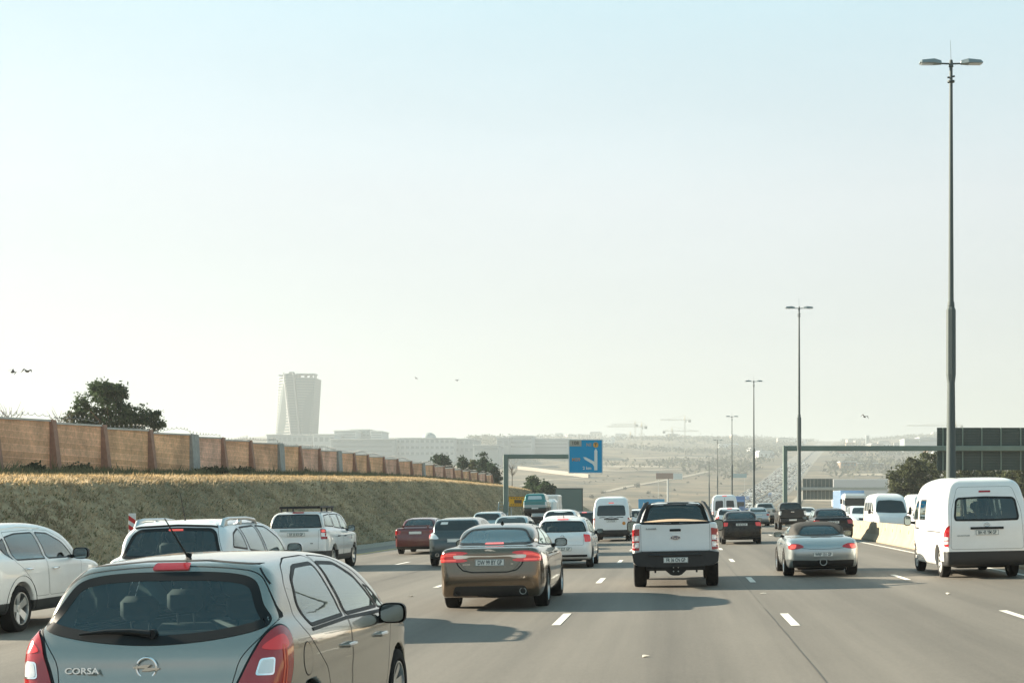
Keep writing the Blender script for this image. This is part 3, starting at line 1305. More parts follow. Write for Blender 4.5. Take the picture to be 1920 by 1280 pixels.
        for yy in (yr, yf):
            for sg in (1, -1):
                if first:
                    o = src
                    first = False
                else:
                    o = copy_tree(src)
                o.parent = self.root
                o.location = (sg * (tr - wdt / 2), yy, r)
                o.rotation_euler = (RNG.uniform(0, 6.28) if sg > 0 else RNG.uniform(0, 6.28), 0, 0 if sg > 0 else math.pi)
                o.name = 'wheel'
                for ch in o.children:
                    ch.name = 'tyre'

    def under(self, z0=0.2, z1=0.42):
        yr, yf, r, tr = self.s['wheels']
        b = MB()
        b.box((0, (yr + yf) / 2, (z0 + z1) / 2), (tr * 1.35, yf - yr + .9, z1 - z0), bev=.05)
        b.tube([(-tr * .9, yr, r), (tr * .9, yr, r)], .05, 8)
        b.tube([(-tr * .9, yf, r), (tr * .9, yf, r)], .05, 8)
        b.build('underbody', M_BLACK, self.root)

    def plate(self, txt, z, y=None, w=0.52, hh=0.115, x=0.0, m=None, tilt=0.0):
        """Rear number plate standing just proud of the body."""
        p = self.project(np.array([[x, z]]), 0, 0.0)[0]
        yy = (p[1] if y is None else y) - 0.012
        b = MB().box((0, 0, 0), (w, 0.012, hh), bev=.004)
        o = b.build('number_plate', m or M_PLATE, self.root)
        o.location = (x, yy, z)
        o.rotation_euler = (tilt, 0, 0)
        e = MB()
        for sx in (-1, 1):
            e.box((sx * (w / 2 - .006), -.006, 0), (.006, .004, hh - .008))
        for sz in (-1, 1):
            e.box((0, -.006, sz * (hh / 2 - .006)), (w - .02, .004, .006))
        e.build('border', M_PLATETXT, o)
        if txt:
            text('lettering', txt, hh * .92, M_PLATETXT, o, (0, -0.008, -.003), bold=0.0015, sx=w * .9 / (len(txt) * hh * .545))
        return o

    def mirror(self, y, z, m=M_BLACK, size=(0.22, 0.12, 0.15), arm=0.10, glassy=True, sides=(1, -1), x0=None):
        p = self.project(np.array([[y, z - .02]]), 90, 0)[0]
        for sg in sides:
            b = MB()
            xx = (x0 or p[0])
            n = 10
            # housing: a rounded bowl, open end to the rear
            V, F = [], []
            rings = [(0.0, 1.0), (0.03, 1.03), (0.07, .95), (0.11, .7), (0.125, .3)]
            for (dy, k) in rings:
                for i in range(n * 2):
                    a = math.pi * i / n
                    c, s_ = math.cos(a), math.sin(a)
                    ex = math.copysign(abs(c) ** .6, c) * size[0] / 2 * k
                    ez = math.copysign(abs(s_) ** .6, s_) * size[2] / 2 * k
                    V.append((ex, dy * size[1] / .12, ez))
            q = n * 2
            for i in range(len(rings) - 1):
                for j in range(q):
                    F.append((i * q + j, i * q + (j + 1) % q, (i + 1) * q + (j + 1) % q, (i + 1) * q + j))
            F.append(tuple(range((len(rings) - 1) * q, len(rings) * q)))
            V = np.array(V) + np.array([sg * (xx + arm + size[0] / 2), y, z + .03])
            b.add(V, F)
            o = b.build('door_mirror', m, self.root, True)
            a = MB().tube([(sg * (xx - .04), y + .05, z - .03), (sg * (xx + arm + .05), y + .05, z - .01)], [.035, .03], 8)
            a.build('arm', M_BLACK, o, True)
            gl = MB()
            V = [(v[0] * .86, 0, v[2] * .86) for v in ((math.copysign(abs(math.cos(t)) ** .6, math.cos(t)) * size[0] / 2, 0,
                                                         math.copysign(abs(math.sin(t)) ** .6, math.sin(t)) * size[2] / 2)
                                                        for t in [math.pi * i / n for i in range(2 * n)])]
            V = np.array(V) + np.array([sg * (xx + arm + size[0] / 2), y - .004, z + .03])
            gl.add(V, [tuple(range(2 * n))])
            gl.build('mirror_glass', mat('mirror_glass', (0.25, 0.3, 0.3), 0.08, 0.9), o)

    def handle(self, y, z, m, th=90, sides=True, w=0.2):
        p = self.project(np.array([[y - w / 2, z], [y, z], [y + w / 2, z]]), th, 0.0)
        n = self.normal(p)
        for sg in ((1, -1) if sides else (1,)):
            q = np.array([p[0] - n[0] * .01, p[0] + n[0] * .03, p[1] + n[1] * .04, p[2] + n[2] * .03, p[2] - n[2] * .01]) * np.array([sg, 1, 1])
            MB().tube(q, [.012, .016, .018, .016, .012], 8).build('door_handle', m, self.root, True)

    def seats(self, yf, yr, z=0.35, zt=1.05, xs=0.36, rear=True, wheel=True):
        def seat(x, y, w, nm):
            b = MB()
            b.box((x, y + .28, z + .12), (w, .5, .16), bev=.05)
            t = 0.22
            R = np.array([[1, 0, 0], [0, math.cos(t), -math.sin(t)], [0, math.sin(t), math.cos(t)]])
            b.box((x, y - .03, (z + zt) / 2), (w, .14, zt - z - .05), bev=.06, rot=R)
            b.build(nm, M_SEAT, self.root, True)
        def head(x, y, w=.26):
            b = MB()
            b.box((x, y - .12, zt + .13), (w, .09, .17), bev=.04)
            b.tube([(x - .06, y - .1, zt - .05), (x - .06, y - .12, zt + .1)], .008, 6)
            b.tube([(x + .06, y - .1, zt - .05), (x + .06, y - .12, zt + .1)], .008, 6)
            b.build('headrest', M_SEAT, self.root, True)
        for sg in (-1, 1):
            seat(sg * xs, yf, .48, 'seat')
            head(sg * xs, yf)
        if rear:
            seat(0, yr, 1.2, 'rear_seat')
            for sg in (-1, 1):
                head(sg * xs, yr)
        d = MB()
        d.box((0, yf + 1.15, z + .42), (1.3, .45, .25), bev=.06)
        d.build('dashboard', M_TRIM, self.root, True)
        w = MB()
        th = np.linspace(0, 2 * math.pi, 25)
        w.tube([(xs + .18 * math.cos(a), yf + .78, z + .5 + .18 * math.sin(a)) for a in th], .014, 6, cap=False)
        w.build('steering_wheel', M_BLACK, self.root, True)

    def box(self, name, m, c, s, bev=.01, mirror=False, smooth=False, rot=None, parent=None):
        r = []
        for sg in ((1, -1) if mirror else (1,)):
            o = MB().box((0, 0, 0), s, bev=bev, rot=rot).build(name, m, parent or self.root, smooth)
            o.location = (c[0] * sg, c[1], c[2])
            r.append(o)
        return r

# ------------------------------------------------------------------ vehicle shapes (metres; y runs forward from the rear bumper)
def plan_of(L, W, rear=.80, nose=.62, tail=.10):
    w = W / 2
    return [(-.005, w * rear * .9), (.04, w * rear), (tail + .06, w * .93), (.55, w * .985), (1.1, w), (L * .68, w), (L * .85, w * .965), (L - .30, w * .86), (L - .08, w * nose), (L, w * nose * .75)]


HATCH = dict(
    L=3.97, wheels=(.66, 3.13, .31, .84), arch=.355, k=.08, kg=.08, kb=.07,
    lower=[(.13, .27), (.03, .38), (.0, .52), (.015, .66), (.07, .82), (.12, .95), (.30, 1.0), (1.2, .97), (2.5, .93), (3.0, .93), (3.45, .84), (3.80, .69), (3.95, .54), (3.97, .38), (3.88, .24), (3.3, .19), (.6, .20)],
    gh=[(.08, .82), (.13, .95), (.24, 1.18), (.38, 1.37), (.55, 1.42), (.95, 1.455), (1.5, 1.475), (2.0, 1.455), (2.4, 1.36), (2.85, 1.10), (3.12, .93), (3.12, .72), (.3, .72)],
    plan=plan_of(3.97, 1.72), plan_gh=[(.06, .60), (.2, .68), (.6, .76), (1.4, .80), (2.2, .80), (3.0, .76), (3.15, .70)],
    sec=[(.18, .76), (.30, .83), (.50, .86), (.70, .862), (.86, .85), (.97, .81), (1.06, .72)],
    sec_gh=[(.66, .87), (.88, .83), (1.0, .795), (1.2, .715), (1.36, .635), (1.46, .52), (1.50, .36)])

CORSA = dict(
    L=4.0, wheels=(.66, 3.17, .305, .845), arch=.35, k=.085, kg=.09, kb=.09,
    lower=[(.14, .27), (.03, .36), (-.0, .50), (.01, .64), (.06, .78), (.13, .92), (.24, 1.03), (.5, 1.045), (1.2, 1.0), (2.5, .95), (3.0, .94), (3.45, .85), (3.82, .70), (3.97, .55), (3.98, .38), (3.9, .24), (3.3, .19), (.6, .20)],
    gh=[(.10, .85), (.20, 1.0), (.34, 1.22), (.48, 1.40), (.55, 1.440), (.80, 1.470), (1.2, 1.49), (1.65, 1.495), (2.1, 1.45), (2.5, 1.33), (2.9, 1.10), (3.15, .94), (3.15, .72), (.3, .72)],
    plan=[(-.01, .62), (.03, .72), (.14, .80), (.35, .845), (.7, .866), (1.2, .868), (2.7, .868), (3.3, .85), (3.7, .76), (3.93, .58), (4.0, .42)],
    plan_gh=[(.10, .62), (.22, .71), (.45, .755), (1.0, .80), (1.6, .82), (2.2, .82), (3.0, .77), (3.15, .70)],
    sec=[(.18, .76), (.30, .83), (.50, .868), (.70, .870), (.86, .858), (.98, .825), (1.08, .73)],
    sec_gh=[(.66, .87), (.90, .835), (1.02, .80), (1.2, .725), (1.36, .645), (1.455, .54), (1.515, .34)])

JAG = dict(
    L=4.96, wheels=(1.06, 3.97, .345, .915), arch=.385, k=.075, kg=.075, kb=.09,
    lower=[(.15, .24), (.05, .34), (.0, .48), (-.005, .60), (.03, .74), (.06, .88), (.07, 1.0), (.12, 1.065), (.28, 1.09), (.9, 1.10), (1.7, 1.06), (3.3, 1.0), (4.1, .91), (4.65, .78), (4.92, .60), (4.95, .42), (4.85, .25), (4.3, .2), (.7, .2)],
    gh=[(.50, .95), (.66, 1.09), (1.02, 1.235), (1.42, 1.385), (1.85, 1.465), (2.3, 1.485), (2.75, 1.45), (3.15, 1.31), (3.7, 1.05), (3.8, .9), (3.7, .8), (.7, .8)],
    plan=[(-.01, .66), (.02, .76), (.10, .83), (.35, .885), (.8, .92), (1.2, .938), (3.5, .935), (4.2, .91), (4.65, .82), (4.9, .62), (4.97, .42)],
    plan_gh=[(.45, .50), (.7, .60), (1.1, .67), (1.7, .74), (2.4, .77), (3.2, .76), (3.8, .70)],
    sec=[(.18, .80), (.30, .88), (.50, .935), (.70, .94), (.86, .925), (.98, .885), (1.07, .80), (1.13, .66)],
    sec_gh=[(.7, .92), (.98, .84), (1.1, .785), (1.25, .705), (1.38, .61), (1.46, .48), (1.50, .33)])

SEDAN = dict(
    L=4.55, wheels=(1.0, 3.70, .315, .865), arch=.355, k=.075, kg=.075, kb=.07,
    lower=[(.15, .26), (.04, .36), (.0, .50), (.01, .64), (.05, .80), (.07, .98), (.14, 1.05), (.5, 1.06), (1.1, 1.04), (1.6, .99), (3.1, .95), (3.8, .88), (4.25, .76), (4.5, .58), (4.53, .42), (4.45, .25), (3.9, .2), (.6, .2)],
    gh=[(.62, .95), (.75, 1.05), (1.0, 1.22), (1.25, 1.36), (1.6, 1.43), (2.1, 1.455), (2.55, 1.42), (2.9, 1.30), (3.4, 1.01), (3.45, .8), (.8, .8)],
    plan=plan_of(4.53, 1.78, rear=.86), plan_gh=[(.58, .55), (.8, .63), (1.2, .70), (1.8, .75), (2.6, .75), (3.4, .68)],
    sec=[(.18, .78), (.30, .85), (.50, .888), (.72, .89), (.88, .872), (1.0, .82), (1.08, .70)],
    sec_gh=[(.7, .86), (.95, .81), (1.05, .77), (1.2, .70), (1.35, .615), (1.43, .49), (1.47, .34)])

SUV = dict(
    L=4.45, wheels=(.90, 3.54, .355, .885), arch=.41, k=.08, kg=.085, kb=.07,
    lower=[(.13, .36), (.03, .46), (.0, .62), (.02, .80), (.07, 1.0), (.13, 1.14), (.4, 1.19), (1.2, 1.14), (2.6, 1.08), (3.2, 1.06), (3.8, .99), (4.2, .86), (4.4, .68), (4.43, .48), (4.32, .33), (3.8, .27), (.6, .28)],
    gh=[(.10, .95), (.17, 1.14), (.30, 1.42), (.44, 1.58), (.62, 1.64), (1.2, 1.69), (1.8, 1.70), (2.3, 1.66), (2.75, 1.52), (3.2, 1.20), (3.32, 1.05), (3.3, .85), (.3, .85)],
    plan=plan_of(4.43, 1.85, rear=.86), plan_gh=[(.08, .64), (.25, .72), (.7, .80), (1.5, .845), (2.4, .84), (3.2, .78), (3.35, .72)],
    sec=[(.26, .80), (.38, .88), (.6, .922), (.85, .925), (1.02, .905), (1.14, .86), (1.24, .74)],
    sec_gh=[(.8, .92), (1.05, .87), (1.17, .835), (1.35, .765), (1.52, .685), (1.64, .56), (1.71, .36)])

LANDY = dict(
    L=4.5, wheels=(.92, 3.58, .37, .895), arch=.42, k=.06, kg=.06, kb=.05,
    lower=[(.12, .36), (.02, .45), (.0, .60), (.01, .80), (.05, 1.0), (.09, 1.22), (.25, 1.27), (1.2, 1.25), (2.6, 1.17), (3.2, 1.14), (3.9, 1.06), (4.3, .95), (4.45, .74), (4.48, .5), (4.38, .34), (3.9, .28), (.6, .28)],
    gh=[(.07, 1.05), (.10, 1.24), (.20, 1.52), (.30, 1.70), (.42, 1.76), (1.2, 1.79), (1.9, 1.79), (2.4, 1.75), (2.7, 1.64), (3.15, 1.27), (3.25, 1.1), (3.2, .9), (.3, .9)],
    plan=plan_of(4.48, 1.91, rear=.90), plan_gh=[(.06, .74), (.2, .79), (.7, .83), (1.5, .86), (2.5, .855), (3.1, .80), (3.25, .75)],
    sec=[(.26, .82), (.38, .90), (.6, .945), (.9, .955), (1.1, .935), (1.22, .89), (1.3, .78)],
    sec_gh=[(.85, .95), (1.1, .90), (1.25, .865), (1.45, .80), (1.64, .73), (1.75, .62), (1.81, .45)])


def bed_cut(x, y, z, d):
    return d


RANGER = dict(
    L=5.33, wheels=(1.22, 4.42, .39, .905), arch=.45, arch_depth=.34, k=.045, kg=.07, kb=.04,
    lower=[(.07, .74), (.03, .80, 1), (.045, 1.10), (.05, 1.355, 1), (.075, 1.385), (.5, 1.385), (1.66, 1.375), (2.2, 1.28), (3.6, 1.20), (4.2, 1.15), (4.8, 1.06), (5.15, .92), (5.3, .72), (5.32, .52), (5.1, .42), (4.4, .42), (2.0, .42), (.5, .52)],
    gh=[(1.64, 1.1), (1.66, 1.33), (1.74, 1.55), (1.84, 1.74), (2.0, 1.81), (2.6, 1.835), (3.0, 1.80), (3.35, 1.64), (3.85, 1.28), (3.95, 1.1), (3.9, .95), (1.7, .95)],
    plan=[(.0, .84), (.05, .87), (.2, .905), (.6, .915), (1.6, .92), (4.2, .92), (4.8, .89), (5.15, .74), (5.32, .5)],
    plan_gh=[(1.6, .78), (1.75, .80), (2.3, .82), (3.2, .80), (3.9, .74)],
    sec=[(.40, .80), (.5, .90), (.7, .92), (1.0, .925), (1.2, .905), (1.32, .88), (1.40, .83)],
    sec_gh=[(.95, .90), (1.2, .86), (1.36, .81), (1.55, .735), (1.72, .655), (1.80, .54), (1.85, .36)])

BOXSTER = dict(
    L=4.33, wheels=(.93, 3.345, .325, .875), arch=.36, k=.10, kg=.08, kb=.07,
    lower=[(.16, .24), (.05, .34), (.0, .48), (.0, .60), (.06, .74), (.22, .86), (.5, .925), (1.0, .95), (1.5, .95), (2.6, .93), (3.1, .90), (3.6, .82), (4.05, .66), (4.3, .48), (4.3, .32), (4.1, .2), (.7, .18)],
    gh=[(.78, .80), (.86, .92), (1.05, 1.06), (1.32, 1.19), (1.65, 1.27), (2.0, 1.285), (2.35, 1.24), (2.75, 1.08), (3.05, .92), (3.0, .75), (1.0, .75)],
    plan=[(-.01, .56), (.04, .70), (.16, .79), (.4, .855), (.8, .885), (1.3, .89), (2.4, .86), (3.3, .87), (3.8, .80), (4.15, .60), (4.33, .32)],
    plan_gh=[(.72, .48), (1.0, .58), (1.4, .65), (2.0, .69), (2.6, .70), (3.05, .66)],
    sec=[(.16, .78), (.26, .84), (.45, .885), (.62, .89), (.76, .865), (.87, .80), (.95, .68), (1.0, .5)],
    sec_gh=[(.6, .86), (.88, .78), (1.0, .71), (1.14, .62), (1.24, .49), (1.30, .30)])

HIACE = dict(
    L=4.84, wheels=(1.05, 4.16, .345, .86), arch=.40, k=.09, kb=.05,
    lower=[(.10, .30), (.02, .40), (.0, .56), (.015, .80), (.04, 1.2), (.15, 1.65), (.28, 2.02), (.40, 2.17), (.7, 2.22), (2.2, 2.27), (3.2, 2.26), (3.65, 2.18), (3.95, 1.98), (4.35, 1.42), (4.55, 1.16), (4.74, .95), (4.83, .66), (4.82, .42), (4.7, .28), (4.2, .24), (.6, .26)],
    plan=[(-.01, .80), (.03, .87), (.15, .92), (.4, .935), (1.0, .94), (3.8, .94), (4.3, .90), (4.65, .78), (4.84, .55)],
    sec=[(.24, .86), (.34, .91), (.6, .938), (1.0, .94), (1.3, .922), (1.6, .885), (1.9, .825), (2.08, .76), (2.2, .63), (2.29, .42)])

SPRINTER = dict(
    L=5.6, wheels=(1.05, 4.5, .345, .88), arch=.40, k=.08, kb=.05,
    lower=[(.10, .30), (.02, .45), (.0, .7), (.02, 1.2), (.07, 1.9), (.14, 2.30), (.30, 2.42), (2.0, 2.45), (3.9, 2.40), (4.3, 2.2), (4.8, 1.45), (5.1, 1.2), (5.5, .98), (5.58, .6), (5.5, .3), (5.0, .26), (.6, .28)],
    plan=[(-.01, .86), (.03, .92), (.2, .95), (1.0, .96), (4.5, .96), (5.2, .88), (5.58, .6)],
    sec=[(.26, .88), (.4, .94), (.9, .96), (1.4, .95), (1.9, .90), (2.2, .84), (2.36, .72), (2.47, .5)])


def scaled(sp, L=1.0, W=1.0, H=1.0):
    r = {}
    for k, v in sp.items():
        if k in ('lower', 'gh'):
            r[k] = [(p[0] * L, p[1] * H) + tuple(p[2:]) for p in v]
        elif k in ('plan', 'plan_gh'):
            r[k] = [(p[0] * L, p[1] * W) for p in v]
        elif k in ('sec', 'sec_gh'):
            r[k] = [(p[0] * H, p[1] * W) for p in v]
        elif k == 'L':
            r[k] = v * L
        elif k == 'wheels':
            r[k] = (v[0] * L, v[1] * L, v[2], v[3] * W)
        else:
            r[k] = v
    return r


def sym(pts):
    """Right-hand half outline (x >= 0, running from the top centre down) to a full outline."""
    P = [p for p in pts]
    return P + [(-x, z) for x, z in reversed(P) if abs(x) > 1e-6]


def bumper_region(z, m):
    def fn(C, N, car):
        L = car.s['L']
        return [('bumper', m, C[:, 2] < z)]
    return fn


P_GREY = paint('warm_grey', (.33, .32, .285), .85, .24)
P_BRONZE = paint('bronze', (.165, .12, .08), .85, .22)
P_WHITE = paint('white', (.77, .77, .75), 0, .3)
P_WHITE2 = paint('cool_white', (.76, .79, .79), 0, .3)
P_CREAM = paint('cream_white', (.80, .80, .78), 0, .35)
P_RED = paint('dark_red', (.115, .008, .011), .25, .3)
P_SLATE = paint('slate', (.045, .062, .066), .55, .28)
P_BLACK = paint('black', (.005, .006, .007), .0, .25, .2, .2)
P_SILVER = paint('silver', (.38, .42, .425), .75, .3)
P_PALEBLUE = paint('pale_blue', (.34, .42, .43), .5, .3)
P_TEAL = paint('teal', (.0, .17, .165), .2, .35)
P_CHARCOAL = paint('charcoal', (.016, .018, .019), .1, .35, .3, .25)
M_SOFTTOP = mat('soft_top_canvas', (.030, .029, .026), .85, noise=.12, nscale=8, bump=.15, bscale=90, inside=M_INTERIOR)
M_TAN = mat('tan_cover', (.42, .30, .19), .8, noise=.12, nscale=5)
M_NEARBLACK = mat('rough_black', (.016, .017, .018), .55, noise=.15)


def shark(c, y, s=1.0):
    z = c.s
    V = [(0, 0, .07), (-.035, .0, 0), (.035, 0, 0), (0, .16, -.005), (0, .015, .075)]
    p = c.roof(0, y)
    b = MB().add([(v[0] * s, v[1] * s + y, v[2] * s + p) for v in V], [(0, 1, 2), (4, 3, 1), (4, 2, 3), (1, 3, 2), (0, 4, 1), (0, 2, 4)])
    b.build('antenna', M_BLACK, c.root)


def roof(self, x, y):
    zz = np.linspace(2.8, .3, 500)
    v = self.f(np.full(500, x, dtype=float), np.full(500, y, dtype=float), zz)
    k = np.argmax(v < 0)
    return zz[k]


Car.roof = roof


def corsa():
    c = Car(CORSA, .021, 'hatchback_car', 'grey hatchback with dark rear wiper, cut off by the bottom of the picture', 'car', (-3.262, 8.72), P_GREY, yaw=rad(-2.0))
    # rear screen: wide, with pointed lower corners and a bowed bottom edge
    rs = spline(sym([(0, 1.385), (.30, 1.38), (.50, 1.355), (.585, 1.31), (.655, 1.18), (.715, 1.085), (.70, 1.045), (.55, 1.0), (.3, .962), (0, .945)]), 5)
    c.glass('rear_window', 0, rs, G_TINT, .055)
    # side windows: rear quarter door glass and front door glass (y, z)
    c.glass('side_window', 90, rounded([(.80, .99), (.70, 1.16), (.80, 1.32), (1.02, 1.40), (1.46, 1.405), (1.62, 1.0)], .05), G_TINT, .026, mirror=True)
    c.glass('side_window', 90, rounded([(1.70, 1.0), (1.56, 1.405), (1.95, 1.385), (2.28, 1.27), (2.66, .99)], .05), G_TINT, .026, mirror=True)
    c.glass('quarter_window', 90, rounded([(2.70, .985), (2.44, 1.19), (2.54, 1.17), (2.92, .97)], .02), G_TINT, .014, mirror=True)
    c.glass('windscreen', 180, rounded(sym([(0, 1.38), (.45, 1.36), (.57, 1.30), (.70, .99), (0, .98)]), .06), G_CLEAR, .04)
    door_r = rounded([(.60, 1.02), (.60, 1.28), (.78, 1.40), (1.05, 1.445), (1.54, 1.45), (1.665, 1.0), (1.665, .45), (1.50, .34), (1.20, .36), (1.06, .68), (.80, .86)], .07)
    door_f = rounded([(1.685, 1.0), (1.555, 1.45), (1.98, 1.42), (2.33, 1.30), (2.98, .94), (2.86, .80), (2.74, .35), (1.685, .34)], .07)
    c.split('rear_door', 90, door_r, True)
    c.split('front_door', 90, door_f, True)
    tail = spline(sym([(0, 1.42), (.50, 1.39), (.62, 1.33), (.74, 1.09), (.71, 1.02), (.58, .86), (.50, .66), (0, .655)]), 5)
    c.split('tailgate', 0, tail, False)
    c.split('bumper', 0, [(-1, .64), (1, .64), (1, .1), (-1, .1)], False)
    c.shell()
    c.patch('brake_light', M_LAMP, 0, rounded([(-.115, 1.435), (.115, 1.435), (.12, 1.395), (-.12, 1.395)], .012), .010)
    # tail lamps wrap the corner: seen from 38 degrees
    lam = spline([(.47, .58), (.56, .80), (.64, .93), (.72, 1.01), (.80, 1.04), (.86, 1.0), (.875, .88), (.85, .72), (.78, .60), (.62, .54)], 5)
    rim = offset_loop(resample(lam, .03), -.014)
    c.patch('lamp_housing', M_BLACK, 32, rim, .003, True, thick=.01)
    c.patch('tail_light', M_LAMP, 32, lam, .011, True, thick=.02)
    c.patch('lit_lens', M_LAMPLIT, 32, spline([(.66, .915), (.73, .97), (.80, .99), (.835, .93), (.80, .905)], 5), .0135, True, thick=.004)
    c.patch('lower_lens', mat('deep_red_lens', (.12, .004, .006), .15, coat=1), 32, rounded([(.60, .56), (.74, .575), (.735, .635), (.565, .63)], .02), .0135, True, thick=.004)
    c.patch('reversing_light', M_CHROME, 32, rounded([(.605, .755), (.642, .855), (.728, .862), (.712, .755)], .02), .0145, True, thick=.006)
    c.patch('clear_lens', M_LENS, 32, rounded([(.618, .766), (.651, .845), (.718, .851), (.704, .766)], .016), .017, True, thick=.004)
    c.strip('lamp_rib', mat('amber_glow', (.50, .07, .04), .3, emit=(1, .2, .1), emit_s=.03), 32, [(.765, .66), (.79, .80), (.785, .93)], .010, .0135, True)
    c.strip('lamp_rib', mat('amber_glow'), 32, [(.79, .66), (.812, .80), (.806, .93)], .008, .0135, True)
    # badge: ring with a bolt
    cx, cz = 0.0, .815
    b = MB()
    th = np.linspace(0, 2 * math.pi, 41)
    yb = c.project(np.array([[0, cz]]), 0, 0)[0][1]
    b.tube([(cx + .062 * math.cos(t), yb - .008, cz + .062 * math.sin(t)) for t in th], .0075, 8, cap=False)
    b.prism([(-.082, .008), (-.01, .020), (.03, .020), (.006, .001), (.082, -.001), (.078, -.009), (.01, -.020), (-.034, -.020), (-.006, -.002), (-.082, -.001)], yb - .016, yb - .004)
    V = b.V[-1]
    V[:, 2] += cz
    b.build('badge', M_CHROME, c.root, False)
    p = c.project(np.array([[-.40, .80]]), 0, .004)[0]
    text('model_lettering', 'CORSA', .052, M_CHROME, c.root, (p[0], p[1] - .016, p[2]), rot=(rad(84), 0, rad(-7)), extrude=.004, bold=.0012, sx=1.35)
    # wiper
    w = MB()
    q = c.project(np.array([[-.46, 1.005], [-.30, 1.018], [-.14, 1.016], [.0, 1.0]]), 0, .022)
    w.tube(q, [.008, .014, .019, .024], 8)
    w.tube([q[-1] + np.array([.0, .03, -.002]), q[-1] + np.array([0, -.012, 0])], [.032, .028], 12)
    w.build('wiper', M_BLACK, c.root, True)
    w = MB()
    z0 = c.roof(0.02, .74)
    w.tube([(.02, .72, z0 - .01), (.02, .73, z0 + .025), (.02, .76, z0 + .03)], [.03, .022, .012], 8)
    w.tube([(.02, .72, z0 + .01), (.01, .58, z0 + .12), (-.005, .40, z0 + .27)], [.008, .006, .0035], 6)
    w.build('antenna', M_BLACK, c.root, True)
    c.patch('fuel_flap', P_GREY, 90, [(.615 + .085 * math.cos(t), .80 + .105 * math.sin(t)) for t in np.linspace(0, 2 * math.pi, 28)[:-1]], .003, False, thick=.01)
    c.strip('seam', M_GAP, 90, [(.615 + .088 * math.cos(t), .80 + .108 * math.sin(t)) for t in np.linspace(0, 2 * math.pi, 28)[:-1]], .008, .0015, False, closed=True)
    c.strip('seam', M_GAP, 0, [(-.66, 1.30), (-.55, 1.425), (-.2, 1.452), (.2, 1.452), (.55, 1.425), (.66, 1.30)], .008, .0015)
    c.strip('window_sill', M_BLACK, 90, [(.80, .975), (1.68, .985), (2.90, .955)], .022, .006, True, thick=.01)
    c.handle(1.56, .80, P_GREY)
    c.handle(2.50, .79, P_GREY, w=.2)
    c.mirror(2.52, .92, M_BLACK, (.21, .13, .16), .0)
    c.plate('', .40)
    c.wheels(M_RIM, 7)
    c.under()
    c.seats(1.75, .95, .36, 1.0)
    # parcel shelf
    c.box('parcel_shelf', M_TRIM, (0, .62, .965), (1.2, .42, .03), .01)
    return c


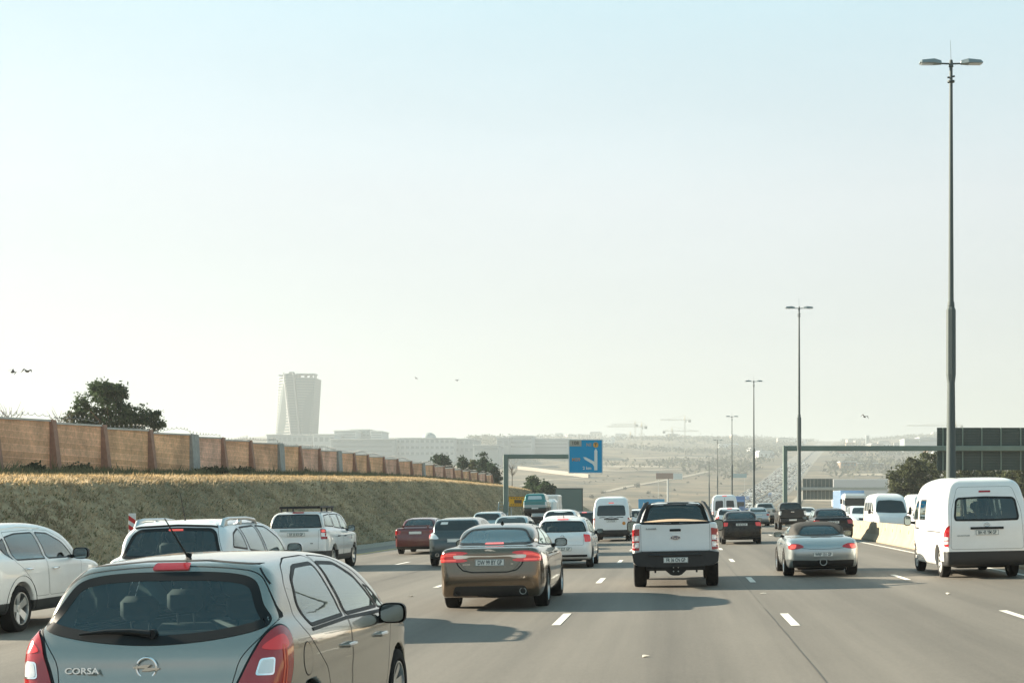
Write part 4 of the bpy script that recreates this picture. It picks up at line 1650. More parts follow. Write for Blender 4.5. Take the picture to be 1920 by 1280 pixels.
def jaguar():
    c = Car(JAG, .027, 'saloon_car', 'bronze saloon car with lit red tail lights and plate DW 99 BY GP', 'car', (-3.2, 24.35), P_BRONZE)
    c.glass('rear_window', 0, spline(sym([(0, 1.405), (.35, 1.395), (.50, 1.365), (.60, 1.25), (.67, 1.155), (.62, 1.125), (.3, 1.115), (0, 1.112)]), 5), G_TINT, .035)
    c.glass('side_window', 90, rounded([(1.28, 1.10), (1.62, 1.27), (2.02, 1.385), (2.28, 1.395), (2.34, 1.05)], .06), G_TINT, .025, mirror=True)
    c.glass('side_window', 90, rounded([(2.42, 1.05), (2.37, 1.395), (2.72, 1.37), (3.05, 1.26), (3.45, 1.04)], .06), G_TINT, .025, mirror=True)
    c.glass('windscreen', 180, rounded(sym([(0, 1.39), (.42, 1.37), (.52, 1.32), (.68, 1.08), (0, 1.07)]), .06), G_CLEAR, .04)
    c.split('rear_door', 90, rounded([(1.22, 1.09), (1.60, 1.30), (2.02, 1.43), (2.36, 1.44), (2.40, .34), (1.72, .34), (1.50, .72)], .08), True)
    c.split('front_door', 90, rounded([(2.42, 1.44), (2.74, 1.41), (3.08, 1.29), (3.54, 1.02), (3.42, .34), (2.42, .34)], .08), True)
    c.split('boot_lid', 0, spline(sym([(0, 1.15), (.62, 1.10), (.66, 1.03), (.53, .86), (.46, .76), (.36, .68), (.2, .665), (0, .665)]), 5), False)
    c.split('bumper', 0, [(-1.2, .60), (1.2, .60), (1.2, .1), (-1.2, .1)])
    c.shell()
    lam = spline([(.38, .995), (.50, 1.02), (.66, 1.015), (.80, .975), (.90, .915), (.905, .865), (.84, .845), (.60, .84), (.44, .845), (.38, .87), (.47, .905), (.47, .955)], 4)
    c.patch('tail_light', M_LAMPLIT, 22, lam, .010, True)
    for k_, w_ in ((0.0, .016), (.026, .012)):
        c.strip('light_guide', M_BRAKE, 22, [(.56, .985 - k_), (.70, .978 - k_), (.80, .945 - k_ * .6), (.845, .905), (.80, .872 + k_ * .4), (.56, .868 + k_ * .5)], w_, .0125, True)
    c.patch('chrome_bar', M_CHROME, 0, spline(sym([(0, .945), (.3, .950), (.62, .958), (.61, .905), (.42, .905), (.33, .928), (0, .925)]), 4), .016, thick=.03)
    c.strip('seam', M_GAP, 0, [(-.60, .90), (-.54, .78), (-.46, .70), (-.3, .665), (.3, .665), (.46, .70), (.54, .78), (.60, .90)], .022, .0025)
    c.plate('DW 99 BY GP', .83, w=.50, hh=.115)
    c.patch('brake_light', M_BRAKE, 0, rounded([(-.16, 1.150), (.16, 1.150), (.165, 1.125), (-.165, 1.125)], .01), .006)
    c.strip('bumper_crease', P_BRONZE, 0, [(-.78, .53), (-.6, .575), (0, .585), (.6, .575), (.78, .53)], .035, .014, thick=.03)
    c.patch('diffuser', M_NEARBLACK, 0, rounded([(-.60, .43), (.60, .43), (.66, .26), (-.66, .26)], .05), .006)
    for sg in (-1, 1):
        b = MB()
        y0 = c.project(np.array([[sg * .52, .37]]), 0, 0)[0][1]
        b.lathe([(-.01, .058), (-.01, .05), (.10, .05), (.10, .058)], 20, 0, (sg * .56, y0, .335), 'y', True)
        b.build('exhaust', M_TRIM if sg < 0 else M_STEEL, c.root, True)
    # leaping emblem on the boot lid
    yb = c.project(np.array([[0, 1.04]]), 0, 0)[0][1]
    b = MB().prism([(-.10, 1.045), (-.04, 1.058), (.02, 1.052), (.06, 1.035), (.11, 1.02), (.06, 1.024), (.03, 1.028), (.015, 1.012), (.0, 1.026), (-.05, 1.030), (-.085, 1.022), (-.07, 1.034)], yb - .012, yb + .004)
    b.build('badge', M_CHROME, c.root)
    for x, t in ((-.40, 'JAGUAR'), (.38, 'XF')):
        p = c.project(np.array([[x, .80]]), 0, .003)[0]
        text('model_lettering', t, .035, M_CHROME, c.root, tuple(p), bold=.001)
    c.handle(1.72, .93, P_BRONZE)
    c.handle(2.62, .92, P_BRONZE)
    c.mirror(3.28, 1.05, M_BLACK, (.24, .13, .16), .06)
    c.patch('fuel_flap', P_BRONZE, 90, [(1.02 + .09 * math.cos(t), .90 + .09 * math.sin(t)) for t in np.linspace(0, 2 * math.pi, 24)[:-1]], .003, thick=.01)
    c.strip('seam', M_GAP, 90, [(1.02 + .094 * math.cos(t), .90 + .094 * math.sin(t)) for t in np.linspace(0, 2 * math.pi, 24)[:-1]], .01, .0015, closed=True)
    shark(c, 1.9)
    c.wheels(M_RIM, 5, .25, .245)
    c.under()
    c.seats(2.35, 1.5, .30, .98)
    c.box('parcel_shelf', M_TRIM, (0, .95, 1.06), (1.1, .5, .03))
    return c


def ranger():
    c = Car(RANGER, .028, 'pickup_truck', 'white double cab pickup with black bumper and plate FR 36 CN GP', 'pickup truck', (-.02, 29.5), P_WHITE2)
    c.glass('rear_window', 0, rounded(sym([(0, 1.785), (.50, 1.775), (.585, 1.72), (.70, 1.36), (0, 1.355)]), .06), G_TINT, .05)
    c.glass('side_window', 90, rounded([(1.95, 1.33), (2.02, 1.70), (2.62, 1.745), (2.66, 1.28)], .05), G_TINT, .03, mirror=True)
    c.glass('side_window', 90, rounded([(2.76, 1.27), (2.72, 1.745), (3.05, 1.70), (3.60, 1.25)], .05), G_TINT, .03, mirror=True)
    c.glass('windscreen', 180, rounded(sym([(0, 1.74), (.48, 1.72), (.58, 1.66), (.74, 1.32), (0, 1.30)]), .06), G_CLEAR, .045)
    gate = rounded([(-.715, 1.37), (.715, 1.37), (.715, .795), (-.715, .795)], .035)
    c.split('tailgate', 0, gate)
    c.split('rear_door', 90, rounded([(1.86, 1.30), (1.98, 1.76), (2.68, 1.79), (2.72, .56), (1.98, .56)], .06), True)
    c.split('front_door', 90, rounded([(2.74, 1.79), (3.08, 1.75), (3.78, 1.20), (3.70, .56), (2.74, .56)], .06), True)
    c.shell()
    # styling hoop round the cab window, tan load cover
    c.ring('window_surround', M_BLACK, 0, rounded(sym([(0, 1.81), (.52, 1.80), (.615, 1.74), (.745, 1.36), (0, 1.345)]), .07), rounded(sym([(0, 1.765), (.49, 1.755), (.565, 1.70), (.68, 1.375), (0, 1.37)]), .07), .012)
    for sg in (-1, 1):
        MB().tube([(sg * .80, .75, 1.37), (sg * .735, 1.35, 1.60), (sg * .64, 1.64, 1.77), (sg * .60, 1.9, 1.81)], [.045, .045, .045, .03], 10).build('roll_bar', M_BLACK, c.root, True)
    xs = np.linspace(-.74, .74, 17)
    V, F = [], []
    ys = [.10, .25, .8, 1.4, 1.62]
    for yv, kz in zip(ys, (.4, .8, 1, 1, .9)):
        for xv in xs:
            V.append((xv, yv, 1.388 + .065 * kz * (1 - (xv / .74) ** 2)))
    n = len(xs)
    for i in range(len(ys) - 1):
        for j in range(n - 1):
            F.append((i * n + j, i * n + j + 1, (i + 1) * n + j + 1, (i + 1) * n + j))
    np_mesh('load_cover', V, F, M_TAN, c.root, True)
    MB().tube([(-.74, .085, 1.392), (.74, .085, 1.392)], .014, 8).build('cover_edge', M_BLACK, c.root, True)
    # tail lamps: tall, red over clear over red
    lam = rounded([(.742, 1.27), (.885, 1.25), (.895, .83), (.75, .815)], .02)
    for o in c.patch('tail_light', M_LAMP, 8, lam, .014, True):
        pass
    c.patch('lamp_lens', M_LENS, 8, rounded([(.755, 1.125), (.875, 1.12), (.88, 1.02), (.755, 1.02)], .012), .017, True, thick=.006)
    c.patch('lamp_lens', M_LENS, 8, rounded([(.755, .985), (.88, .98), (.883, .875), (.757, .875)], .012), .017, True, thick=.006)
    for zz in (1.072, .93):
        c.patch('reflector', M_CHROME, 8, [(.818 + .032 * math.cos(t), zz + .032 * math.sin(t)) for t in np.linspace(0, 2 * math.pi, 17)[:-1]], .021, True, thick=.004)
    b = MB().box((0, .045, 1.232), (.235, .03, .052), bev=.012)
    b.box((0, .03, 1.245), (.19, .02, .018), bev=.005)
    b.build('tailgate_handle', M_BLACK, c.root)
    th = np.linspace(0, 2 * math.pi, 29)[:-1]
    b = MB().prism([(.105 * math.cos(t), 1.075 + .042 * math.sin(t)) for t in th], .028, .05)
    o = b.build('badge', M_CHROME, c.root)
    b = MB().prism([(.096 * math.cos(t), 1.075 + .035 * math.sin(t)) for t in th], .022, .03)
    b.build('oval', mat('badge_blue', (.01, .03, .10), .2, coat=1), o)
    text('script', 'Ford', .058, M_CHROME, o, (0, .020, 1.072), bold=.001, sx=1.15)
    text('model_lettering', 'RANGER', .038, mat('lettering_grey', (.20, .22, .23), .4), c.root, (-.50, .036, 1.265), bold=.001, sx=1.5)
    # rear bumper and tow gear
    b = MB()
    b.prism([(-.90, .76), (-.72, .795), (.72, .795), (.90, .76), (.88, .58), (.78, .50), (.40, .47), (-.40, .47), (-.78, .50), (-.88, .58)], -.06, .20)
    b.box((0, -.04, .72), (1.1, .10, .05), bev=.015)
    b.build('bumper', M_NEARBLACK, c.root)
    b = MB().prism([(-.62, .47), (.62, .47), (.60, .41), (.22, .40), (.12, .31), (.06, .29), (-.06, .29), (-.12, .31), (-.22, .40), (-.60, .41)], .02, .08)
    for sx in (-.05, .05):
        for zz in (.38, .46):
            b.lathe([(-.02, .001), (-.02, .014), (.0, .014)], 8, 1, (sx, .0, zz), 'y')
    b.tube([(-.43, .05, .42), (-.43, .05, .35)], .02, 8)
    b.tube([(.43, .05, .42), (.43, .05, .35)], .02, 8)
    b.build('tow_bar', [M_BLACK, M_STEEL], c.root)
    c.plate('FR 36 CN GP', .615, y=-.062, w=.51, hh=.115)
    c.mirror(3.38, 1.24, M_BLACK, (.23, .14, .26), .07)
    c.handle(2.02, 1.05, P_WHITE2)
    c.handle(2.95, 1.04, P_WHITE2)
    c.wheels(M_RIM, 6, .265, .23)
    c.under(.38, .62)
    c.seats(2.75, 1.95, .62, 1.25)
    return c


def boxster():
    c = Car(BOXSTER, .024, 'roadster', 'silver roadster with dark canvas roof and plate WRF 131 GP', 'car', (3.42, 33.2), P_SILVER)
    c.glass('rear_window', 0, spline(sym([(0, 1.195), (.33, 1.18), (.42, 1.12), (.50, .985), (.40, .955), (0, .95)]), 5), G_TINT, .03)
    c.glass('side_window', 90, rounded([(1.72, .98), (1.80, 1.17), (2.15, 1.18), (2.75, .96)], .05), G_TINT, .02, mirror=True)
    c.glass('windscreen', 180, rounded(sym([(0, 1.22), (.42, 1.20), (.60, .95), (0, .94)]), .06), G_CLEAR, .035)

    def top(C, N, car):
        a, b = car.lower_upper(C[:, 0], C[:, 1], C[:, 2])
        return [('soft_top', M_SOFTTOP, (b < a - .012) & (C[:, 1] < 2.45) & (C[:, 2] > .85)), ('bumper', P_SILVER, (C[:, 1] < .35) & (C[:, 2] < .66))]
    c.split('door', 90, rounded([(1.62, .95), (2.80, .93), (2.86, .30), (1.74, .28)], .08), True)
    c.shell(top)
    lam = spline([(.43, .715), (.56, .775), (.72, .775), (.80, .735), (.79, .675), (.66, .655), (.50, .675)], 5)
    c.patch('tail_light', M_LAMP, 24, lam, .008, True)
    c.patch('lit_lens', M_BRAKE, 24, spline([(.60, .755), (.72, .75), (.74, .69), (.62, .675)], 5), .012, True, thick=.006)
    c.strip('seam', M_GAP, 0, [(-.52, .69), (-.3, .66), (0, .652), (.3, .66), (.52, .69)], .008, .0015)
    c.strip('air_vent', M_BLACK, 0, [(-.24, .925), (0, .930), (.24, .925)], [.018] * 1, .004)
    c.patch('plate_recess', P_SILVER, 0, rounded([(-.32, .61), (.32, .61), (.32, .455), (-.32, .455)], .05), .008, thick=.02)
    c.plate('WRF 131 GP', .532, w=.46, hh=.105)
    c.patch('lower_bumper', M_NEARBLACK, 0, rounded([(-.72, .40), (-.14, .385), (-.10, .42), (.10, .42), (.14, .385), (.72, .40), (.70, .24), (-.70, .24)], .03), .005)
    c.strip('bumper_crease', P_SILVER, 0, [(-.74, .43), (-.3, .41), (.3, .41), (.74, .43)], .022, .012, thick=.02)
    b = MB()
    b.lathe([(-.05, .085), (-.05, .07), (.12, .07), (.12, .085)], 24, 0, (0, .04, .355), 'y', True)
    b.build('exhaust', M_STEEL, c.root, True)
    c.mirror(2.55, .93, P_SILVER, (.20, .12, .13), .05)
    c.handle(1.78, .75, P_SILVER)
    c.wheels(M_RIM, 5, .25, .235)
    c.under(.16, .36)
    c.seats(1.95, 1.2, .25, .88, .34, rear=False)
    return c


def hiace_body(c, cut, plate, cargo):
    c.glass('rear_window', 0, rounded(sym([(0, 1.81), (.60, 1.79), (.665, 1.73), (.715, 1.36), (.69, 1.275), (0, 1.265)]), .07), G_TINT if cut else G_DARK, .045, cut=cut)
    c.glass('windscreen', 180, rounded(sym([(0, 1.90), (.60, 1.86), (.70, 1.78), (.83, 1.22), (0, 1.20)]), .08), G_CLEAR if cut else G_DARK, .05, cut=cut)
    c.glass('side_window', 90, rounded([(3.55, 1.28), (3.55, 1.74), (3.80, 1.73), (4.24, 1.28)], .05), G_TINT if cut else G_DARK, .03, mirror=True, cut=cut)
    c.glass('side_window', 90, rounded([(2.55, 1.28), (2.55, 1.76), (3.32, 1.76), (3.32, 1.28)], .05), G_TINT if cut else G_DARK, .03, mirror=True, cut=cut)
    if not cargo:
        c.glass('side_window', 90, rounded([(1.55, 1.28), (1.55, 1.76), (2.42, 1.76), (2.42, 1.28)], .05), G_DARK, .03, mirror=True, cut=False)
        c.glass('side_window', 90, rounded([(.42, 1.28), (.50, 1.74), (1.42, 1.76), (1.42, 1.28)], .05), G_DARK, .03, mirror=True, cut=False)
    if cut:
        c.split('tailgate', 0, rounded([(-.60, 2.02), (.60, 2.02), (.76, 1.5), (.80, .66), (-.80, .66), (-.76, 1.5)], .08))
        c.split('sliding_door', 90, rounded([(2.30, 1.83), (3.36, 1.83), (3.36, .36), (2.30, .36)], .06), True)
        c.split('front_door', 90, rounded([(3.42, 1.83), (3.86, 1.80), (4.36, 1.20), (4.40, .90), (3.85, .80), (3.72, .36), (3.42, .36)], .06), True)

    def reg(C, N, car):
        return [('bumper', M_NEARBLACK, (C[:, 1] < .32) & (C[:, 2] < .60) & (N[:, 1] < .3) | ((C[:, 1] < .9) & (C[:, 2] < .38)))]
    c.shell(reg)
    c.patch('tail_light', M_LAMP, 20, rounded([(.775, 1.19), (.85, 1.14), (.915, 1.0), (.915, .72), (.80, .715)], .03), .012, True)
    c.patch('lamp_lens', M_LENS, 20, rounded([(.805, .93), (.90, .93), (.90, .86), (.807, .86)], .01), .015, True, thick=.006)
    c.patch('lamp_lens', M_LENS, 20, rounded([(.805, .84), (.90, .84), (.90, .775), (.807, .775)], .01), .015, True, thick=.006)
    c.patch('brake_light', M_LAMP if cargo else M_BRAKE, 0, rounded([(-.13, 1.935), (.13, 1.935), (.13, 1.895), (-.13, 1.895)], .016), .012)
    c.strip('grab_bar', M_BLACK, 0, [(-.36, 1.115), (.36, 1.115)], .05, .022, thick=.03)
    c.plate(plate, 1.02, w=.50, hh=.11)
    for zz in (1.98,):
        c.strip('gutter_seam', M_GAP, 90, [(.35, 1.90), (1.5, 1.93), (3.7, 1.93)], .012, .002, True)
    c.strip('slide_rail', M_TRIM, 90, [(.62, 1.03), (2.25, 1.03)], .022, .004, True, thick=.01)
    yb = c.project(np.array([[0, 1.19]]), 0, 0)[0][1]
    b = MB()
    t = np.linspace(0, 2 * math.pi, 25)
    b.tube([(.062 * math.cos(a), yb - .012, 1.19 + .042 * math.sin(a)) for a in t], .006, 6, cap=False)
    b.tube([(.022 * math.cos(a), yb - .012, 1.19 + .04 * math.sin(a)) for a in t], .005, 6, cap=False)
    b.tube([(.042 * math.cos(a), yb - .012, 1.21 + .018 * math.sin(a)) for a in t], .005, 6, cap=False)
    b.build('badge', M_CHROME, c.root, True)
    c.mirror(3.98, 1.22, M_BLACK if cut else M_TRIM, (.17, .10, .24), .10)
    c.handle(3.52, 1.08, M_BLACK, w=.14)
    c.wheels(M_STEELRIM, 8, .2, .23)
    c.under(.22, .45)


def hiace():
    c = Car(HIACE, .032, 'panel_van', 'white high roofed van beside the barrier with plate BH 43 YM GP', 'van', (6.79, 31.05), P_CREAM)
    hiace_body(c, True, 'BH 43 YM GP', True)
    p = c.project(np.array([[-.52, .955]]), 0, .004)[0]
    text('model_lettering', 'QUANTUM', .045, M_STEEL, c.root, tuple(p), bold=.001, sx=1.2)
    # what stands inside
    c.seats(3.45, 2.6, .75, 1.45, .45, rear=False)
    b = MB()
    b.box((-.48, 2.5, 1.42), (.5, .35, .4), bev=.04)
    b.tube([(-.05, 2.0, .9), (-.06, 2.1, 1.75)], .035, 8)
    b.tube([(.30, 1.2, 1.75), (.48, 1.2, 1.25)], .035, 8)
    b.tube([(.44, 1.1, 1.8), (.52, 1.1, 1.25)], .04, 8)
    b.tube([(.1, 1.6, 1.7), (.1, 1.6, 1.5), (.14, 1.6, 1.35)], [.06, .07, .05], 10)
    b.build('cargo', mat('pale_load', (.5, .45, .35), .6), c.root, True)
    c.box('bulkhead', M_TRIM, (0, 3.0, .9), (1.6, .05, .9))
    return c


def landy():
    c = Car(LANDY, .036, 'estate_car', 'white boxy four wheel drive with black roof rack and plate DF 25 KV GP', 'car', (-11.25, 42.0), P_WHITE)
    c.glass('rear_window', 0, rounded(sym([(0, 1.70), (.60, 1.69), (.65, 1.64), (.76, 1.29), (0, 1.285)]), .04), G_TINT, .03)
    c.glass('quarter_window', 90, rounded([(.26, 1.33), (.38, 1.66), (1.12, 1.70), (1.16, 1.30)], .05), G_TINT, .03, mirror=True)
    c.glass('side_window', 90, rounded([(1.24, 1.28), (1.20, 1.70), (1.95, 1.70), (2.0, 1.23)], .05), G_TINT, .03, mirror=True)
    c.glass('side_window', 90, rounded([(2.08, 1.22), (2.03, 1.70), (2.45, 1.66), (2.95, 1.20)], .05), G_TINT, .03, mirror=True)
    c.glass('windscreen', 180, rounded(sym([(0, 1.69), (.52, 1.67), (.62, 1.62), (.76, 1.24), (0, 1.23)]), .06), G_CLEAR, .045)
    c.split('tailgate', 0, rounded([(-.66, 1.73), (.66, 1.73), (.79, 1.28), (.66, 1.22), (.66, .64), (-.66, .64), (-.66, 1.22), (-.79, 1.28)], .04))
    c.split('rear_door', 90, rounded([(1.21, 1.74), (1.98, 1.74), (2.03, .46), (1.42, .46), (1.28, .80), (1.19, 1.1)], .06), True)
    c.split('front_door', 90, rounded([(2.01, 1.74), (2.48, 1.70), (3.05, 1.18), (3.02, .46), (2.05, .46)], .06), True)

    def reg(C, N, car):
        return [('bumper', M_NEARBLACK, C[:, 2] < .60)]
    c.shell(reg)
    lam = rounded([(.70, 1.25), (.85, 1.235), (.90, .95), (.715, .95)], .02)
    c.patch('tail_light', M_LAMP, 18, lam, .012, True)
    c.patch('lamp_lens', M_LENS, 18, rounded([(.72, 1.14), (.868, 1.13), (.882, 1.03), (.725, 1.03)], .01), .016, True, thick=.006)
    c.patch('lit_lens', M_BRAKE, 18, [(.785 + .05 * math.cos(t), 1.19 + .035 * math.sin(t)) for t in np.linspace(0, 6.28, 17)[:-1]], .018, True, thick=.004)
    c.strip('handle_bar', M_STEEL, 0, [(-.48, 1.215), (.36, 1.215)], .05, .02, thick=.03)
    c.plate('DF 25 KV GP', 1.10, w=.52, hh=.11)
    c.patch('brake_light', M_LAMP, 0, rounded([(-.17, 1.755), (.17, 1.755), (.17, 1.725), (-.17, 1.725)], .012), .010)
    for x, t in ((-.48, 'FREELANDER'), (.46, 'TD4')):
        p = c.project(np.array([[x, .83]]), 0, .003)[0]
        text('model_lettering', t, .045, M_TRIM, c.root, tuple(p), bold=.001)
    b = MB()
    zr = 1.90
    for sx in (-.58, .58):
        b.box((sx, 1.35, zr), (.06, 1.75, .07), bev=.015)
    for yy in np.linspace(.55, 2.15, 7):
        b.box((0, yy, zr - .005), (1.16, .05, .03), bev=.008)
    for yy in (.50, 2.2):
        b.box((0, yy, zr), (1.22, .05, .075), bev=.015)
    for sx in (-.6, .6):
        for yy in (.7, 1.35, 2.0):
            b.box((sx, yy, zr - .07), (.05, .08, .12), bev=.01)
    b.build('roof_rack', M_BLACK, c.root)
    c.mirror(2.78, 1.20, M_BLACK, (.22, .13, .20), .06)
    c.handle(1.42, 1.02, M_BLACK, w=.18)
    c.handle(2.24, 1.01, M_BLACK, w=.18)
    c.patch('air_vent', M_BLACK, 90, rounded([(3.12, 1.02), (3.18, 1.02), (3.17, .9), (3.11, .9)], .01), .004, True)
    c.strip('rubbing_strip', P_WHITE, 90, [(1.38, .72), (3.0, .72)], .05, .012, True, thick=.02)
    c.wheels(M_RIM, 5, .235, .245)
    c.under(.28, .5)
    c.seats(2.05, 1.3, .55, 1.2)
    return c


def suv_common(c, glass=None, cut=True, lit=True, plate=''):
    g = glass or (G_TINT if cut else G_DARK)
    c.glass('rear_window', 0, rounded(sym([(0, 1.575), (.50, 1.56), (.585, 1.50), (.69, 1.18), (.64, 1.155), (0, 1.145)]), .05), g, .045, cut=cut)
    c.glass('quarter_window', 90, rounded([(.48, 1.28), (.62, 1.48), (.98, 1.56), (1.06, 1.23)], .06), g, .025, mirror=True, cut=cut)
    c.glass('side_window', 90, rounded([(1.13, 1.22), (1.06, 1.565), (1.80, 1.585), (1.86, 1.16)], .05), g, .025, mirror=True, cut=cut)
    c.glass('side_window', 90, rounded([(1.94, 1.15), (1.88, 1.585), (2.30, 1.56), (2.72, 1.38), (3.02, 1.12)], .06), g, .025, mirror=True, cut=cut)
    c.glass('windscreen', 180, rounded(sym([(0, 1.58), (.48, 1.56), (.58, 1.50), (.74, 1.15), (0, 1.14)]), .06), G_CLEAR if cut else G_DARK, .04, cut=cut)


def suv_rails():
    c = Car(SUV, .027, 'suv', 'white SUV with silver roof rails half hidden behind the grey hatchback', 'suv', (-6.96, 19.45), P_WHITE2)
    suv_common(c)
    c.split('tailgate', 0, rounded([(-.56, 1.61), (.56, 1.61), (.72, 1.15), (.66, .70), (-.66, .70), (-.72, 1.15)], .06))
    c.split('rear_door', 90, rounded([(1.03, 1.60), (1.84, 1.62), (1.90, .46), (1.42, .46), (1.24, .85), (1.05, 1.1)], .06), True)
    c.split('front_door', 90, rounded([(1.87, 1.62), (2.32, 1.60), (2.78, 1.42), (3.16, 1.08), (3.08, .46), (1.92, .46)], .06), True)
    c.split('bumper', 0, [(-1.2, .68), (1.2, .68), (1.2, .2), (-1.2, .2)])
    c.shell()
    c.patch('spoiler', P_WHITE2, 0, rounded(sym([(0, 1.640), (.48, 1.62), (.58, 1.56), (.50, 1.575), (0, 1.592)]), .02), .035, thick=.05)
    c.patch('brake_light', M_BRAKE, 0, rounded([(-.10, 1.548), (.10, 1.548), (.10, 1.532), (-.10, 1.532)], .006), .012)
    c.patch('tail_light', M_LAMP, 22, rounded([(.73, 1.12), (.88, 1.08), (.90, .86), (.76, .84)], .04), .012, True)
    for sg in (-1, 1):
        b = MB()
        xr = sg * .60
        z = [c.roof(xr, y) for y in (.52, .8, 1.7, 2.05)]
        b.tube([(xr, .50, z[0] - .02), (xr, .58, z[0] + .075), (xr, .82, z[1] + .085), (xr, 1.6, z[2] + .08), (xr, 2.0, z[3] + .05), (xr, 2.1, z[3] - .03)], [.035, .032, .026, .026, .03, .03], 10)
        b.box((xr, .62, z[0] + .03), (.06, .14, .10), bev=.02)
        b.box((xr, 1.3, z[2] + .02), (.05, .12, .10), bev=.02)
        b.build('roof_rail', M_RIM, c.root, True)
    z0 = c.roof(0, .72)
    MB().tube([(0.02, .70, z0), (.02, .70, z0 + .05), (.01, .55, z0 + .42)], [.02, .008, .003], 6).build('antenna', M_BLACK, c.root, True)
    c.mirror(2.86, 1.16, P_WHITE2, (.23, .13, .18), .06)
    c.handle(1.30, 1.0, P_WHITE2)
    c.handle(2.15, .99, P_WHITE2)
    c.plate('', .82)
    c.wheels(M_RIM, 5, .235, .24)
    c.under(.28, .5)
    c.seats(1.95, 1.2, .50, 1.14)
    return c


def kia():
    sp = scaled(SUV, .99, 1.0, 1.0)
    c = Car(sp, .027, 'suv', 'white SUV with grey wheel arches cut off by the left picture edge', 'suv', (-10.98, 21.0), P_WHITE)
    c.s['wheels'] = (.93, 3.57, .36, .885)
    g = G_TINT
    c.glass('quarter_window', 90, rounded([(.52, 1.27), (.42, 1.36), (.66, 1.46), (.72, 1.10)], .04), g, .02, mirror=True)
    c.glass('side_window', 90, rounded([(.80, 1.10), (.70, 1.47), (1.10, 1.52), (1.72, 1.53), (1.82, 1.09)], .05), g, .022, mirror=True)
    c.glass('side_window', 90, rounded([(1.90, 1.09), (1.80, 1.53), (2.22, 1.51), (2.62, 1.36), (3.0, 1.08)], .06), g, .022, mirror=True)
    c.glass('rear_window', 0, rounded(sym([(0, 1.52), (.50, 1.50), (.585, 1.44), (.69, 1.18), (0, 1.16)]), .05), g, .045)
    c.glass('windscreen', 180, rounded(sym([(0, 1.52), (.48, 1.50), (.58, 1.44), (.74, 1.12), (0, 1.11)]), .06), G_CLEAR, .04)
    c.split('rear_door', 90, rounded([(.72, 1.54), (1.76, 1.565), (1.86, .52), (1.42, .52), (1.22, .80), (.98, .98), (.74, 1.1)], .06), True)
    c.split('front_door', 90, rounded([(1.79, 1.565), (2.28, 1.55), (2.72, 1.38), (3.12, 1.04), (3.02, .52), (1.88, .52)], .06), True)

    def reg(C, N, car):
        yr, yf, r, tr = car.s['wheels']
        d = np.minimum(np.hypot(C[:, 1] - yr, C[:, 2] - r), np.hypot(C[:, 1] - yf, C[:, 2] - r))
        return [('cladding', M_TRIM, (C[:, 2] < .47))]
    c.shell(reg)
    for yw in (.93, 3.57):
        c.strip('arch_trim', M_TRIM, 90, [(yw + .455 * math.cos(t), .36 + .455 * math.sin(t)) for t in np.linspace(-.05, math.pi + .05, 24)], .10, .008, True, thick=.02)
    c.patch('tail_light', M_LAMP, 60, rounded([(.30, 1.08), (.62, 1.02), (.60, .90), (.34, .88)], .04), .012, True)
    c.mirror(2.78, 1.12, M_BLACK, (.26, .14, .19), .07)
    c.handle(1.12, .96, M_CHROME)
    c.handle(2.06, .94, M_CHROME)
    c.strip('roof_rail', P_WHITE, 90, [(.7, 1.585), (1.4, 1.62), (2.1, 1.59)], .02, .012, True, thick=.02)
    c.plate('', .8)
    c.wheels(M_RIM, 5, .235, .255)
    c.under(.28, .5)
    c.seats(1.95, 1.2, .46, 1.08)
    return c


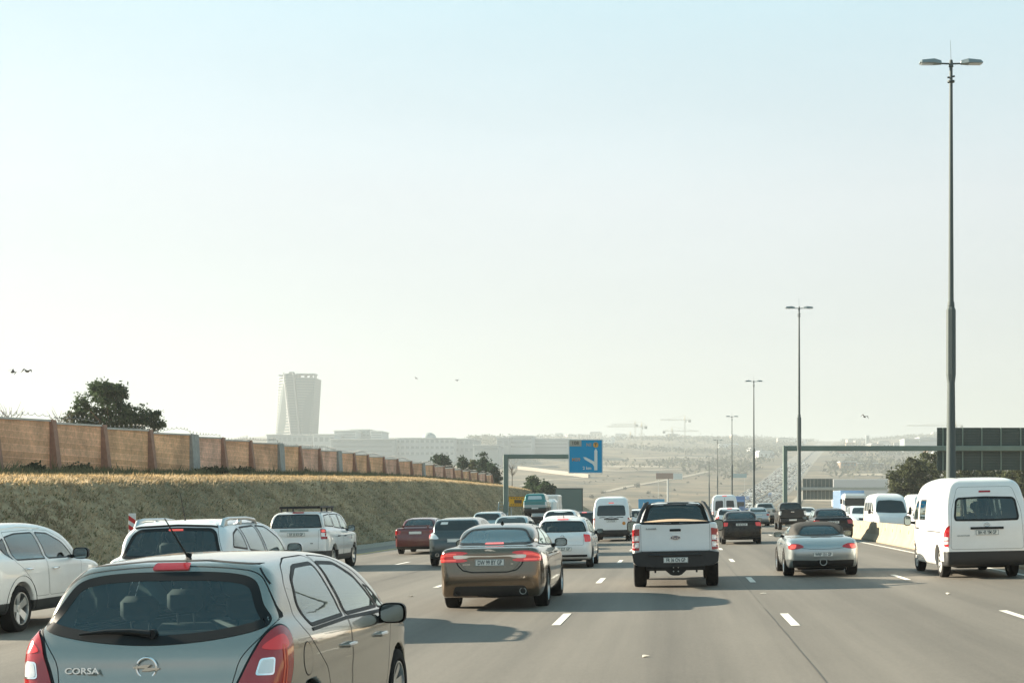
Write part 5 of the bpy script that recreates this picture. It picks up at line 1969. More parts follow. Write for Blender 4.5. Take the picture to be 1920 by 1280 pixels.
def polo():
    c = Car(HATCH, .032, 'hatchback_car', 'white hatchback with plate WP 227 GP between the bronze saloon and the pickup', 'car', (-3.27, 40.6), P_WHITE2)
    g = G_TINT
    c.glass('rear_window', 0, rounded(sym([(0, 1.36), (.52, 1.345), (.60, 1.30), (.70, 1.04), (0, 1.03)]), .05), g, .03)
    c.glass('side_window', 90, rounded([(.62, 1.02), (.55, 1.18), (.82, 1.36), (1.45, 1.385), (1.56, .98)], .05), g, .022, mirror=True)
    c.glass('side_window', 90, rounded([(1.64, .98), (1.53, 1.385), (1.95, 1.37), (2.3, 1.25), (2.78, .96)], .05), g, .022, mirror=True)
    c.glass('windscreen', 180, rounded(sym([(0, 1.36), (.45, 1.34), (.55, 1.29), (.70, .99), (0, .98)]), .06), G_CLEAR, .04)
    c.split('tailgate', 0, rounded([(-.60, 1.41), (.60, 1.41), (.72, 1.03), (.60, .98), (.60, .66), (-.60, .66), (-.60, .98), (-.72, 1.03)], .04))
    c.split('front_door', 90, rounded([(1.50, 1.42), (2.0, 1.41), (2.9, .92), (2.74, .30), (1.60, .30), (1.60, 1.0)], .06), True)
    c.shell()
    c.patch('tail_light', M_LAMPLIT, 20, rounded([(.60, .97), (.78, .95), (.80, .76), (.62, .75)], .035), .012, True)
    c.patch('brake_light', M_BRAKE, 0, rounded([(-.15, 1.415), (.15, 1.415), (.16, 1.385), (-.16, 1.385)], .01), .012)
    c.plate('WP 227 GP', .56, w=.52, hh=.11)
    yb = c.project(np.array([[0, .90]]), 0, 0)[0][1]
    b = MB()
    t = np.linspace(0, 2 * math.pi, 25)
    b.tube([(.055 * math.cos(a), yb - .01, .90 + .055 * math.sin(a)) for a in t], .006, 6, cap=False)
    b.tube([(-.035, yb - .01, .935), (-.012, yb - .01, .865), (0, yb - .01, .90), (.012, yb - .01, .865), (.035, yb - .01, .935)], .005, 6)
    b.build('badge', M_CHROME, c.root, True)
    c.strip('lower_bumper', M_BLACK, 0, [(-.70, .36), (.70, .36)], .06, .006, thick=.01)
    c.mirror(2.55, .98, M_BLACK, (.2, .12, .14), .06)
    c.handle(1.75, .85, P_WHITE2)
    z0 = c.roof(0, .75)
    MB().tube([(0, .74, z0), (0, .6, z0 + .12)], [.012, .004], 6).build('antenna', M_BLACK, c.root, True)
    c.wheels(M_RIM, 5, .2)
    c.under()
    c.seats(1.75, .95, .36, .98)
    return c


def mazda():
    c = Car(scaled(HATCH, 1.1, 1.02, 1.02), .034, 'hatchback_car', 'slate hatchback with a white sticker in its rear window, behind the bronze saloon', 'car', (-6.8, 43.6), P_SLATE)
    c.s['wheels'] = (.80, 3.44, .32, .865)
    g = G_DARK
    c.glass('rear_window', 0, rounded(sym([(0, 1.40), (.48, 1.39), (.56, 1.35), (.68, 1.12), (0, 1.11)]), .05), G_DARK, cut=False)
    c.glass('side_window', 90, rounded([(.75, 1.06), (.85, 1.22), (1.1, 1.38), (1.65, 1.41), (1.72, 1.0)], .05), g, mirror=True, cut=False)
    c.glass('side_window', 90, rounded([(1.8, 1.0), (1.72, 1.41), (2.1, 1.39), (2.5, 1.27), (3.05, .98)], .05), g, mirror=True, cut=False)
    c.glass('windscreen', 180, rounded(sym([(0, 1.38), (.45, 1.36), (.55, 1.31), (.70, 1.01), (0, 1.0)]), .06), G_DARK, cut=False)
    c.shell()
    c.patch('sticker', M_PLATE, 0, rounded([(-.46, 1.36), (-.25, 1.36), (-.27, 1.29), (-.49, 1.29)], .01), .008, thick=.004)
    c.patch('tail_light', M_LENS, 24, spline([(.50, .86), (.58, .96), (.72, 1.02), (.84, 1.0), (.86, .88), (.70, .855)], 4), .012, True)
    c.patch('lit_lens', M_LAMPLIT, 24, spline([(.77, .99), (.85, .98), (.86, .89), (.78, .88)], 4), .016, True, thick=.006)
    c.strip('bumper_crease', P_SLATE, 0, [(-.72, .60), (0, .63), (.72, .60)], .04, .02, thick=.03)
    for sg in (-1, 1):
        y0 = c.project(np.array([[sg * .56, .36]]), 0, 0)[0][1]
        MB().lathe([(-.03, .055), (-.03, .045), (.10, .045), (.10, .055)], 16, 0, (sg * .56, y0, .36), 'y', True).build('exhaust', M_CHROME, c.root, True)
    c.plate('', .80, w=.5)
    c.mirror(2.75, 1.0, P_SLATE, (.2, .12, .14), .06)
    c.wheels(M_RIM, 5, .21)
    c.under()
    return c


def generic(kind, name, label, cat, pos, pnt, h=.05, sc=(1, 1, 1), lit=False, brake=False, plate='', group=None, yaw=0.0, spoiler=False, rail=False, lampz=None, white_lamps=False, cut=None):
    base = {'sedan': SEDAN, 'hatch': HATCH, 'suv': SUV}[kind]
    sp = scaled(base, *sc)
    H, W, L = sc[2], sc[1], sc[0]
    c = Car(sp, h, name, label, cat, pos, pnt, group, yaw)
    cut = (h < .042) if cut is None else cut
    g = G_TINT if cut else G_DARK
    gw = G_CLEAR if cut else G_DARK
    S = lambda pts: [(a * W, b * H) for a, b in pts]
    Q = lambda pts: [(a * L, b * H) for a, b in pts]
    if kind == 'sedan':
        c.glass('rear_window', 0, rounded(sym(S([(0, 1.385), (.42, 1.375), (.52, 1.33), (.64, 1.085), (0, 1.075)])), .06), g, .03, cut=cut)
        c.glass('side_window', 90, rounded(Q([(1.18, 1.06), (1.42, 1.33), (2.02, 1.385), (2.06, 1.0)]), .05), g, .025, mirror=True, cut=cut)
        c.glass('side_window', 90, rounded(Q([(2.14, 1.0), (2.10, 1.385), (2.5, 1.35), (3.12, 1.0)]), .05), g, .025, mirror=True, cut=cut)
        c.glass('windscreen', 180, rounded(sym(S([(0, 1.37), (.42, 1.36), (.52, 1.31), (.66, 1.03), (0, 1.02)])), .06), gw, .04, cut=cut)
        lam = [(.56, .95), (.70, .96), (.845, .92), (.85, .79), (.60, .79)]
        pz, bz = .86, 1.10
    elif kind == 'hatch':
        c.glass('rear_window', 0, rounded(sym(S([(0, 1.37), (.50, 1.355), (.58, 1.31), (.68, 1.06), (0, 1.05)])), .05), g, .03, cut=cut)
        c.glass('side_window', 90, rounded(Q([(.62, 1.02), (.58, 1.18), (.85, 1.36), (1.45, 1.385), (1.56, .98)]), .05), g, .022, mirror=True, cut=cut)
        c.glass('side_window', 90, rounded(Q([(1.64, .98), (1.53, 1.385), (1.95, 1.37), (2.3, 1.25), (2.78, .96)]), .05), g, .022, mirror=True, cut=cut)
        c.glass('windscreen', 180, rounded(sym(S([(0, 1.36), (.45, 1.34), (.55, 1.29), (.70, .99), (0, .98)])), .06), gw, .04, cut=cut)
        lam = [(.62, .98), (.76, .97), (.81, .90), (.81, .74), (.65, .73)]
        pz, bz = .60, 1.40
    else:
        suv_common(c, g, cut)
        lam = [(.72, 1.14), (.86, 1.10), (.90, .88), (.75, .86)]
        pz, bz = .86, 1.60
    c.shell(bumper_region(.33 * H, M_NEARBLACK))
    c.patch('tail_light', M_LENS if white_lamps else (M_LAMPLIT if lit else M_LAMP), 20, rounded(S(lam), .03), .012, True)
    if white_lamps:
        c.patch('red_lens', M_LAMPLIT, 20, rounded(S([(lam[0][0] + .02, lam[0][1] - .01), (lam[1][0], lam[1][1] - .01), (lam[1][0], lam[1][1] - .07), (lam[0][0] + .02, lam[0][1] - .07)]), .02), .016, True, thick=.005)
    if brake:
        c.patch('brake_light', M_BRAKE, 0, rounded(S([(-.14, bz + .02), (.14, bz + .02), (.14, bz - .012), (-.14, bz - .012)]), .01), .012)
    # head lamps and grille for cars seen from the front
    L_ = sp['L']
    zf = {'sedan': .70, 'hatch': .72, 'suv': .86}[kind] * H
    c.patch('headlight', M_LENS, 155, rounded([(-.72 * W, zf + .07), (-.50 * W, zf + .03), (-.48 * W, zf - .06), (-.74 * W, zf - .03)], .03), .010, False)
    c.patch('headlight', M_LENS, 205, rounded([(.72 * W, zf + .07), (.50 * W, zf + .03), (.48 * W, zf - .06), (.74 * W, zf - .03)], .03), .010, False)
    c.patch('grille', M_BLACK, 180, rounded(S([(-.34, zf / H + .0), (.34, zf / H + .0), (.30, zf / H - .12), (-.30, zf / H - .12)]), .03), .008)
    if plate is not None:
        c.plate(plate, pz * H, w=.5, hh=.11)
    if spoiler:
        z = 1.085 * H
        b = MB()
        b.box((0, .16, z + .05), (1.16 * W, .16, .03), bev=.012)
        for sg in (-1, 1):
            b.box((sg * .5 * W, .17, z + .015), (.08, .12, .08), bev=.01)
        b.build('spoiler', pnt, c.root)
    if rail:
        for sg in (-1, 1):
            xr = sg * .58
            z0 = c.roof(xr, 1.2)
            MB().tube([(xr, .55, z0 - .05), (xr, .7, z0 + .05), (xr, 1.9, z0 + .05), (xr, 2.1, z0 - .04)], .025, 8).build('roof_rail', M_RIM, c.root, True)
    my = {'sedan': 2.95, 'hatch': 2.6, 'suv': 2.86}[kind] * L
    c.mirror(my, {'sedan': 1.0, 'hatch': .98, 'suv': 1.14}[kind] * H, pnt if h > .04 else M_BLACK, (.2, .12, .14), .06)
    c.wheels(M_RIM, 5, .2)
    c.under(sp['wheels'][2] * .6, .42)
    if cut:
        c.seats({'sedan': 2.05, 'hatch': 1.75, 'suv': 1.95}[kind] * L, {'sedan': 1.25, 'hatch': .95, 'suv': 1.2}[kind] * L, .36 * H, {'sedan': .98, 'hatch': .98, 'suv': 1.12}[kind] * H)
    return c


def pickup(name, label, pos, pnt, h=.05, canopy=False, lights=M_LAMP, plate='', yaw=0.0, group=None):
    sp = scaled(RANGER, .97, .97, .97)
    if canopy:
        sp['gh'] = [(.07, 1.1), (.09, 1.32), (.22, 1.62), (.32, 1.74), (.5, 1.77), (2.2, 1.77), (2.9, 1.73), (3.2, 1.6), (3.7, 1.24), (3.8, 1.1), (3.75, .95), (.3, .95)]
        sp['plan_gh'] = [(.05, .76), (.2, .79), (2.3, .80), (3.1, .78), (3.8, .70)]
    c = Car(sp, h, name, label, 'pickup truck', pos, pnt, group, yaw)
    if canopy:
        c.glass('rear_window', 0, rounded(sym([(0, 1.68), (.52, 1.67), (.66, 1.36), (0, 1.35)]), .04), G_DARK, cut=False)
    else:
        c.glass('rear_window', 0, rounded(sym([(0, 1.73), (.50, 1.72), (.56, 1.67), (.66, 1.345), (0, 1.335)]), .06), G_DARK, cut=False)
    c.glass('side_window', 90, rounded([(1.95, 1.29), (2.0, 1.65), (2.55, 1.69), (2.58, 1.24)], .05), G_DARK, mirror=True, cut=False)
    c.glass('side_window', 90, rounded([(2.68, 1.23), (2.64, 1.69), (2.96, 1.65), (3.5, 1.21)], .05), G_DARK, mirror=True, cut=False)
    c.glass('windscreen', 180, rounded(sym([(0, 1.69), (.48, 1.67), (.58, 1.61), (.74, 1.28), (0, 1.26)]), .06), G_DARK, cut=False)
    c.split('tailgate', 0, rounded([(-.69, 1.33), (.69, 1.33), (.69, .79), (-.69, .79)], .03))
    c.shell()
    c.patch('tail_light', lights, 12, rounded([(.70, 1.22), (.88, 1.20), (.88, .98), (.74, .95)], .03), .014, True)
    c.box('handle', M_CHROME, (0, .03, 1.16), (.24, .03, .05))
    c.box('bumper', M_NEARBLACK, (0, -.02, .62), (1.64, .18, .22), .03)
    c.plate(plate, .64, y=-.115, w=.5)
    c.mirror(3.28, 1.2, M_BLACK, (.2, .12, .2), .08)
    c.wheels(M_RIM, 6, .25)
    c.under(.36, .6)
    return c

# ------------------------------------------------------------------ traffic on our side
GRP_ON = 'cars queueing on our side of the motorway'
corsa()
jaguar()
ranger()
boxster()
hiace()
suv_rails()
kia()
landy()
polo()
mazda()
generic('sedan', 'saloon_car', 'dark red saloon with a boot spoiler below the grass bank', 'car', (-10.35, 56.2), P_RED, .04, (.97, .97, 1.0), spoiler=True)
generic('sedan', 'saloon_car', 'black saloon with silver boot strip directly right of the white pickup', 'car', (2.78, 61.0), P_BLACK, .036, (1, 1, .995), lit=True, plate='BN 07 XJ GP')
generic('sedan', 'saloon_car', 'black saloon with pale roof reflections ahead of the silver roadster', 'car', (6.72, 61.0), P_BLACK, .036, (1.04, 1.02, 1.02), plate='CK 18 RS GP')
generic('hatch', 'hatchback_car', 'pale silver car near the grass bank, left of the pale blue roof', 'car', (-9.9, 74.0), P_PALEBLUE, .05, (1.05, 1.05, 1.09))
generic('sedan', 'saloon_car', 'pale blue saloon whose roof shows behind the bronze saloon', 'car', (-6.8, 57.5), P_PALEBLUE, .045, (1, 1, 1.0))
generic('hatch', 'hatchback_car', 'small white car with lit brake light just ahead of the white hatchback', 'car', (-4.15, 50.6), P_WHITE2, .045, (.95, .98, .99), brake=True, lit=True)
generic('suv', 'suv', 'white SUV behind the small white car with the lit brake light', 'suv', (-5.2, 63.0), P_WHITE2, .05, (1, 1, .98))
generic('hatch', 'hatchback_car', 'dark car with lit brake light left of the high white minibus', 'car', (-5.1, 78.0), P_CHARCOAL, .055, (1, 1, 1.02), brake=True, lit=True)
generic('hatch', 'hatchback_car', 'white car partly seen between the minibus and the pickup mirror', 'car', (-2.45, 92.0), P_WHITE2, .06, (1, 1, 1.05))
generic('hatch', 'hatchback_car', 'white hatchback with lit brake light behind the black saloon', 'car', (3.05, 82.0), P_WHITE2, .055, (1, 1, 1.05), brake=True, lit=True)
generic('sedan', 'saloon_car', 'pale saloon roof showing between the black saloon and the silver pickup', 'car', (6.2, 108.0), P_SILVER, .07, (1, 1, 1.0))
pickup('pickup_truck', 'silver grey pickup with white canopy ahead of the black saloon', (7.25, 117.0), paint('cool_grey', (.40, .43, .43), .2, .35), .06, canopy=True, plate='')
pickup('pickup_truck', 'charcoal double cab pickup left of the second tall light mast', (7.4, 91.0), P_CHARCOAL, .05, lights=M_LENS, plate='')

c = Car(HIACE, .05, 'minibus', 'high white minibus with lit brake light under the blue sign', 'minibus', (-3.25, 70.5), P_WHITE2)
hiace_body(c, False, 'JL 12 TZ GP', False)
c.patch('sticker', mat('orange_disc', (.55, .22, .03), .5), 0, [(.62 + .085 * math.cos(t), .90 + .085 * math.sin(t)) for t in np.linspace(0, 6.28, 17)[:-1]], .01, thick=.004)
c.strip('decal', M_TRIM, 0, [(-.60, 1.19), (-.4, 1.21), (-.2, 1.17), (.0, 1.21), (.2, 1.17), (.4, 1.21), (.60, 1.19)], .035, .006)

c = Car(SPRINTER, .05, 'panel_van', 'tall pale van with two rear door windows beyond the black saloon', 'van', (3.5, 104.0), P_WHITE2)
for sg in (-1, 1):
    c.patch('rear_window', G_DARK, 0, rounded([(sg * .12, 2.0), (sg * .66, 1.98), (sg * .72, 1.28), (sg * .12, 1.28)], .08), .006)
c.patch('brake_light', M_BRAKE, 0, rounded([(-.16, 2.36), (.16, 2.36), (.16, 2.31), (-.16, 2.31)], .02), .012)
c.strip('door_joint', M_GAP, 0, [(0, .5), (0, 2.2)], .02, .003)
c.patch('tail_light', M_LAMPLIT, 20, rounded([(.80, 1.2), (.93, 1.18), (.93, .86), (.80, .86)], .03), .012, True)
c.glass('windscreen', 180, rounded(sym([(0, 2.0), (.70, 1.95), (.80, 1.35), (0, 1.33)]), .08), G_DARK, cut=False)
c.shell(bumper_region(.5, M_NEARBLACK))
c.mirror(4.5, 1.4, M_BLACK, (.18, .12, .3), .1)
c.wheels(M_STEELRIM, 8, .21)
c.under()

# recovery truck with a teal four wheel drive riding on its bed
TRX, TRY = -10.75, 107.0
tz = ground_z(TRX, TRY)
t = thing('recovery_truck', 'black recovery truck bed carrying the teal four wheel drive', 'truck', (TRX, TRY, tz))
MB().box((0, 3.0, .98), (2.3, 6.4, .16), bev=.03).build('bed', M_NEARBLACK, t)
MB().box((0, 3.2, .72), (.9, 7.6, .3), bev=.04).build('chassis', M_BLACK, t)
MB().box((0, 7.4, 1.5), (2.2, 1.9, 1.9), bev=.25).build('cab', P_WHITE2, t)
MB().box((0, -.12, .62), (2.2, .14, .22), bev=.03).build('bumper', M_NEARBLACK, t)
for sg in (-1, 1):
    MB().box((sg * .95, -.2, .64), (.3, .05, .13), bev=.01).build('tail_light', M_LAMP, t)
    for yy in (1.2, 7.0):
        w = MB()
        w.lathe([(-.14, .2), (-.14, .40), (-.10, .45), (.10, .45), (.14, .40), (.14, .2)], 24, 0, (0, 0, 0), 'x')
        w.lathe([(.1, .001), (.1, .25)], 16, 1)
        w.lathe([(-.1, .001), (-.1, .25)], 16, 1)
        o = w.build('wheel', [M_RUBBER, M_STEELRIM], t, True)
        o.location = (sg * .92, yy, .45)
MB().tube([(-.9, .3, 1.06), (-.9, .3, 1.5)], .04, 8).build('post', M_BLACK, t)
c = Car(scaled(LANDY, 1, .98, 1.0), .05, 'suv', 'teal four wheel drive with silver rear window riding on a truck bed', 'suv', (TRX, TRY + .5), P_TEAL)
c.root.location.z = tz + 1.06
c.patch('rear_window', mat('bright_glass', (.55, .6, .6), .12, .3), 0, rounded(sym([(0, 1.60), (.48, 1.59), (.54, 1.34), (0, 1.33)]), .05), .006)
c.patch('tail_light', M_LENS, 18, rounded([(.76, 1.15), (.90, 1.13), (.90, .86), (.76, .86)], .03), .012, True)
c.glass('side_window', 90, rounded([(.3, 1.33), (.42, 1.66), (2.4, 1.66), (2.9, 1.22)], .06), G_DARK, mirror=True, cut=False)
c.shell(lambda C, N, car: [('bumper', M_STEEL, (C[:, 1] < .3) & (C[:, 2] < .92) & (C[:, 2] > .74)), ('skirt', M_NEARBLACK, C[:, 2] < .7)])
c.plate('', .66)
c.wheels(M_RIM, 5, .24)

# box van and small trailer further along the same lane
BX, BY = -12.1, 132.0
bz = ground_z(BX, BY)
t = thing('box_van', 'small white box van standing in front of the grey green board', 'van', (BX, BY, bz))
MB().box((0, 2.0, 1.9), (2.1, 4.0, 2.1), bev=.12).build('body', P_WHITE, t)
MB().box((0, -.012, 1.85), (1.3, .02, .7), bev=.008).build('rear_window', G_DARK, t)
MB().box((0, 4.9, 1.45), (1.9, 1.8, 1.6), bev=.25).build('cab', P_WHITE, t)
MB().box((0, 2.4, .65), (1.9, 5.6, .3), bev=.05).build('chassis', M_NEARBLACK, t)
for sg in (-1, 1):
    for yy in (.9, 4.8):
        o = MB().lathe([(-.11, .001), (-.11, .34), (.11, .34), (.11, .001)], 20).build('wheel', M_RUBBER, t, True)
        o.location = (sg * .85, yy, .34)
RX, RY = -15.2, 124.5
rz = ground_z(RX, RY)
t = thing('loading_ramp', 'white slatted loading ramp tilted up beside the foot of the sign gantry', 'ramp', (RX, RY - 1, rz))
R_ = Matrix.Rotation(rad(52), 3, 'X')
for sg in (-1, 1):
    MB().tube([(sg * .42, -.6, .25), (sg * .42, 1.1, 2.3)], .05, 6).build('rail', M_STEEL, t)
for k in range(9):
    f_ = k / 8
    MB().box((0, -.6 + 1.7 * f_, .25 + 2.05 * f_), (.84, .10, .05), bev=.01).build('slat', M_STEEL, t)
MB().box((0, .2, .55), (1.5, 2.4, .12), bev=.02).build('deck', M_NEARBLACK, t)
for sg in (-1, 1):
    o = MB().lathe([(-.1, .001), (-.1, .3), (.1, .3), (.1, .001)], 20).build('wheel', M_RUBBER, t, True)
    o.location = (sg * .85, .3, .3)

# ------------------------------------------------------------------ oncoming traffic beyond the barrier
GRP_OFF = 'oncoming vehicles beyond the concrete barrier'
c = Car(HIACE, .05, 'minibus', 'oncoming white minibus seen over the concrete barrier', 'minibus', (11.4, 80.5), P_CREAM, yaw=math.pi)
hiace_body(c, False, '', False)
generic('sedan', 'saloon_car', 'oncoming white saloon beside the oncoming minibus behind the barrier', 'car', (12.05, 70.0), P_WHITE, .045, (1, 1, 1.0), yaw=math.pi, plate=None)
generic('hatch', 'hatchback_car', 'oncoming white car left of the minibus behind the barrier', 'car', (12.3, 98.0), P_WHITE2, .05, (1.05, 1, 1.08), yaw=math.pi, plate=None)
generic('sedan', 'saloon_car', 'oncoming cream car seen past the charcoal pickup', 'car', (11.6, 130.0), P_CREAM, .06, (1, 1, 1), yaw=math.pi, plate=None)
c = Car(SPRINTER, .06, 'panel_van', 'oncoming white van right of the oncoming minibus, mostly behind the panel van', 'van', (16.4, 98.0), P_WHITE, yaw=math.pi)
c.glass('windscreen', 180, rounded(sym([(0, 2.0), (.70, 1.95), (.80, 1.35), (0, 1.33)]), .08), G_DARK, cut=False)
c.patch('grille', M_BLACK, 180, rounded(sym([(0, .95), (.5, .93), (.45, .75), (0, .75)]), .04), .008)
c.shell(bumper_region(.5, M_NEARBLACK))
c.mirror(4.5, 1.4, M_BLACK, (.18, .12, .3), .1)
c.wheels(M_STEELRIM, 8, .21)
c.under()
# lorry with a blue load body
LX, LY = 17.5, 142.0
lz = ground_z(LX, LY)
t = thing('box_lorry', 'oncoming lorry with pale blue box body and white cab', 'lorry', (LX, LY, lz), (0, 0, math.pi))
P_BLUE = paint('box_blue', (.18, .33, .55), 0, .4)
MB().box((0, -3.6, 2.05), (2.45, 6.4, 2.3), bev=.06).build('load_body', P_BLUE, t)
MB().box((0, .75, 1.75), (2.3, 1.9, 2.3), bev=.22).build('cab', P_WHITE, t)
MB().box((0, 1.712, 2.05), (1.95, .03, .75), bev=.012).build('windscreen', G_DARK, t)
MB().box((0, 1.72, .72), (2.2, .1, .35), bev=.03).build('bumper', M_TRIM, t)
MB().box((0, -2.6, .8), (1.1, 8.0, .3), bev=.05).build('chassis', M_BLACK, t)
for sg in (-1, 1):
    MB().box((sg * 1.32, 1.5, 2.1), (.2, .12, .5), bev=.04).build('door_mirror', M_BLACK, t)
    for yy in (.6, -4.6):
        o = MB().lathe([(-.14, .001), (-.14, .46), (.14, .46), (.14, .001)], 20).build('wheel', M_RUBBER, t, True)
        o.location = (sg * .98, yy, .46)

# ------------------------------------------------------------------ concrete barrier
M_CONC = mat('concrete', (.31, .25, .17), .85, noise=.16, nscale=1.3, bump=.15, bscale=8)
prof = [(-.31, 0), (-.31, .08), (-.16, .33), (-.09, .84), (.09, .84), (.16, .33), (.31, .08), (.31, 0)]
bar = thing('median_barrier', 'pale concrete barrier along the middle of the motorway', 'barrier', (8.75, 0, .16))
bm_ = MB().prism(prof, 0.012, 3.988, 'xz')
seg0 = bm_.build('barrier_segment', M_CONC, bar)
seg0.location = (0, 0, 0)
for k in range(1, 60):
    o = seg0.copy()
    COL.objects.link(o)
    yk = k * 4.0
    o.location = (float(road_c(yk)), yk, float(road_h(yk)))
b = MB()
for k in range(60, 900):
    yk = k * 4.0
    c0 = float(road_c(yk))
    b.add([(p[0] + c0, yk, p[1] + float(road_h(yk))) for p in prof] + [(p[0] + float(road_c(yk + 4)), yk + 3.96, p[1] + float(road_h(yk + 4))) for p in prof],
          [(i, i + 8, (i + 1) % 8 + 8, (i + 1) % 8) for i in range(8)] + [tuple(range(8)), tuple(range(15, 7, -1))])
tag(b.build('barrier_run', M_CONC, bar), kind='stuff')
# lifting slots
b0 = None
for k in range(11, 20):
    for d in (1.0, 3.0):
        if b0 is None:
            b0 = MB().box((0, 0, 0), (.02, .09, .14), bev=.005).build('slot', mat('rusty_slot', (.16, .10, .06), .9), bar)
            o = b0
        else:
            o = b0.copy()
            COL.objects.link(o)
        o.location = (-.122, k * 4.0 + d, .58)
        o.rotation_euler = (0, rad(8), 0)

# ------------------------------------------------------------------ light masts in the median
M_MAST = mat('mast_paint', (.085, .105, .105), .6, 0, spec=.2, noise=.08, nscale=1.5)


def mast_builder(Ht):
    t = thing('light_mast', 'x', 'light mast')
    k = Ht / 16.05
    z1, z2 = 6.0 * k, 8.2 * k
    b = MB()
    b.tube([(0, 0, 0), (0, 0, z1)], [.185, .125], 12)
    b.build('lower_shaft', M_MAST, t, True)
    b = MB()
    n = 4
    b.tube([(0, 0, z1 - .35), (0, 0, z1), (0, 0, z2 - .12), (0, 0, z2)], [.12, .158, .155, .105], 8)
    b.build('hinge_box', M_MAST, t)
    b = MB()
    b.tube([(0, 0, z2), (0, 0, z2 + .15)], [.12, .105], 12)
    b.tube([(0, 0, z2 + .15), (0, 0, Ht - .1)], [.088, .052], 12)
    b.tube([(0, 0, Ht - .6), (0, 0, Ht - .55)], [.12, .12], 12)
    b.tube([(0, 0, Ht - .1), (0, 0, Ht + .12)], [.08, .05], 10)
    b.tube([(0, 0, Ht + .12), (-.02, 0, Ht + .75)], [.008, .005], 5)
    b.tube([(-.12, 0, Ht - .45), (.12, 0, Ht - .40)], [.03, .03], 6)
    b.build('upper_shaft', M_MAST, t, True)
    for sg in (-1, 1):
        b = MB()
        b.tube([(sg * .06, 0, Ht), (sg * .36, 0, Ht + .01)], .028, 8)
        b.build('bracket', M_MAST, t, True)
        P = [(.30, .0, .05), (.32, .05, .09), (.55, .13, .13), (.95, .12, .08), (1.02, .10, .02)]
        V, F = [], []
        for x, hw, zt in P:
            V += [(sg * x, -hw - .03, Ht - .02), (sg * x, -hw * .7, Ht + zt), (sg * x, hw * .7, Ht + zt), (sg * x, hw + .03, Ht - .02)]
        V2 = [(v[0], v[1] * .9, Ht - .07) for v in V[::4]] 
        for i in range(len(P) - 1):
            for j in range(4):
                F.append((i * 4 + j, (i + 1) * 4 + j, (i + 1) * 4 + (j + 1) % 4, i * 4 + (j + 1) % 4))
        F += [(0, 1, 2, 3), (19, 18, 17, 16)]
        V = [(a, b_, c_ + abs(a) * .035) for a, b_, c_ in V]
        h = MB().add(V, F).build('lamp_head', mat('lamp_grey', (.20, .25, .26), .5), t)
        g = MB().box((sg * .78, 0, Ht + .0), (.40, .2, .05), bev=.015).build('lens', M_LENS, h)
    return t


masts = [(46.1, 'nearest tall light mast beside the white panel van'), (103.6, 'second tall light mast standing in front of the sign backs'),
         (165.0, 'third tall light mast behind the silver grey pickup'), (231.0, 'light mast behind the pale van, second from the left cluster'),
         (314.0, 'thin far light mast just left of the pale van'), (421.0, 'hazy far light mast beyond the pale van'), (522.0, 'faint smallest light mast in the far row')]
proto = None
for i, (Y, lb) in enumerate(masts):
    top = EYE + {0: 826, 1: 368, 2: 231, 3: 165, 4: 121, 5: 90.5, 6: 73}[i] * Y / FPX
    if proto is None:
        proto = mast_builder(16.05)
        o = proto
    else:
        o = copy_tree(proto)
    x = 8.75 + .12 + float(road_c(Y))
    o.location = (x, Y, top - 16.05)
    tag(o, lb, 'light mast', 'light masts in the motorway median')

# ------------------------------------------------------------------ left cantilever sign
M_GANTRY = mat('gantry_green', (.135, .19, .165), .5, .1, noise=.1, nscale=1.2)
GY = 124.0
gx, _, _ = P3(948.5, 900, GY)
gz0 = ground_z(gx, GY)
sgn = thing('sign_gantry', 'green grey cantilever gantry holding the square blue direction sign', 'sign gantry', (gx, GY, gz0))
x1 = P3(1064, 0, GY)[0] - gx
zt = P3(0, 851.5, GY)[2] - gz0
zb = P3(0, 859.5, GY)[2] - gz0
MB().box((0, 0, zt / 2), (.42, .42, zt), bev=.04).build('post', M_GANTRY, sgn)
MB().box(((x1 + .21) / 2 + .6, 0, (zt + zb) / 2), (x1 - .21 + 1.2, .34, zt - zb), bev=.03).build('beam', M_GANTRY, sgn)
MB().box((0, 0, .1), (.9, .9, .2), bev=.03).build('base', M_CONC, sgn)
sx0, sx1 = P3(1066.5, 0, GY)[0] - gx, P3(1130.5, 0, GY)[0] - gx
sz1, sz0 = P3(0, 823.5, GY)[2] - gz0, P3(0, 887.0, GY)[2] - gz0
sw, sh = sx1 - sx0, sz1 - sz0
M_SIGNBLUE = mat('sign_blue', (.0, .26, .50), .6, spec=.08)
M_SIGNWHITE = mat('sign_white', (.62, .66, .64), .45)
M_SIGNGREY = mat('sign_grey', (.34, .33, .28), .5)
M_SIGNYEL = mat('sign_yellow', (.58, .30, .03), .45)
M_SIGNORG = mat('sign_orange', (.45, .27, .14), .45)
M_INK = mat('sign_ink', (.02, .02, .02), .5)
pn = MB().box(((sx0 + sx1) / 2, -.24, (sz0 + sz1) / 2), (sw, .06, sh), bev=.01).build('sign_panel', M_SIGNBLUE, sgn)
u = lambda a: sx0 + a * sw
v = lambda a: sz0 + a * sh
yf = -.272
fb = MB()
for a, w_ in ((0.012, .024), (.988, .024)):
    fb.box((u(a), yf - .008, v(.5)), (w_ * sw, .016, sh))
    fb.box((u(.5), yf - .010, v(a)), (sw * .952, .016, w_ * sh))
fb.build('border', M_SIGNWHITE, pn)
MB().box((u(.20), yf - .009, v(.885)), (.352 * sw, .02, .182 * sh)).build('exit_tab', M_SIGNGREY, pn)
text('exit_number', '108', .42, M_INK, pn, (u(.195), yf - .022, v(.885)), bold=.006, sx=1.0)
text('route_number', 'N1', .38, M_SIGNORG, pn, (u(.60), yf - .004, v(.835)), bold=.010)
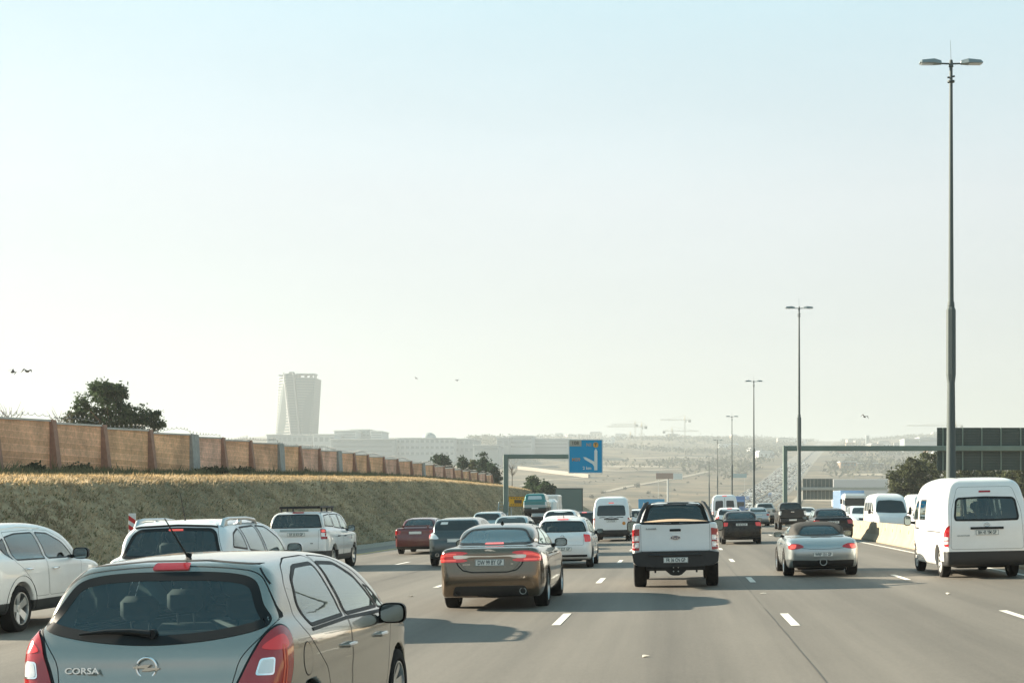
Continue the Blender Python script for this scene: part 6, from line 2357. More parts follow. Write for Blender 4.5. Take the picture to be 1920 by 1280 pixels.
MB().lathe([(-.004, .001), (-.004, .235), (.0, .235)], 28, 0, (u(.795), yf - .006, v(.835)), 'y').build('toll_disc', M_SIGNYEL, pn)
text('toll_letter', 'T', .38, M_INK, pn, (u(.795), yf - .016, v(.835)), bold=.012, sx=1.15)
text('route_number', 'M39', .41, M_SIGNORG, pn, (u(.22), yf - .004, v(.40)), bold=.010)
text('distance', '2 km', .37, M_SIGNWHITE, pn, (u(.54), yf - .004, v(.15)), bold=.008)
ar = [(.752, .09), (.842, .09), (.842, .66), (.797, .73), (.752, .66), (.752, .345), (.50, .475), (.43, .475), (.475, .405), (.70, .275), (.745, .20)]
MB().prism([(u(a), v(b_)) for a, b_ in ar], yf - .008, yf + .002).build('arrow', M_SIGNWHITE, pn)

# ------------------------------------------------------------------ right gantry with sign backs over the oncoming lanes
GY = 118.0
gx = P3(1472, 0, GY)[0]
gz0 = ground_z(gx, GY)
g2 = thing('sign_gantry', 'wide green grey gantry over the oncoming lanes carrying a dark sign back', 'sign gantry', (gx, GY, gz0))
zt, zb = P3(0, 835.5, GY)[2] - gz0, P3(0, 845, GY)[2] - gz0
xe = 30.5 - gx
MB().box((0, 0, zt / 2), (.36, .42, zt), bev=.04).build('post', M_GANTRY, g2)
MB().box((xe, 0, zt / 2 - .1), (.36, .42, zt + .4), bev=.04).build('post', M_GANTRY, g2)
MB().box((xe / 2, 0, (zt + zb) / 2), (xe - .36, .40, zt - zb), bev=.03).build('beam', M_GANTRY, g2)
M_SIGNBACK = mat('sign_back', (.04, .06, .056), .6, 0, spec=.2, noise=.12, nscale=.8)
bx0, bx1 = P3(1758, 0, GY)[0] - gx, xe - .4
bz1, bz0 = P3(0, 801, GY)[2] - gz0, P3(0, 881, GY)[2] - gz0
pw = (bx1 - bx0)
zz = bz0
NP = 16
hp = (bz1 - bz0) / NP
pl0 = None
for k in range(NP):
    o = MB().box((0, 0, 0), (pw, .05, hp - .003), bev=.008).build('plank', M_SIGNBACK, g2)
    o.location = ((bx0 + bx1) / 2, .30, bz0 + hp * (k + .5))
for px in (1769, 1806, 1842, 1878, 1915):
    x = P3(px, 0, GY)[0] - gx
    if x < bx1:
        MB().box((x, .225, (bz0 + bz1) / 2), (.11, .09, bz1 - bz0), bev=.01).build('stiffener', M_GANTRY, g2)

# farther gantry sign back on the oncoming side
GY = 270.0
gx = P3(1616, 0, GY)[0]
gz0 = ground_z(gx, GY)
g3 = thing('sign_gantry', 'hazy far gantry with a grey sign back and a thin white post', 'sign gantry', (gx, GY, gz0))
zt, zb = P3(0, 913, GY)[2] - gz0, P3(0, 918.5, GY)[2] - gz0
MB().box((0, 0, zt / 2), (.42, .42, zt), bev=.04).build('post', M_STEEL, g3)
xl, xr = P3(1490, 0, GY)[0] - gx, P3(1662, 0, GY)[0] - gx
MB().box(((xl + xr) / 2, -.45, (zt + zb) / 2), (xr - xl, .4, zt - zb), bev=.03).build('beam', M_STEEL, g3)
bx0, bx1 = P3(1505, 0, GY)[0] - gx, P3(1562, 0, GY)[0] - gx
bz1, bz0 = P3(0, 897, GY)[2] - gz0, P3(0, 936, GY)[2] - gz0
M_SB2 = mat('sign_back_grey', (.10, .125, .12), .6)
for k in range(8):
    w_ = (bx1 - bx0) / 8
    MB().box((bx0 + w_ * (k + .5), .0, (bz0 + bz1) / 2), (w_ - .03, .06, bz1 - bz0), bev=.01).build('panel', M_SB2, g3)

# grey green board and yellow notice on the left, blue signs further on
def board(name, label, cat, px0, px1, py0, py1, Y, m, frame=None, thick=.08):
    x0, x1 = P3(px0, 0, Y)[0], P3(px1, 0, Y)[0]
    z1, z0 = P3(0, py0, Y)[2], P3(0, py1, Y)[2]
    gzv = ground_z((x0 + x1) / 2, Y)
    t = thing(name, label, cat, ((x0 + x1) / 2, Y, gzv))
    p = MB().box((0, 0, (z0 + z1) / 2 - gzv), (x1 - x0, thick, z1 - z0), bev=.01).build('sign_panel', m, t)
    for f_ in (-.36, .36):
        MB().tube([(f_ * (x1 - x0), .08 + thick / 2, -.3), (f_ * (x1 - x0), .08 + thick / 2, z1 - gzv - .1)], .06, 8).build('post', M_STEEL, t)
    if frame:
        b = MB()
        w, h, zc = x1 - x0, z1 - z0, (z0 + z1) / 2 - gzv
        fw = max(.05, w * .035)
        for s_ in (-1, 1):
            b.box((s_ * (w / 2 - fw / 2), -thick / 2 - .012, zc), (fw, .02, h))
            b.box((0, -thick / 2 - .014, zc + s_ * (h / 2 - fw / 2)), (w - 2 * fw, .02, fw))
        b.build('border', frame, p)
    return t, p, (x1 - x0, z1 - z0, (z0 + z1) / 2 - gzv, thick)


board('notice_board', 'large plain grey green board with dark edge behind the white box van', 'board', 1041, 1093, 914.5, 962, 168, mat('board_green', (.115, .17, .15), .6), mat('board_edge', (.07, .085, .075), .6))
t, p, (w_, h_, zc, tk) = board('road_sign', 'yellow roadworks sign with a dark block beside the gantry post', 'road sign', 953, 990, 930, 949.5, 130, mat('works_yellow', (.85, .42, .015), .6, spec=.1), mat('works_edge', (.30, .16, .02), .6))
MB().box((0, -tk / 2 - .012, zc), (w_ * .38, .02, h_ * .34)).build('dark_block', mat('works_block', (.10, .06, .02), .6), p)
for z_, n_ in ((.30, 6), (-.30, 7)):
    for k in range(n_):
        MB().box((w_ * (-.40 + .80 * (k + .5) / n_), -tk / 2 - .010, zc + h_ * z_), (w_ * .8 / n_ * .7, .016, h_ * .09)).build('bar', mat('works_bar', (.20, .11, .02), .6), p)
t, p, (w_, h_, zc, tk) = board('road_sign', 'blue direction sign with white arrows showing above the pickup roof', 'road sign', 1197, 1246, 935, 966, 400, M_SIGNBLUE, None, .12)
th = np.linspace(0, 2 * math.pi, 17)[:-1]
MB().prism([(-w_ * .36, zc + h_ * .02), (-w_ * .30, zc + h_ * .30), (-w_ * .25, zc + h_ * .18), (-w_ * .18, zc + h_ * .30), (-w_ * .20, zc - h_ * .05), (-w_ * .12, zc - h_ * .35), (-w_ * .2, zc - h_ * .38), (-w_ * .28, zc - h_ * .12)], -tk / 2 - .02, -tk / 2 + .005).build('arrow', M_SIGNWHITE, p)
board('road_sign', 'faint teal direction sign over the far carriageway', 'road sign', 1371, 1400, 887.5, 895.5, 1290, mat('sign_teal', (.03, .17, .2), .5), None, .3)
t, p, (w_, h_, zc, tk) = board('billboard', 'brown and white billboard on a single post in the far fields', 'billboard', 1230, 1262, 886.5, 897.5, 720, mat('hoarding_brown', (.24, .14, .10), .7), None, .5)
x_ = P3(1271, 0, 720)[0] - P3(1246, 0, 720)[0]
MB().box((x_, 0, zc - .2), (17 * 720 / FPX, .5, h_), bev=.03).build('sign_panel', M_SIGNWHITE, t)
MB().tube([(w_ * .2, .6, -2), (w_ * .2, .6, zc)], .5, 8).build('post', M_STEEL, t)

# striped hazard plate at the foot of the bank
HY = 37.0
hx = P3(248, 0, HY)[0]
hz = ground_z(hx, HY)
t = thing('hazard_marker', 'narrow red and white striped hazard plate at the foot of the bank', 'hazard marker', (hx, HY, hz))
zt = P3(0, 962, HY)[2] - hz
MB().box((0, 0, zt - .42), (.19, .02, .84), bev=.006).build('plate', mat('hazard_white', (.72, .72, .70), .4), t)
MB().tube([(0, .03, -.1), (0, .03, zt - .2)], .03, 8).build('post', M_STEEL, t)
for k in range(4):
    z_ = zt - .12 - k * .235
    lo = z_ - .125
    P_ = [(-.09, z_ + .07), (.09, z_ - .055), (.09, lo - .055 + .01), (-.09, lo + .07)]
    P_ = [(a, min(max(b_, zt - .83), zt - .01)) for a, b_ in P_]
    MB().prism(P_, -.016, -.008).build('stripe', mat('hazard_red', (.55, .02, .02), .4), t)

# scraps lying on the road
for i, (px, py, lb) in enumerate(((771, 1119, 'crumpled pale scrap on the asphalt left of the bronze saloon'), (1431, 1114, 'small pale scrap on the asphalt right of the pickup shadow'),
                                  (1780, 1114, 'small pale scrap on the asphalt below the white panel van'), (1283, 1039, 'tiny pale scrap on the lane ahead of the pickup'), (1208, 1233, 'tiny pale scrap near the bottom of the picture'))):
    Y = FPX * 1.76 / (py - VPY)
    X = (px - VPX) * Y / FPX
    Y = FPX * (EYE - ground_z(X, Y)) / (py - VPY)
    X = (px - VPX) * Y / FPX
    r = np.random.default_rng(i)
    V = r.normal(0, 1, (14, 3)) * np.array([[.028, .022, .009]]) + np.array([[0, 0, .014]])
    bm = bmesh.new()
    for v_ in V:
        bm.verts.new(v_)
    bmesh.ops.convex_hull(bm, input=bm.verts)
    me = bpy.data.meshes.new('litter')
    bm.to_mesh(me)
    bm.free()
    me.materials.append(mat('scrap', (.5, .47, .4), .8))
    o = link(bpy.data.objects.new('litter', me))
    o.location = (X, Y, ground_z(X, Y) + .012)
    tag(o, lb, 'litter')

# ------------------------------------------------------------------ boundary wall on the bank
def brick_panel_material(name, base, warm):
    m = bpy.data.materials.new(name)
    m.use_nodes = True
    n, l = m.node_tree.nodes, m.node_tree.links
    p = n['Principled BSDF']
    p.inputs['Roughness'].default_value = .9
    tc = n.new('ShaderNodeTexCoord')
    mp = n.new('ShaderNodeMapping')
    mp.inputs['Rotation'].default_value = (rad(90), 0, rad(90))
    l.new(tc.outputs['Object'], mp.inputs[0])
    bk = n.new('ShaderNodeTexBrick')
    bk.inputs['Scale'].default_value = 1.0
    bk.inputs['Brick Width'].default_value = .30
    bk.inputs['Row Height'].default_value = .105
    bk.inputs['Mortar Size'].default_value = .014
    bk.inputs['Color1'].default_value = base + (1,)
    bk.inputs['Color2'].default_value = warm + (1,)
    bk.inputs['Mortar'].default_value = (base[0] * 1.25, base[1] * 1.3, base[2] * 1.35, 1)
    l.new(mp.outputs[0], bk.inputs['Vector'])
    t = n.new('ShaderNodeTexNoise')
    t.inputs['Scale'].default_value = 5
    t.inputs['Detail'].default_value = 6
    t.inputs['Roughness'].default_value = .8
    l.new(tc.outputs['Object'], t.inputs['Vector'])
    r = n.new('ShaderNodeMapRange')
    r.inputs[1].default_value, r.inputs[2].default_value, r.inputs[3].default_value, r.inputs[4].default_value = .35, .65, .72, 1.22
    l.new(t.outputs[0], r.inputs[0])
    mx = n.new('ShaderNodeMix')
    mx.data_type = 'RGBA'
    mx.blend_type = 'MULTIPLY'
    mx.inputs[0].default_value = 1
    l.new(bk.outputs[0], mx.inputs[6])
    l.new(r.outputs[0], mx.inputs[7])
    l.new(mx.outputs[2], p.inputs['Base Color'])
    t2 = n.new('ShaderNodeTexNoise')
    t2.inputs['Scale'].default_value = .45
    t2.inputs['Detail'].default_value = 5
    l.new(tc.outputs['Object'], t2.inputs['Vector'])
    r2 = n.new('ShaderNodeMapRange')
    r2.inputs[1].default_value, r2.inputs[2].default_value, r2.inputs[3].default_value, r2.inputs[4].default_value = .35, .65, .72, 1.18
    l.new(t2.outputs[0], r2.inputs[0])
    mx2 = n.new('ShaderNodeMix')
    mx2.data_type = 'RGBA'
    mx2.blend_type = 'MULTIPLY'
    mx2.inputs[0].default_value = 1
    l.new(mx.outputs[2], mx2.inputs[6])
    l.new(r2.outputs[0], mx2.inputs[7])
    l.new(mx2.outputs[2], p.inputs['Base Color'])
    b = n.new('ShaderNodeBump')
    b.inputs['Strength'].default_value = .8
    b.inputs['Distance'].default_value = .03
    l.new(t.outputs[0], b.inputs['Height'])
    l.new(b.outputs[0], p.inputs['Normal'])
    return m


M_BRICK = [brick_panel_material('wall_brick', (.80, .455, .27), (.64, .335, .185)), brick_panel_material('wall_brick_pink', (.78, .465, .33), (.62, .35, .235)),
           brick_panel_material('wall_brick_ochre', (.82, .475, .265), (.66, .355, .185))]
M_PIL = mat('pilaster_brick', (.34, .19, .135), .9, noise=.2, nscale=4)
M_PILG = mat('pilaster_grey', (.33, .33, .31), .9, noise=.2, nscale=4)
M_COPING = mat('coping', (.52, .50, .45), .8, noise=.12, nscale=2)
WX = -30.0
pil_px = [-420, -250, -118, -20, 92, 188, 276, 354, 413, 465, 519, 558, 595, 630, 660, 686, 716, 742, 768, 790, 810, 830, 848, 863, 878, 893, 908, 920]
pil_Y = [-WX * FPX / (VPX - p) for p in pil_px]
WTOP = [(40, 5.2), (62, 5.58), (68, 5.68), (106, 6.2), (137, 6.45), (180, 6.5), (230, 6.42)]
wall = thing('boundary_wall', 'long brick boundary wall of stepped panels along the top of the bank', 'wall', (WX, 0, 0))
wire_pts = []
for i in range(len(pil_Y) - 1):
    y0, y1 = pil_Y[i], pil_Y[i + 1]
    zb = float(min(ground_z(WX, y0), ground_z(WX, y1))) - .4
    ym = (y0 + y1) / 2
    ztop = lerp_tab(ym, WTOP)
    za, zb2 = ztop - .016 * (y1 - y0), ztop + .016 * (y1 - y0)
    g = .22
    pm = M_BRICK[(i * 7 // 3) % 3 if i > 4 else (0 if i < 6 else 1)]
    b = MB()
    prof = [(y0 + g, zb), (y1 - g, zb), (y1 - g, zb2), (y0 + g, za)]
    b.prism(prof, -.12, .12, 'yz')
    b.build('wall_panel', pm, wall)
    b = MB().prism([(y0 + g, za), (y1 - g, zb2), (y1 - g, zb2 + .09), (y0 + g, za + .09)], -.19, .19, 'yz')
    b.build('coping', M_COPING, wall)
    # buttress pier, thicker at the foot
    grey = i in (6, 9, 12, 18)
    zt = max(zb2, lerp_tab(y1 + 3, WTOP)) + .10
    yy = y1
    P_ = [(-.15, zb), (.62 if not grey else .45, zb), (.25, zt), (-.15, zt)]
    b = MB().prism(P_, yy - .22, yy + .22, 'xz')
    b.build('pilaster', M_PILG if grey else M_PIL, wall)
    if grey:
        b = MB().prism([(-.15, zb), (.4, zb), (.25, zt), (-.15, zt)], yy + .28, yy + 1.1, 'xz')
        b.build('pilaster', M_PILG, wall)
    wire_pts += [(y0, za + .1), (y1, zb2 + .1)]
# razor wire coil along the coping
wy = np.array([p[0] for p in wire_pts])
wz = np.array([p[1] for p in wire_pts])
tt = np.arange(wy[0] + 1, wy[-1], .075)
cz = np.interp(tt, wy, wz)
sag = .05 * np.sin(tt * .9) + .08 * np.sin(tt * .37 + 1) + .05 * RNG.standard_normal(len(tt)).cumsum() * 0
ph = tt * 2 * math.pi / .62 + 1.6 * np.sin(tt * .71) + 1.1 * np.sin(tt * 1.73 + .5)
rr_ = .085 + .05 * np.sin(tt * .53) * np.sin(tt * .19 + 2)
pts = np.stack([np.zeros_like(tt) + rr_ * np.cos(ph) * .8, tt, cz + .17 + sag * 1.3 + rr_ * np.sin(ph)], 1)
wob = MB().tube(pts, .014, 3)
w = wob.build('razor_wire', mat('wire_steel', (.16, .165, .16), .6, .3), wall)

# ------------------------------------------------------------------ foliage helpers
def leaf_mat(name, c, trans=.35, var=.35, scale=1.2):
    m = bpy.data.materials.new(name)
    m.use_nodes = True
    n, l = m.node_tree.nodes, m.node_tree.links
    n.clear()
    o = n.new('ShaderNodeOutputMaterial')
    d = n.new('ShaderNodeBsdfDiffuse')
    t = n.new('ShaderNodeBsdfTranslucent')
    x = n.new('ShaderNodeMixShader')
    x.inputs[0].default_value = trans
    tc = n.new('ShaderNodeTexCoord')
    nz = n.new('ShaderNodeTexNoise')
    nz.inputs['Scale'].default_value = scale
    nz.inputs['Detail'].default_value = 4
    l.new(tc.outputs['Object'], nz.inputs['Vector'])
    r = n.new('ShaderNodeMapRange')
    r.inputs[1].default_value, r.inputs[2].default_value, r.inputs[3].default_value, r.inputs[4].default_value = .3, .7, 1 - var, 1 + var
    l.new(nz.outputs[0], r.inputs[0])
    mx = n.new('ShaderNodeMix')
    mx.data_type = 'RGBA'
    mx.blend_type = 'MULTIPLY'
    mx.inputs[0].default_value = 1
    mx.inputs[6].default_value = c + (1,)
    l.new(r.outputs[0], mx.inputs[7])
    l.new(mx.outputs[2], d.inputs[0])
    l.new(mx.outputs[2], t.inputs[0])
    l.new(d.outputs[0], x.inputs[1])
    l.new(t.outputs[0], x.inputs[2])
    l.new(x.outputs[0], o.inputs[0])
    return m


M_BARK = mat('bark', (.10, .075, .05), .95, noise=.25, nscale=6)
L_DARK = leaf_mat('leaf_dark', (.050, .075, .040))
L_OLIVE = leaf_mat('leaf_olive', (.075, .085, .045))
L_CONIFER = leaf_mat('leaf_conifer', (.040, .062, .040), .2)
L_BUSH = leaf_mat('leaf_bush', (.085, .085, .05), .25)
L_GRASS = leaf_mat('grass_dry', (.43, .345, .23), .35, .45, .5)
L_CREST = leaf_mat('grass_sunlit_gold', (.42, .305, .165), .45, .35, .5)  # gold of the low sun put into the crest grass colour
L_GRASSG = leaf_mat('grass_green', (.19, .18, .10), .35, .4, .8)


def leaves(C, size, rng, flat=.0):
    n = len(C)
    N = rng.standard_normal((n, 3))
    N /= np.linalg.norm(N, axis=1, keepdims=True)
    A = np.cross(N, rng.standard_normal((n, 3)))
    A /= np.linalg.norm(A, axis=1, keepdims=True) + 1e-9
    B = np.cross(N, A)
    s = size * rng.uniform(.6, 1.4, (n, 1))
    V = np.stack([C - A * s, C + B * s * .55, C + A * s, C - B * s * .55], 1).reshape(-1, 3)
    return V, np.arange(4 * n).reshape(-1, 4)


def tree(name, label, base, blobs, leafm, n_cl=110, per=34, size=.16, cl_r=.42, trunk_r=.16, seed=1, group=None, cat='tree', limbs=14, trunk_dx=0.0):
    """blobs: (dx, dy, dz, rx, ry, rz) relative to the base."""
    rng = np.random.default_rng(seed)
    t = thing(name, label, cat, base, (0, 0, 0), group)
    vol = np.array([b[3] * b[4] * b[5] for b in blobs]) ** .75
    pick = rng.choice(len(blobs), n_cl, p=vol / vol.sum())
    d = rng.standard_normal((n_cl, 3))
    d /= np.linalg.norm(d, axis=1, keepdims=True)
    r = rng.uniform(.35, 1.0, (n_cl, 1)) ** .6
    B = np.array(blobs)[pick]
    Cc = B[:, :3] + d * r * B[:, 3:]
    Cc[:, 2] = np.maximum(Cc[:, 2], .25)
    k = rng.integers(int(per * .5), int(per * 1.5), n_cl)
    C = np.repeat(Cc, k, 0)
    rad_ = np.repeat(cl_r * rng.uniform(.6, 1.35, n_cl), k)[:, None]
    off = rng.standard_normal((len(C), 3)) * rad_ * np.array([[.62, .62, .45]])
    V, F = leaves(C + off, size, rng)
    np_mesh('crown', V, F, leafm, t)
    b = MB()
    top = max(bb[2] for bb in blobs)
    z1 = top * .75
    b.tube([(trunk_dx * .2, 0, -.5), (trunk_dx * .4, 0, z1 * .3), (trunk_dx * .8, .05, z1 * .65), (trunk_dx, 0, z1)], [trunk_r * 1.2, trunk_r, trunk_r * .7, trunk_r * .35], 8)
    for q in rng.choice(n_cl, min(limbs, n_cl), replace=False):
        p = Cc[q]
        s0 = rng.uniform(.25, .8) * min(z1, max(.4, p[2]))
        a = np.array([trunk_dx * .7, 0, s0])
        mid = (a + p) / 2 + np.array([0, 0, -.1])
        b.tube([a, mid, p], [trunk_r * .4, trunk_r * .25, trunk_r * .1], 5)
    b.build('trunk', M_BARK, t, True)
    return t


def px_tree(name, label, Y, pxblobs, leafm, depth=1.0, **kw):
    """Crown laid out from photo pixels (px, py, rx, ry) at distance Y, with real depth."""
    k = Y / FPX
    cx = sum(b[0] for b in pxblobs) / len(pxblobs)
    X = (cx - VPX) * k
    gz = ground_z(X, Y)
    rng = np.random.default_rng(kw.get('seed', 1) + 50)
    bl = []
    for (px, py, rx, ry) in pxblobs:
        bl.append(((px - cx) * k, rng.uniform(-.4, .4) * rx * k * depth, EYE - (py - VPY) * k - gz, rx * k, rx * k * depth, ry * k))
    return tree(name, label, (X, Y, gz), bl, leafm, **kw)


px_tree('tree', 'big leafy tree standing alone behind the brick wall', 112, [(196, 752, 46, 34), (200, 732, 28, 17), (250, 782, 36, 24), (150, 788, 32, 20), (288, 790, 19, 20), (215, 790, 50, 20)], L_DARK,
        n_cl=250, per=62, size=.115, cl_r=.34, trunk_r=.2, seed=3, limbs=34)


def bare_tree(px, py0, py1, Y, label, seed):
    rng = np.random.default_rng(seed)
    k = Y / FPX
    X = (px - VPX) * k
    gz = ground_z(X, Y)
    h = EYE - (py1 - VPY) * k - gz
    t = thing('bare_tree', label, 'tree', (X, Y, gz))
    b = MB()
    b.tube([(0, 0, -.3), (.05, 0, h * .5), (0, 0, h * .75)], [.08, .05, .03], 6)
    b.build('trunk', M_BARK, t, True)
    b = MB()
    for _ in range(34):
        z = rng.uniform(.45, .8) * h
        a = rng.uniform(0, 6.28)
        L = rng.uniform(.25, .55) * h * .5
        p0 = np.array([0, 0, z])
        p1 = p0 + np.array([math.cos(a) * L * .6, math.sin(a) * L * .6, L * .6])
        p2 = p1 + np.array([math.cos(a + .4) * L * .35, math.sin(a + .4) * L * .35, L * .5])
        b.tube([p0, p1, p2], [.025, .016, .006], 4)
    tag(b.build('twigs', M_BARK, t), kind='stuff')


bare_tree(14, 790, 752, 105, 'small bare tree behind the wall at the left picture edge', 4)
bare_tree(113, 800, 765, 108, 'thin bare tree just left of the big leafy tree', 5)
bare_tree(960, 915, 868, 235, 'bare tree just right of the sign gantry post', 6)

px_tree('tree', 'loose pine tree behind the far part of the wall', 245, [(828, 868, 17, 14), (838, 878, 14, 12), (820, 860, 10, 10)], L_CONIFER, n_cl=70, per=30, size=.24, cl_r=.5, trunk_r=.2, seed=11)
px_tree('conifer', 'pointed dark conifer right of the loose pine', 240, [(868, 862, 5, 10), (868, 874, 10, 10), (869, 886, 14, 10)], L_CONIFER, n_cl=70, per=32, size=.22, cl_r=.45, trunk_r=.18, seed=12)
px_tree('tree', 'pale olive bush between two conifers beyond the wall', 246, [(888, 874, 13, 11), (886, 884, 14, 10)], L_OLIVE, n_cl=50, per=30, size=.22, cl_r=.45, trunk_r=.12, seed=13)
px_tree('conifer', 'tall pointed conifer near the end of the wall', 238, [(905, 858, 5, 9), (905, 872, 10, 12), (908, 888, 15, 12)], L_CONIFER, n_cl=80, per=32, size=.22, cl_r=.45, trunk_r=.18, seed=14)
px_tree('conifer', 'smaller conifer right against the gantry post', 236, [(922, 874, 6, 10), (924, 888, 12, 12), (926, 902, 14, 10)], L_CONIFER, n_cl=70, per=32, size=.22, cl_r=.45, trunk_r=.18, seed=15)
px_tree('tree', 'pointed pine above the yellow roadworks sign', 205, [(997, 899, 8, 9), (1002, 913, 16, 14), (1000, 925, 19, 12)], L_DARK, n_cl=110, per=34, size=.2, cl_r=.42, trunk_r=.18, seed=16)
px_tree('tree', 'rounder tree beside the grey green board', 200, [(1026, 913, 13, 9), (1028, 924, 17, 12)], L_DARK, n_cl=80, per=34, size=.2, cl_r=.42, trunk_r=.16, seed=17)
px_tree('tree', 'leafy tree at the left end of the row under the sign back', 190, [(1690, 905, 26, 26), (1712, 880, 24, 22), (1702, 925, 34, 20)], L_OLIVE, n_cl=190, per=34, size=.2, cl_r=.5, trunk_r=.22, seed=21)
px_tree('tree', 'taller tree beside the left edge of the sign back', 196, [(1745, 868, 26, 20), (1738, 893, 32, 24), (1752, 920, 34, 22)], L_OLIVE, n_cl=200, per=34, size=.2, cl_r=.5, trunk_r=.22, seed=22)
px_tree('tree', 'tree behind the nearest light mast under the sign back', 186, [(1800, 885, 32, 22), (1790, 910, 36, 24), (1820, 905, 30, 24)], L_OLIVE, n_cl=170, per=34, size=.2, cl_r=.5, trunk_r=.2, seed=23)
px_tree('tree', 'tree above the roof of the white panel van', 192, [(1862, 888, 30, 18), (1850, 908, 36, 22), (1880, 910, 34, 22)], L_OLIVE, n_cl=170, per=34, size=.2, cl_r=.5, trunk_r=.2, seed=24)
px_tree('tree', 'tree at the right picture edge below the sign back', 180, [(1918, 884, 30, 18), (1910, 906, 34, 24), (1950, 905, 36, 26)], L_OLIVE, n_cl=170, per=34, size=.2, cl_r=.5, trunk_r=.2, seed=25)

# ------------------------------------------------------------------ grass on the bank
def tufts(name, n, smin_, smax_, y0, y1, hgt, wdt, m, seed, lean, label, power=1.0):
    rng = np.random.default_rng(seed)
    s = rng.uniform(smin_, smax_, n)
    Y = y0 + (y1 - y0) * rng.uniform(0, 1, n) ** power
    X = s + road_c(Y)
    Z = ground_z(X, Y)
    P = np.stack([X, Y, Z - .02], 1)
    k = 3
    P = np.repeat(P, k, 0) + rng.normal(0, .09, (n * k, 3)) * np.array([[1, 1, .1]])
    h = np.repeat(hgt * rng.lognormal(0, .35, n), k)[:, None]
    a = rng.uniform(0, 2 * math.pi, n * k)
    W = np.stack([np.cos(a), np.sin(a), np.zeros_like(a)], 1) * wdt * rng.uniform(.6, 1.4, (n * k, 1))
    D = np.array([lean]) + rng.normal(0, .38, (n * k, 3)) * np.array([[1, 1, .2]])
    T = P + D * h
    V = np.stack([P - W, P + W, T], 1).reshape(-1, 3)
    o = np_mesh(name, V, np.arange(len(V)).reshape(-1, 3), m)
    return tag(o, label, 'grass', kind='stuff')


tufts('slope_grass', 42000, -21.8, -16.4, 18, 240, .12, .03, L_GRASS, 31, (.35, -.35, .8), 'dry grey brown grass on the shaded face of the bank', 1.35)
tufts('slope_grass', 9000, -21.5, -16.2, 18, 200, .11, .03, L_GRASSG, 32, (.3, -.3, .8), 'faded green grass scattered on the face of the bank', 1.35)
tufts('crest_grass', 30000, -27.0, -20.8, 30, 250, .085, .028, L_CREST, 33, (.25, -.2, 1.0), 'grass along the crest of the bank, coloured a sunlit gold', 1.3)
tufts('wall_foot_grass', 9000, -29.8, -27.6, 40, 230, .26, .05, L_GRASSG, 34, (.1, -.1, 1.0), 'dark green grass at the foot of the brick wall', 1.3)

# low shrubs at the foot of the wall
for i, (px, Y, w_, h_) in enumerate(((135, 72, 26, 9), (60, 66, 14, 5), (395, 90, 22, 7), (455, 99, 18, 5), (560, 118, 18, 5))):
    px_tree('shrub', ['low dark shrub at the wall below the second brick panel', 'small shrub at the wall near the left picture edge', 'shrub at the wall foot under the big pink panels',
                      'low shrub at the wall just past the grey pier', 'faint shrub at the wall foot above the white estate car'][i], Y * .965,
            [(px, 889 - h_ * .5, w_, h_), (px + w_ * .5, 890 - h_ * .3, w_ * .7, h_ * .7)], L_BUSH, n_cl=40, per=26, size=.10, cl_r=.22, trunk_r=.04, seed=60 + i, cat='shrub', limbs=6)

# ------------------------------------------------------------------ far valley: tracks, walls, shrubs
def ribbon(name, pts, w, m, label, zoff=.5, kind='structure', h=0.0):
    P = np.array(pts, dtype=float)
    seg = np.linalg.norm(np.diff(P, axis=0), axis=1)
    d = np.concatenate([[0], np.cumsum(seg)])
    q = np.linspace(0, d[-1], max(4, int(d[-1] / 20)))
    x, y = np.interp(q, d, P[:, 0]), np.interp(q, d, P[:, 1])
    T = np.stack([np.gradient(x), np.gradient(y)], 1)
    T /= np.linalg.norm(T, axis=1, keepdims=True)
    N = np.stack([-T[:, 1], T[:, 0]], 1) * w / 2
    A, B = np.stack([x, y], 1) + N, np.stack([x, y], 1) - N
    if h:
        za, zb = ground_z(A[:, 0], A[:, 1]), ground_z(B[:, 0], B[:, 1])
        V = np.concatenate([np.c_[A, za - 2], np.c_[A, za + h], np.c_[B, zb + h], np.c_[B, zb - 2]])
        n = len(q)
        F = [(k * n + i, k * n + i + 1, ((k + 1) % 4) * n + i + 1, ((k + 1) % 4) * n + i) for k in range(4) for i in range(n - 1)]
    else:
        V = np.concatenate([np.c_[A, ground_z(A[:, 0], A[:, 1]) + zoff], np.c_[B, ground_z(B[:, 0], B[:, 1]) + zoff]])
        n = len(q)
        F = [(i, i + 1, n + i + 1, n + i) for i in range(n - 1)]
    o = np_mesh(name, V, F, m)
    o['label'] = label
    if kind:
        o['kind'] = kind
    return o


_Yt = np.arange(560, 6000, 6.0)


def ground_hit(px, py):
    """Far ground point seen at a photo pixel."""
    X = (px - VPX) / FPX * _Yt
    z = ground_z(X, _Yt)
    ray = EYE - (py - VPY) / FPX * _Yt
    k = np.argmax(z >= ray)
    if z[k] < ray[k]:
        k = len(_Yt) - 1
    return (X[k], _Yt[k])


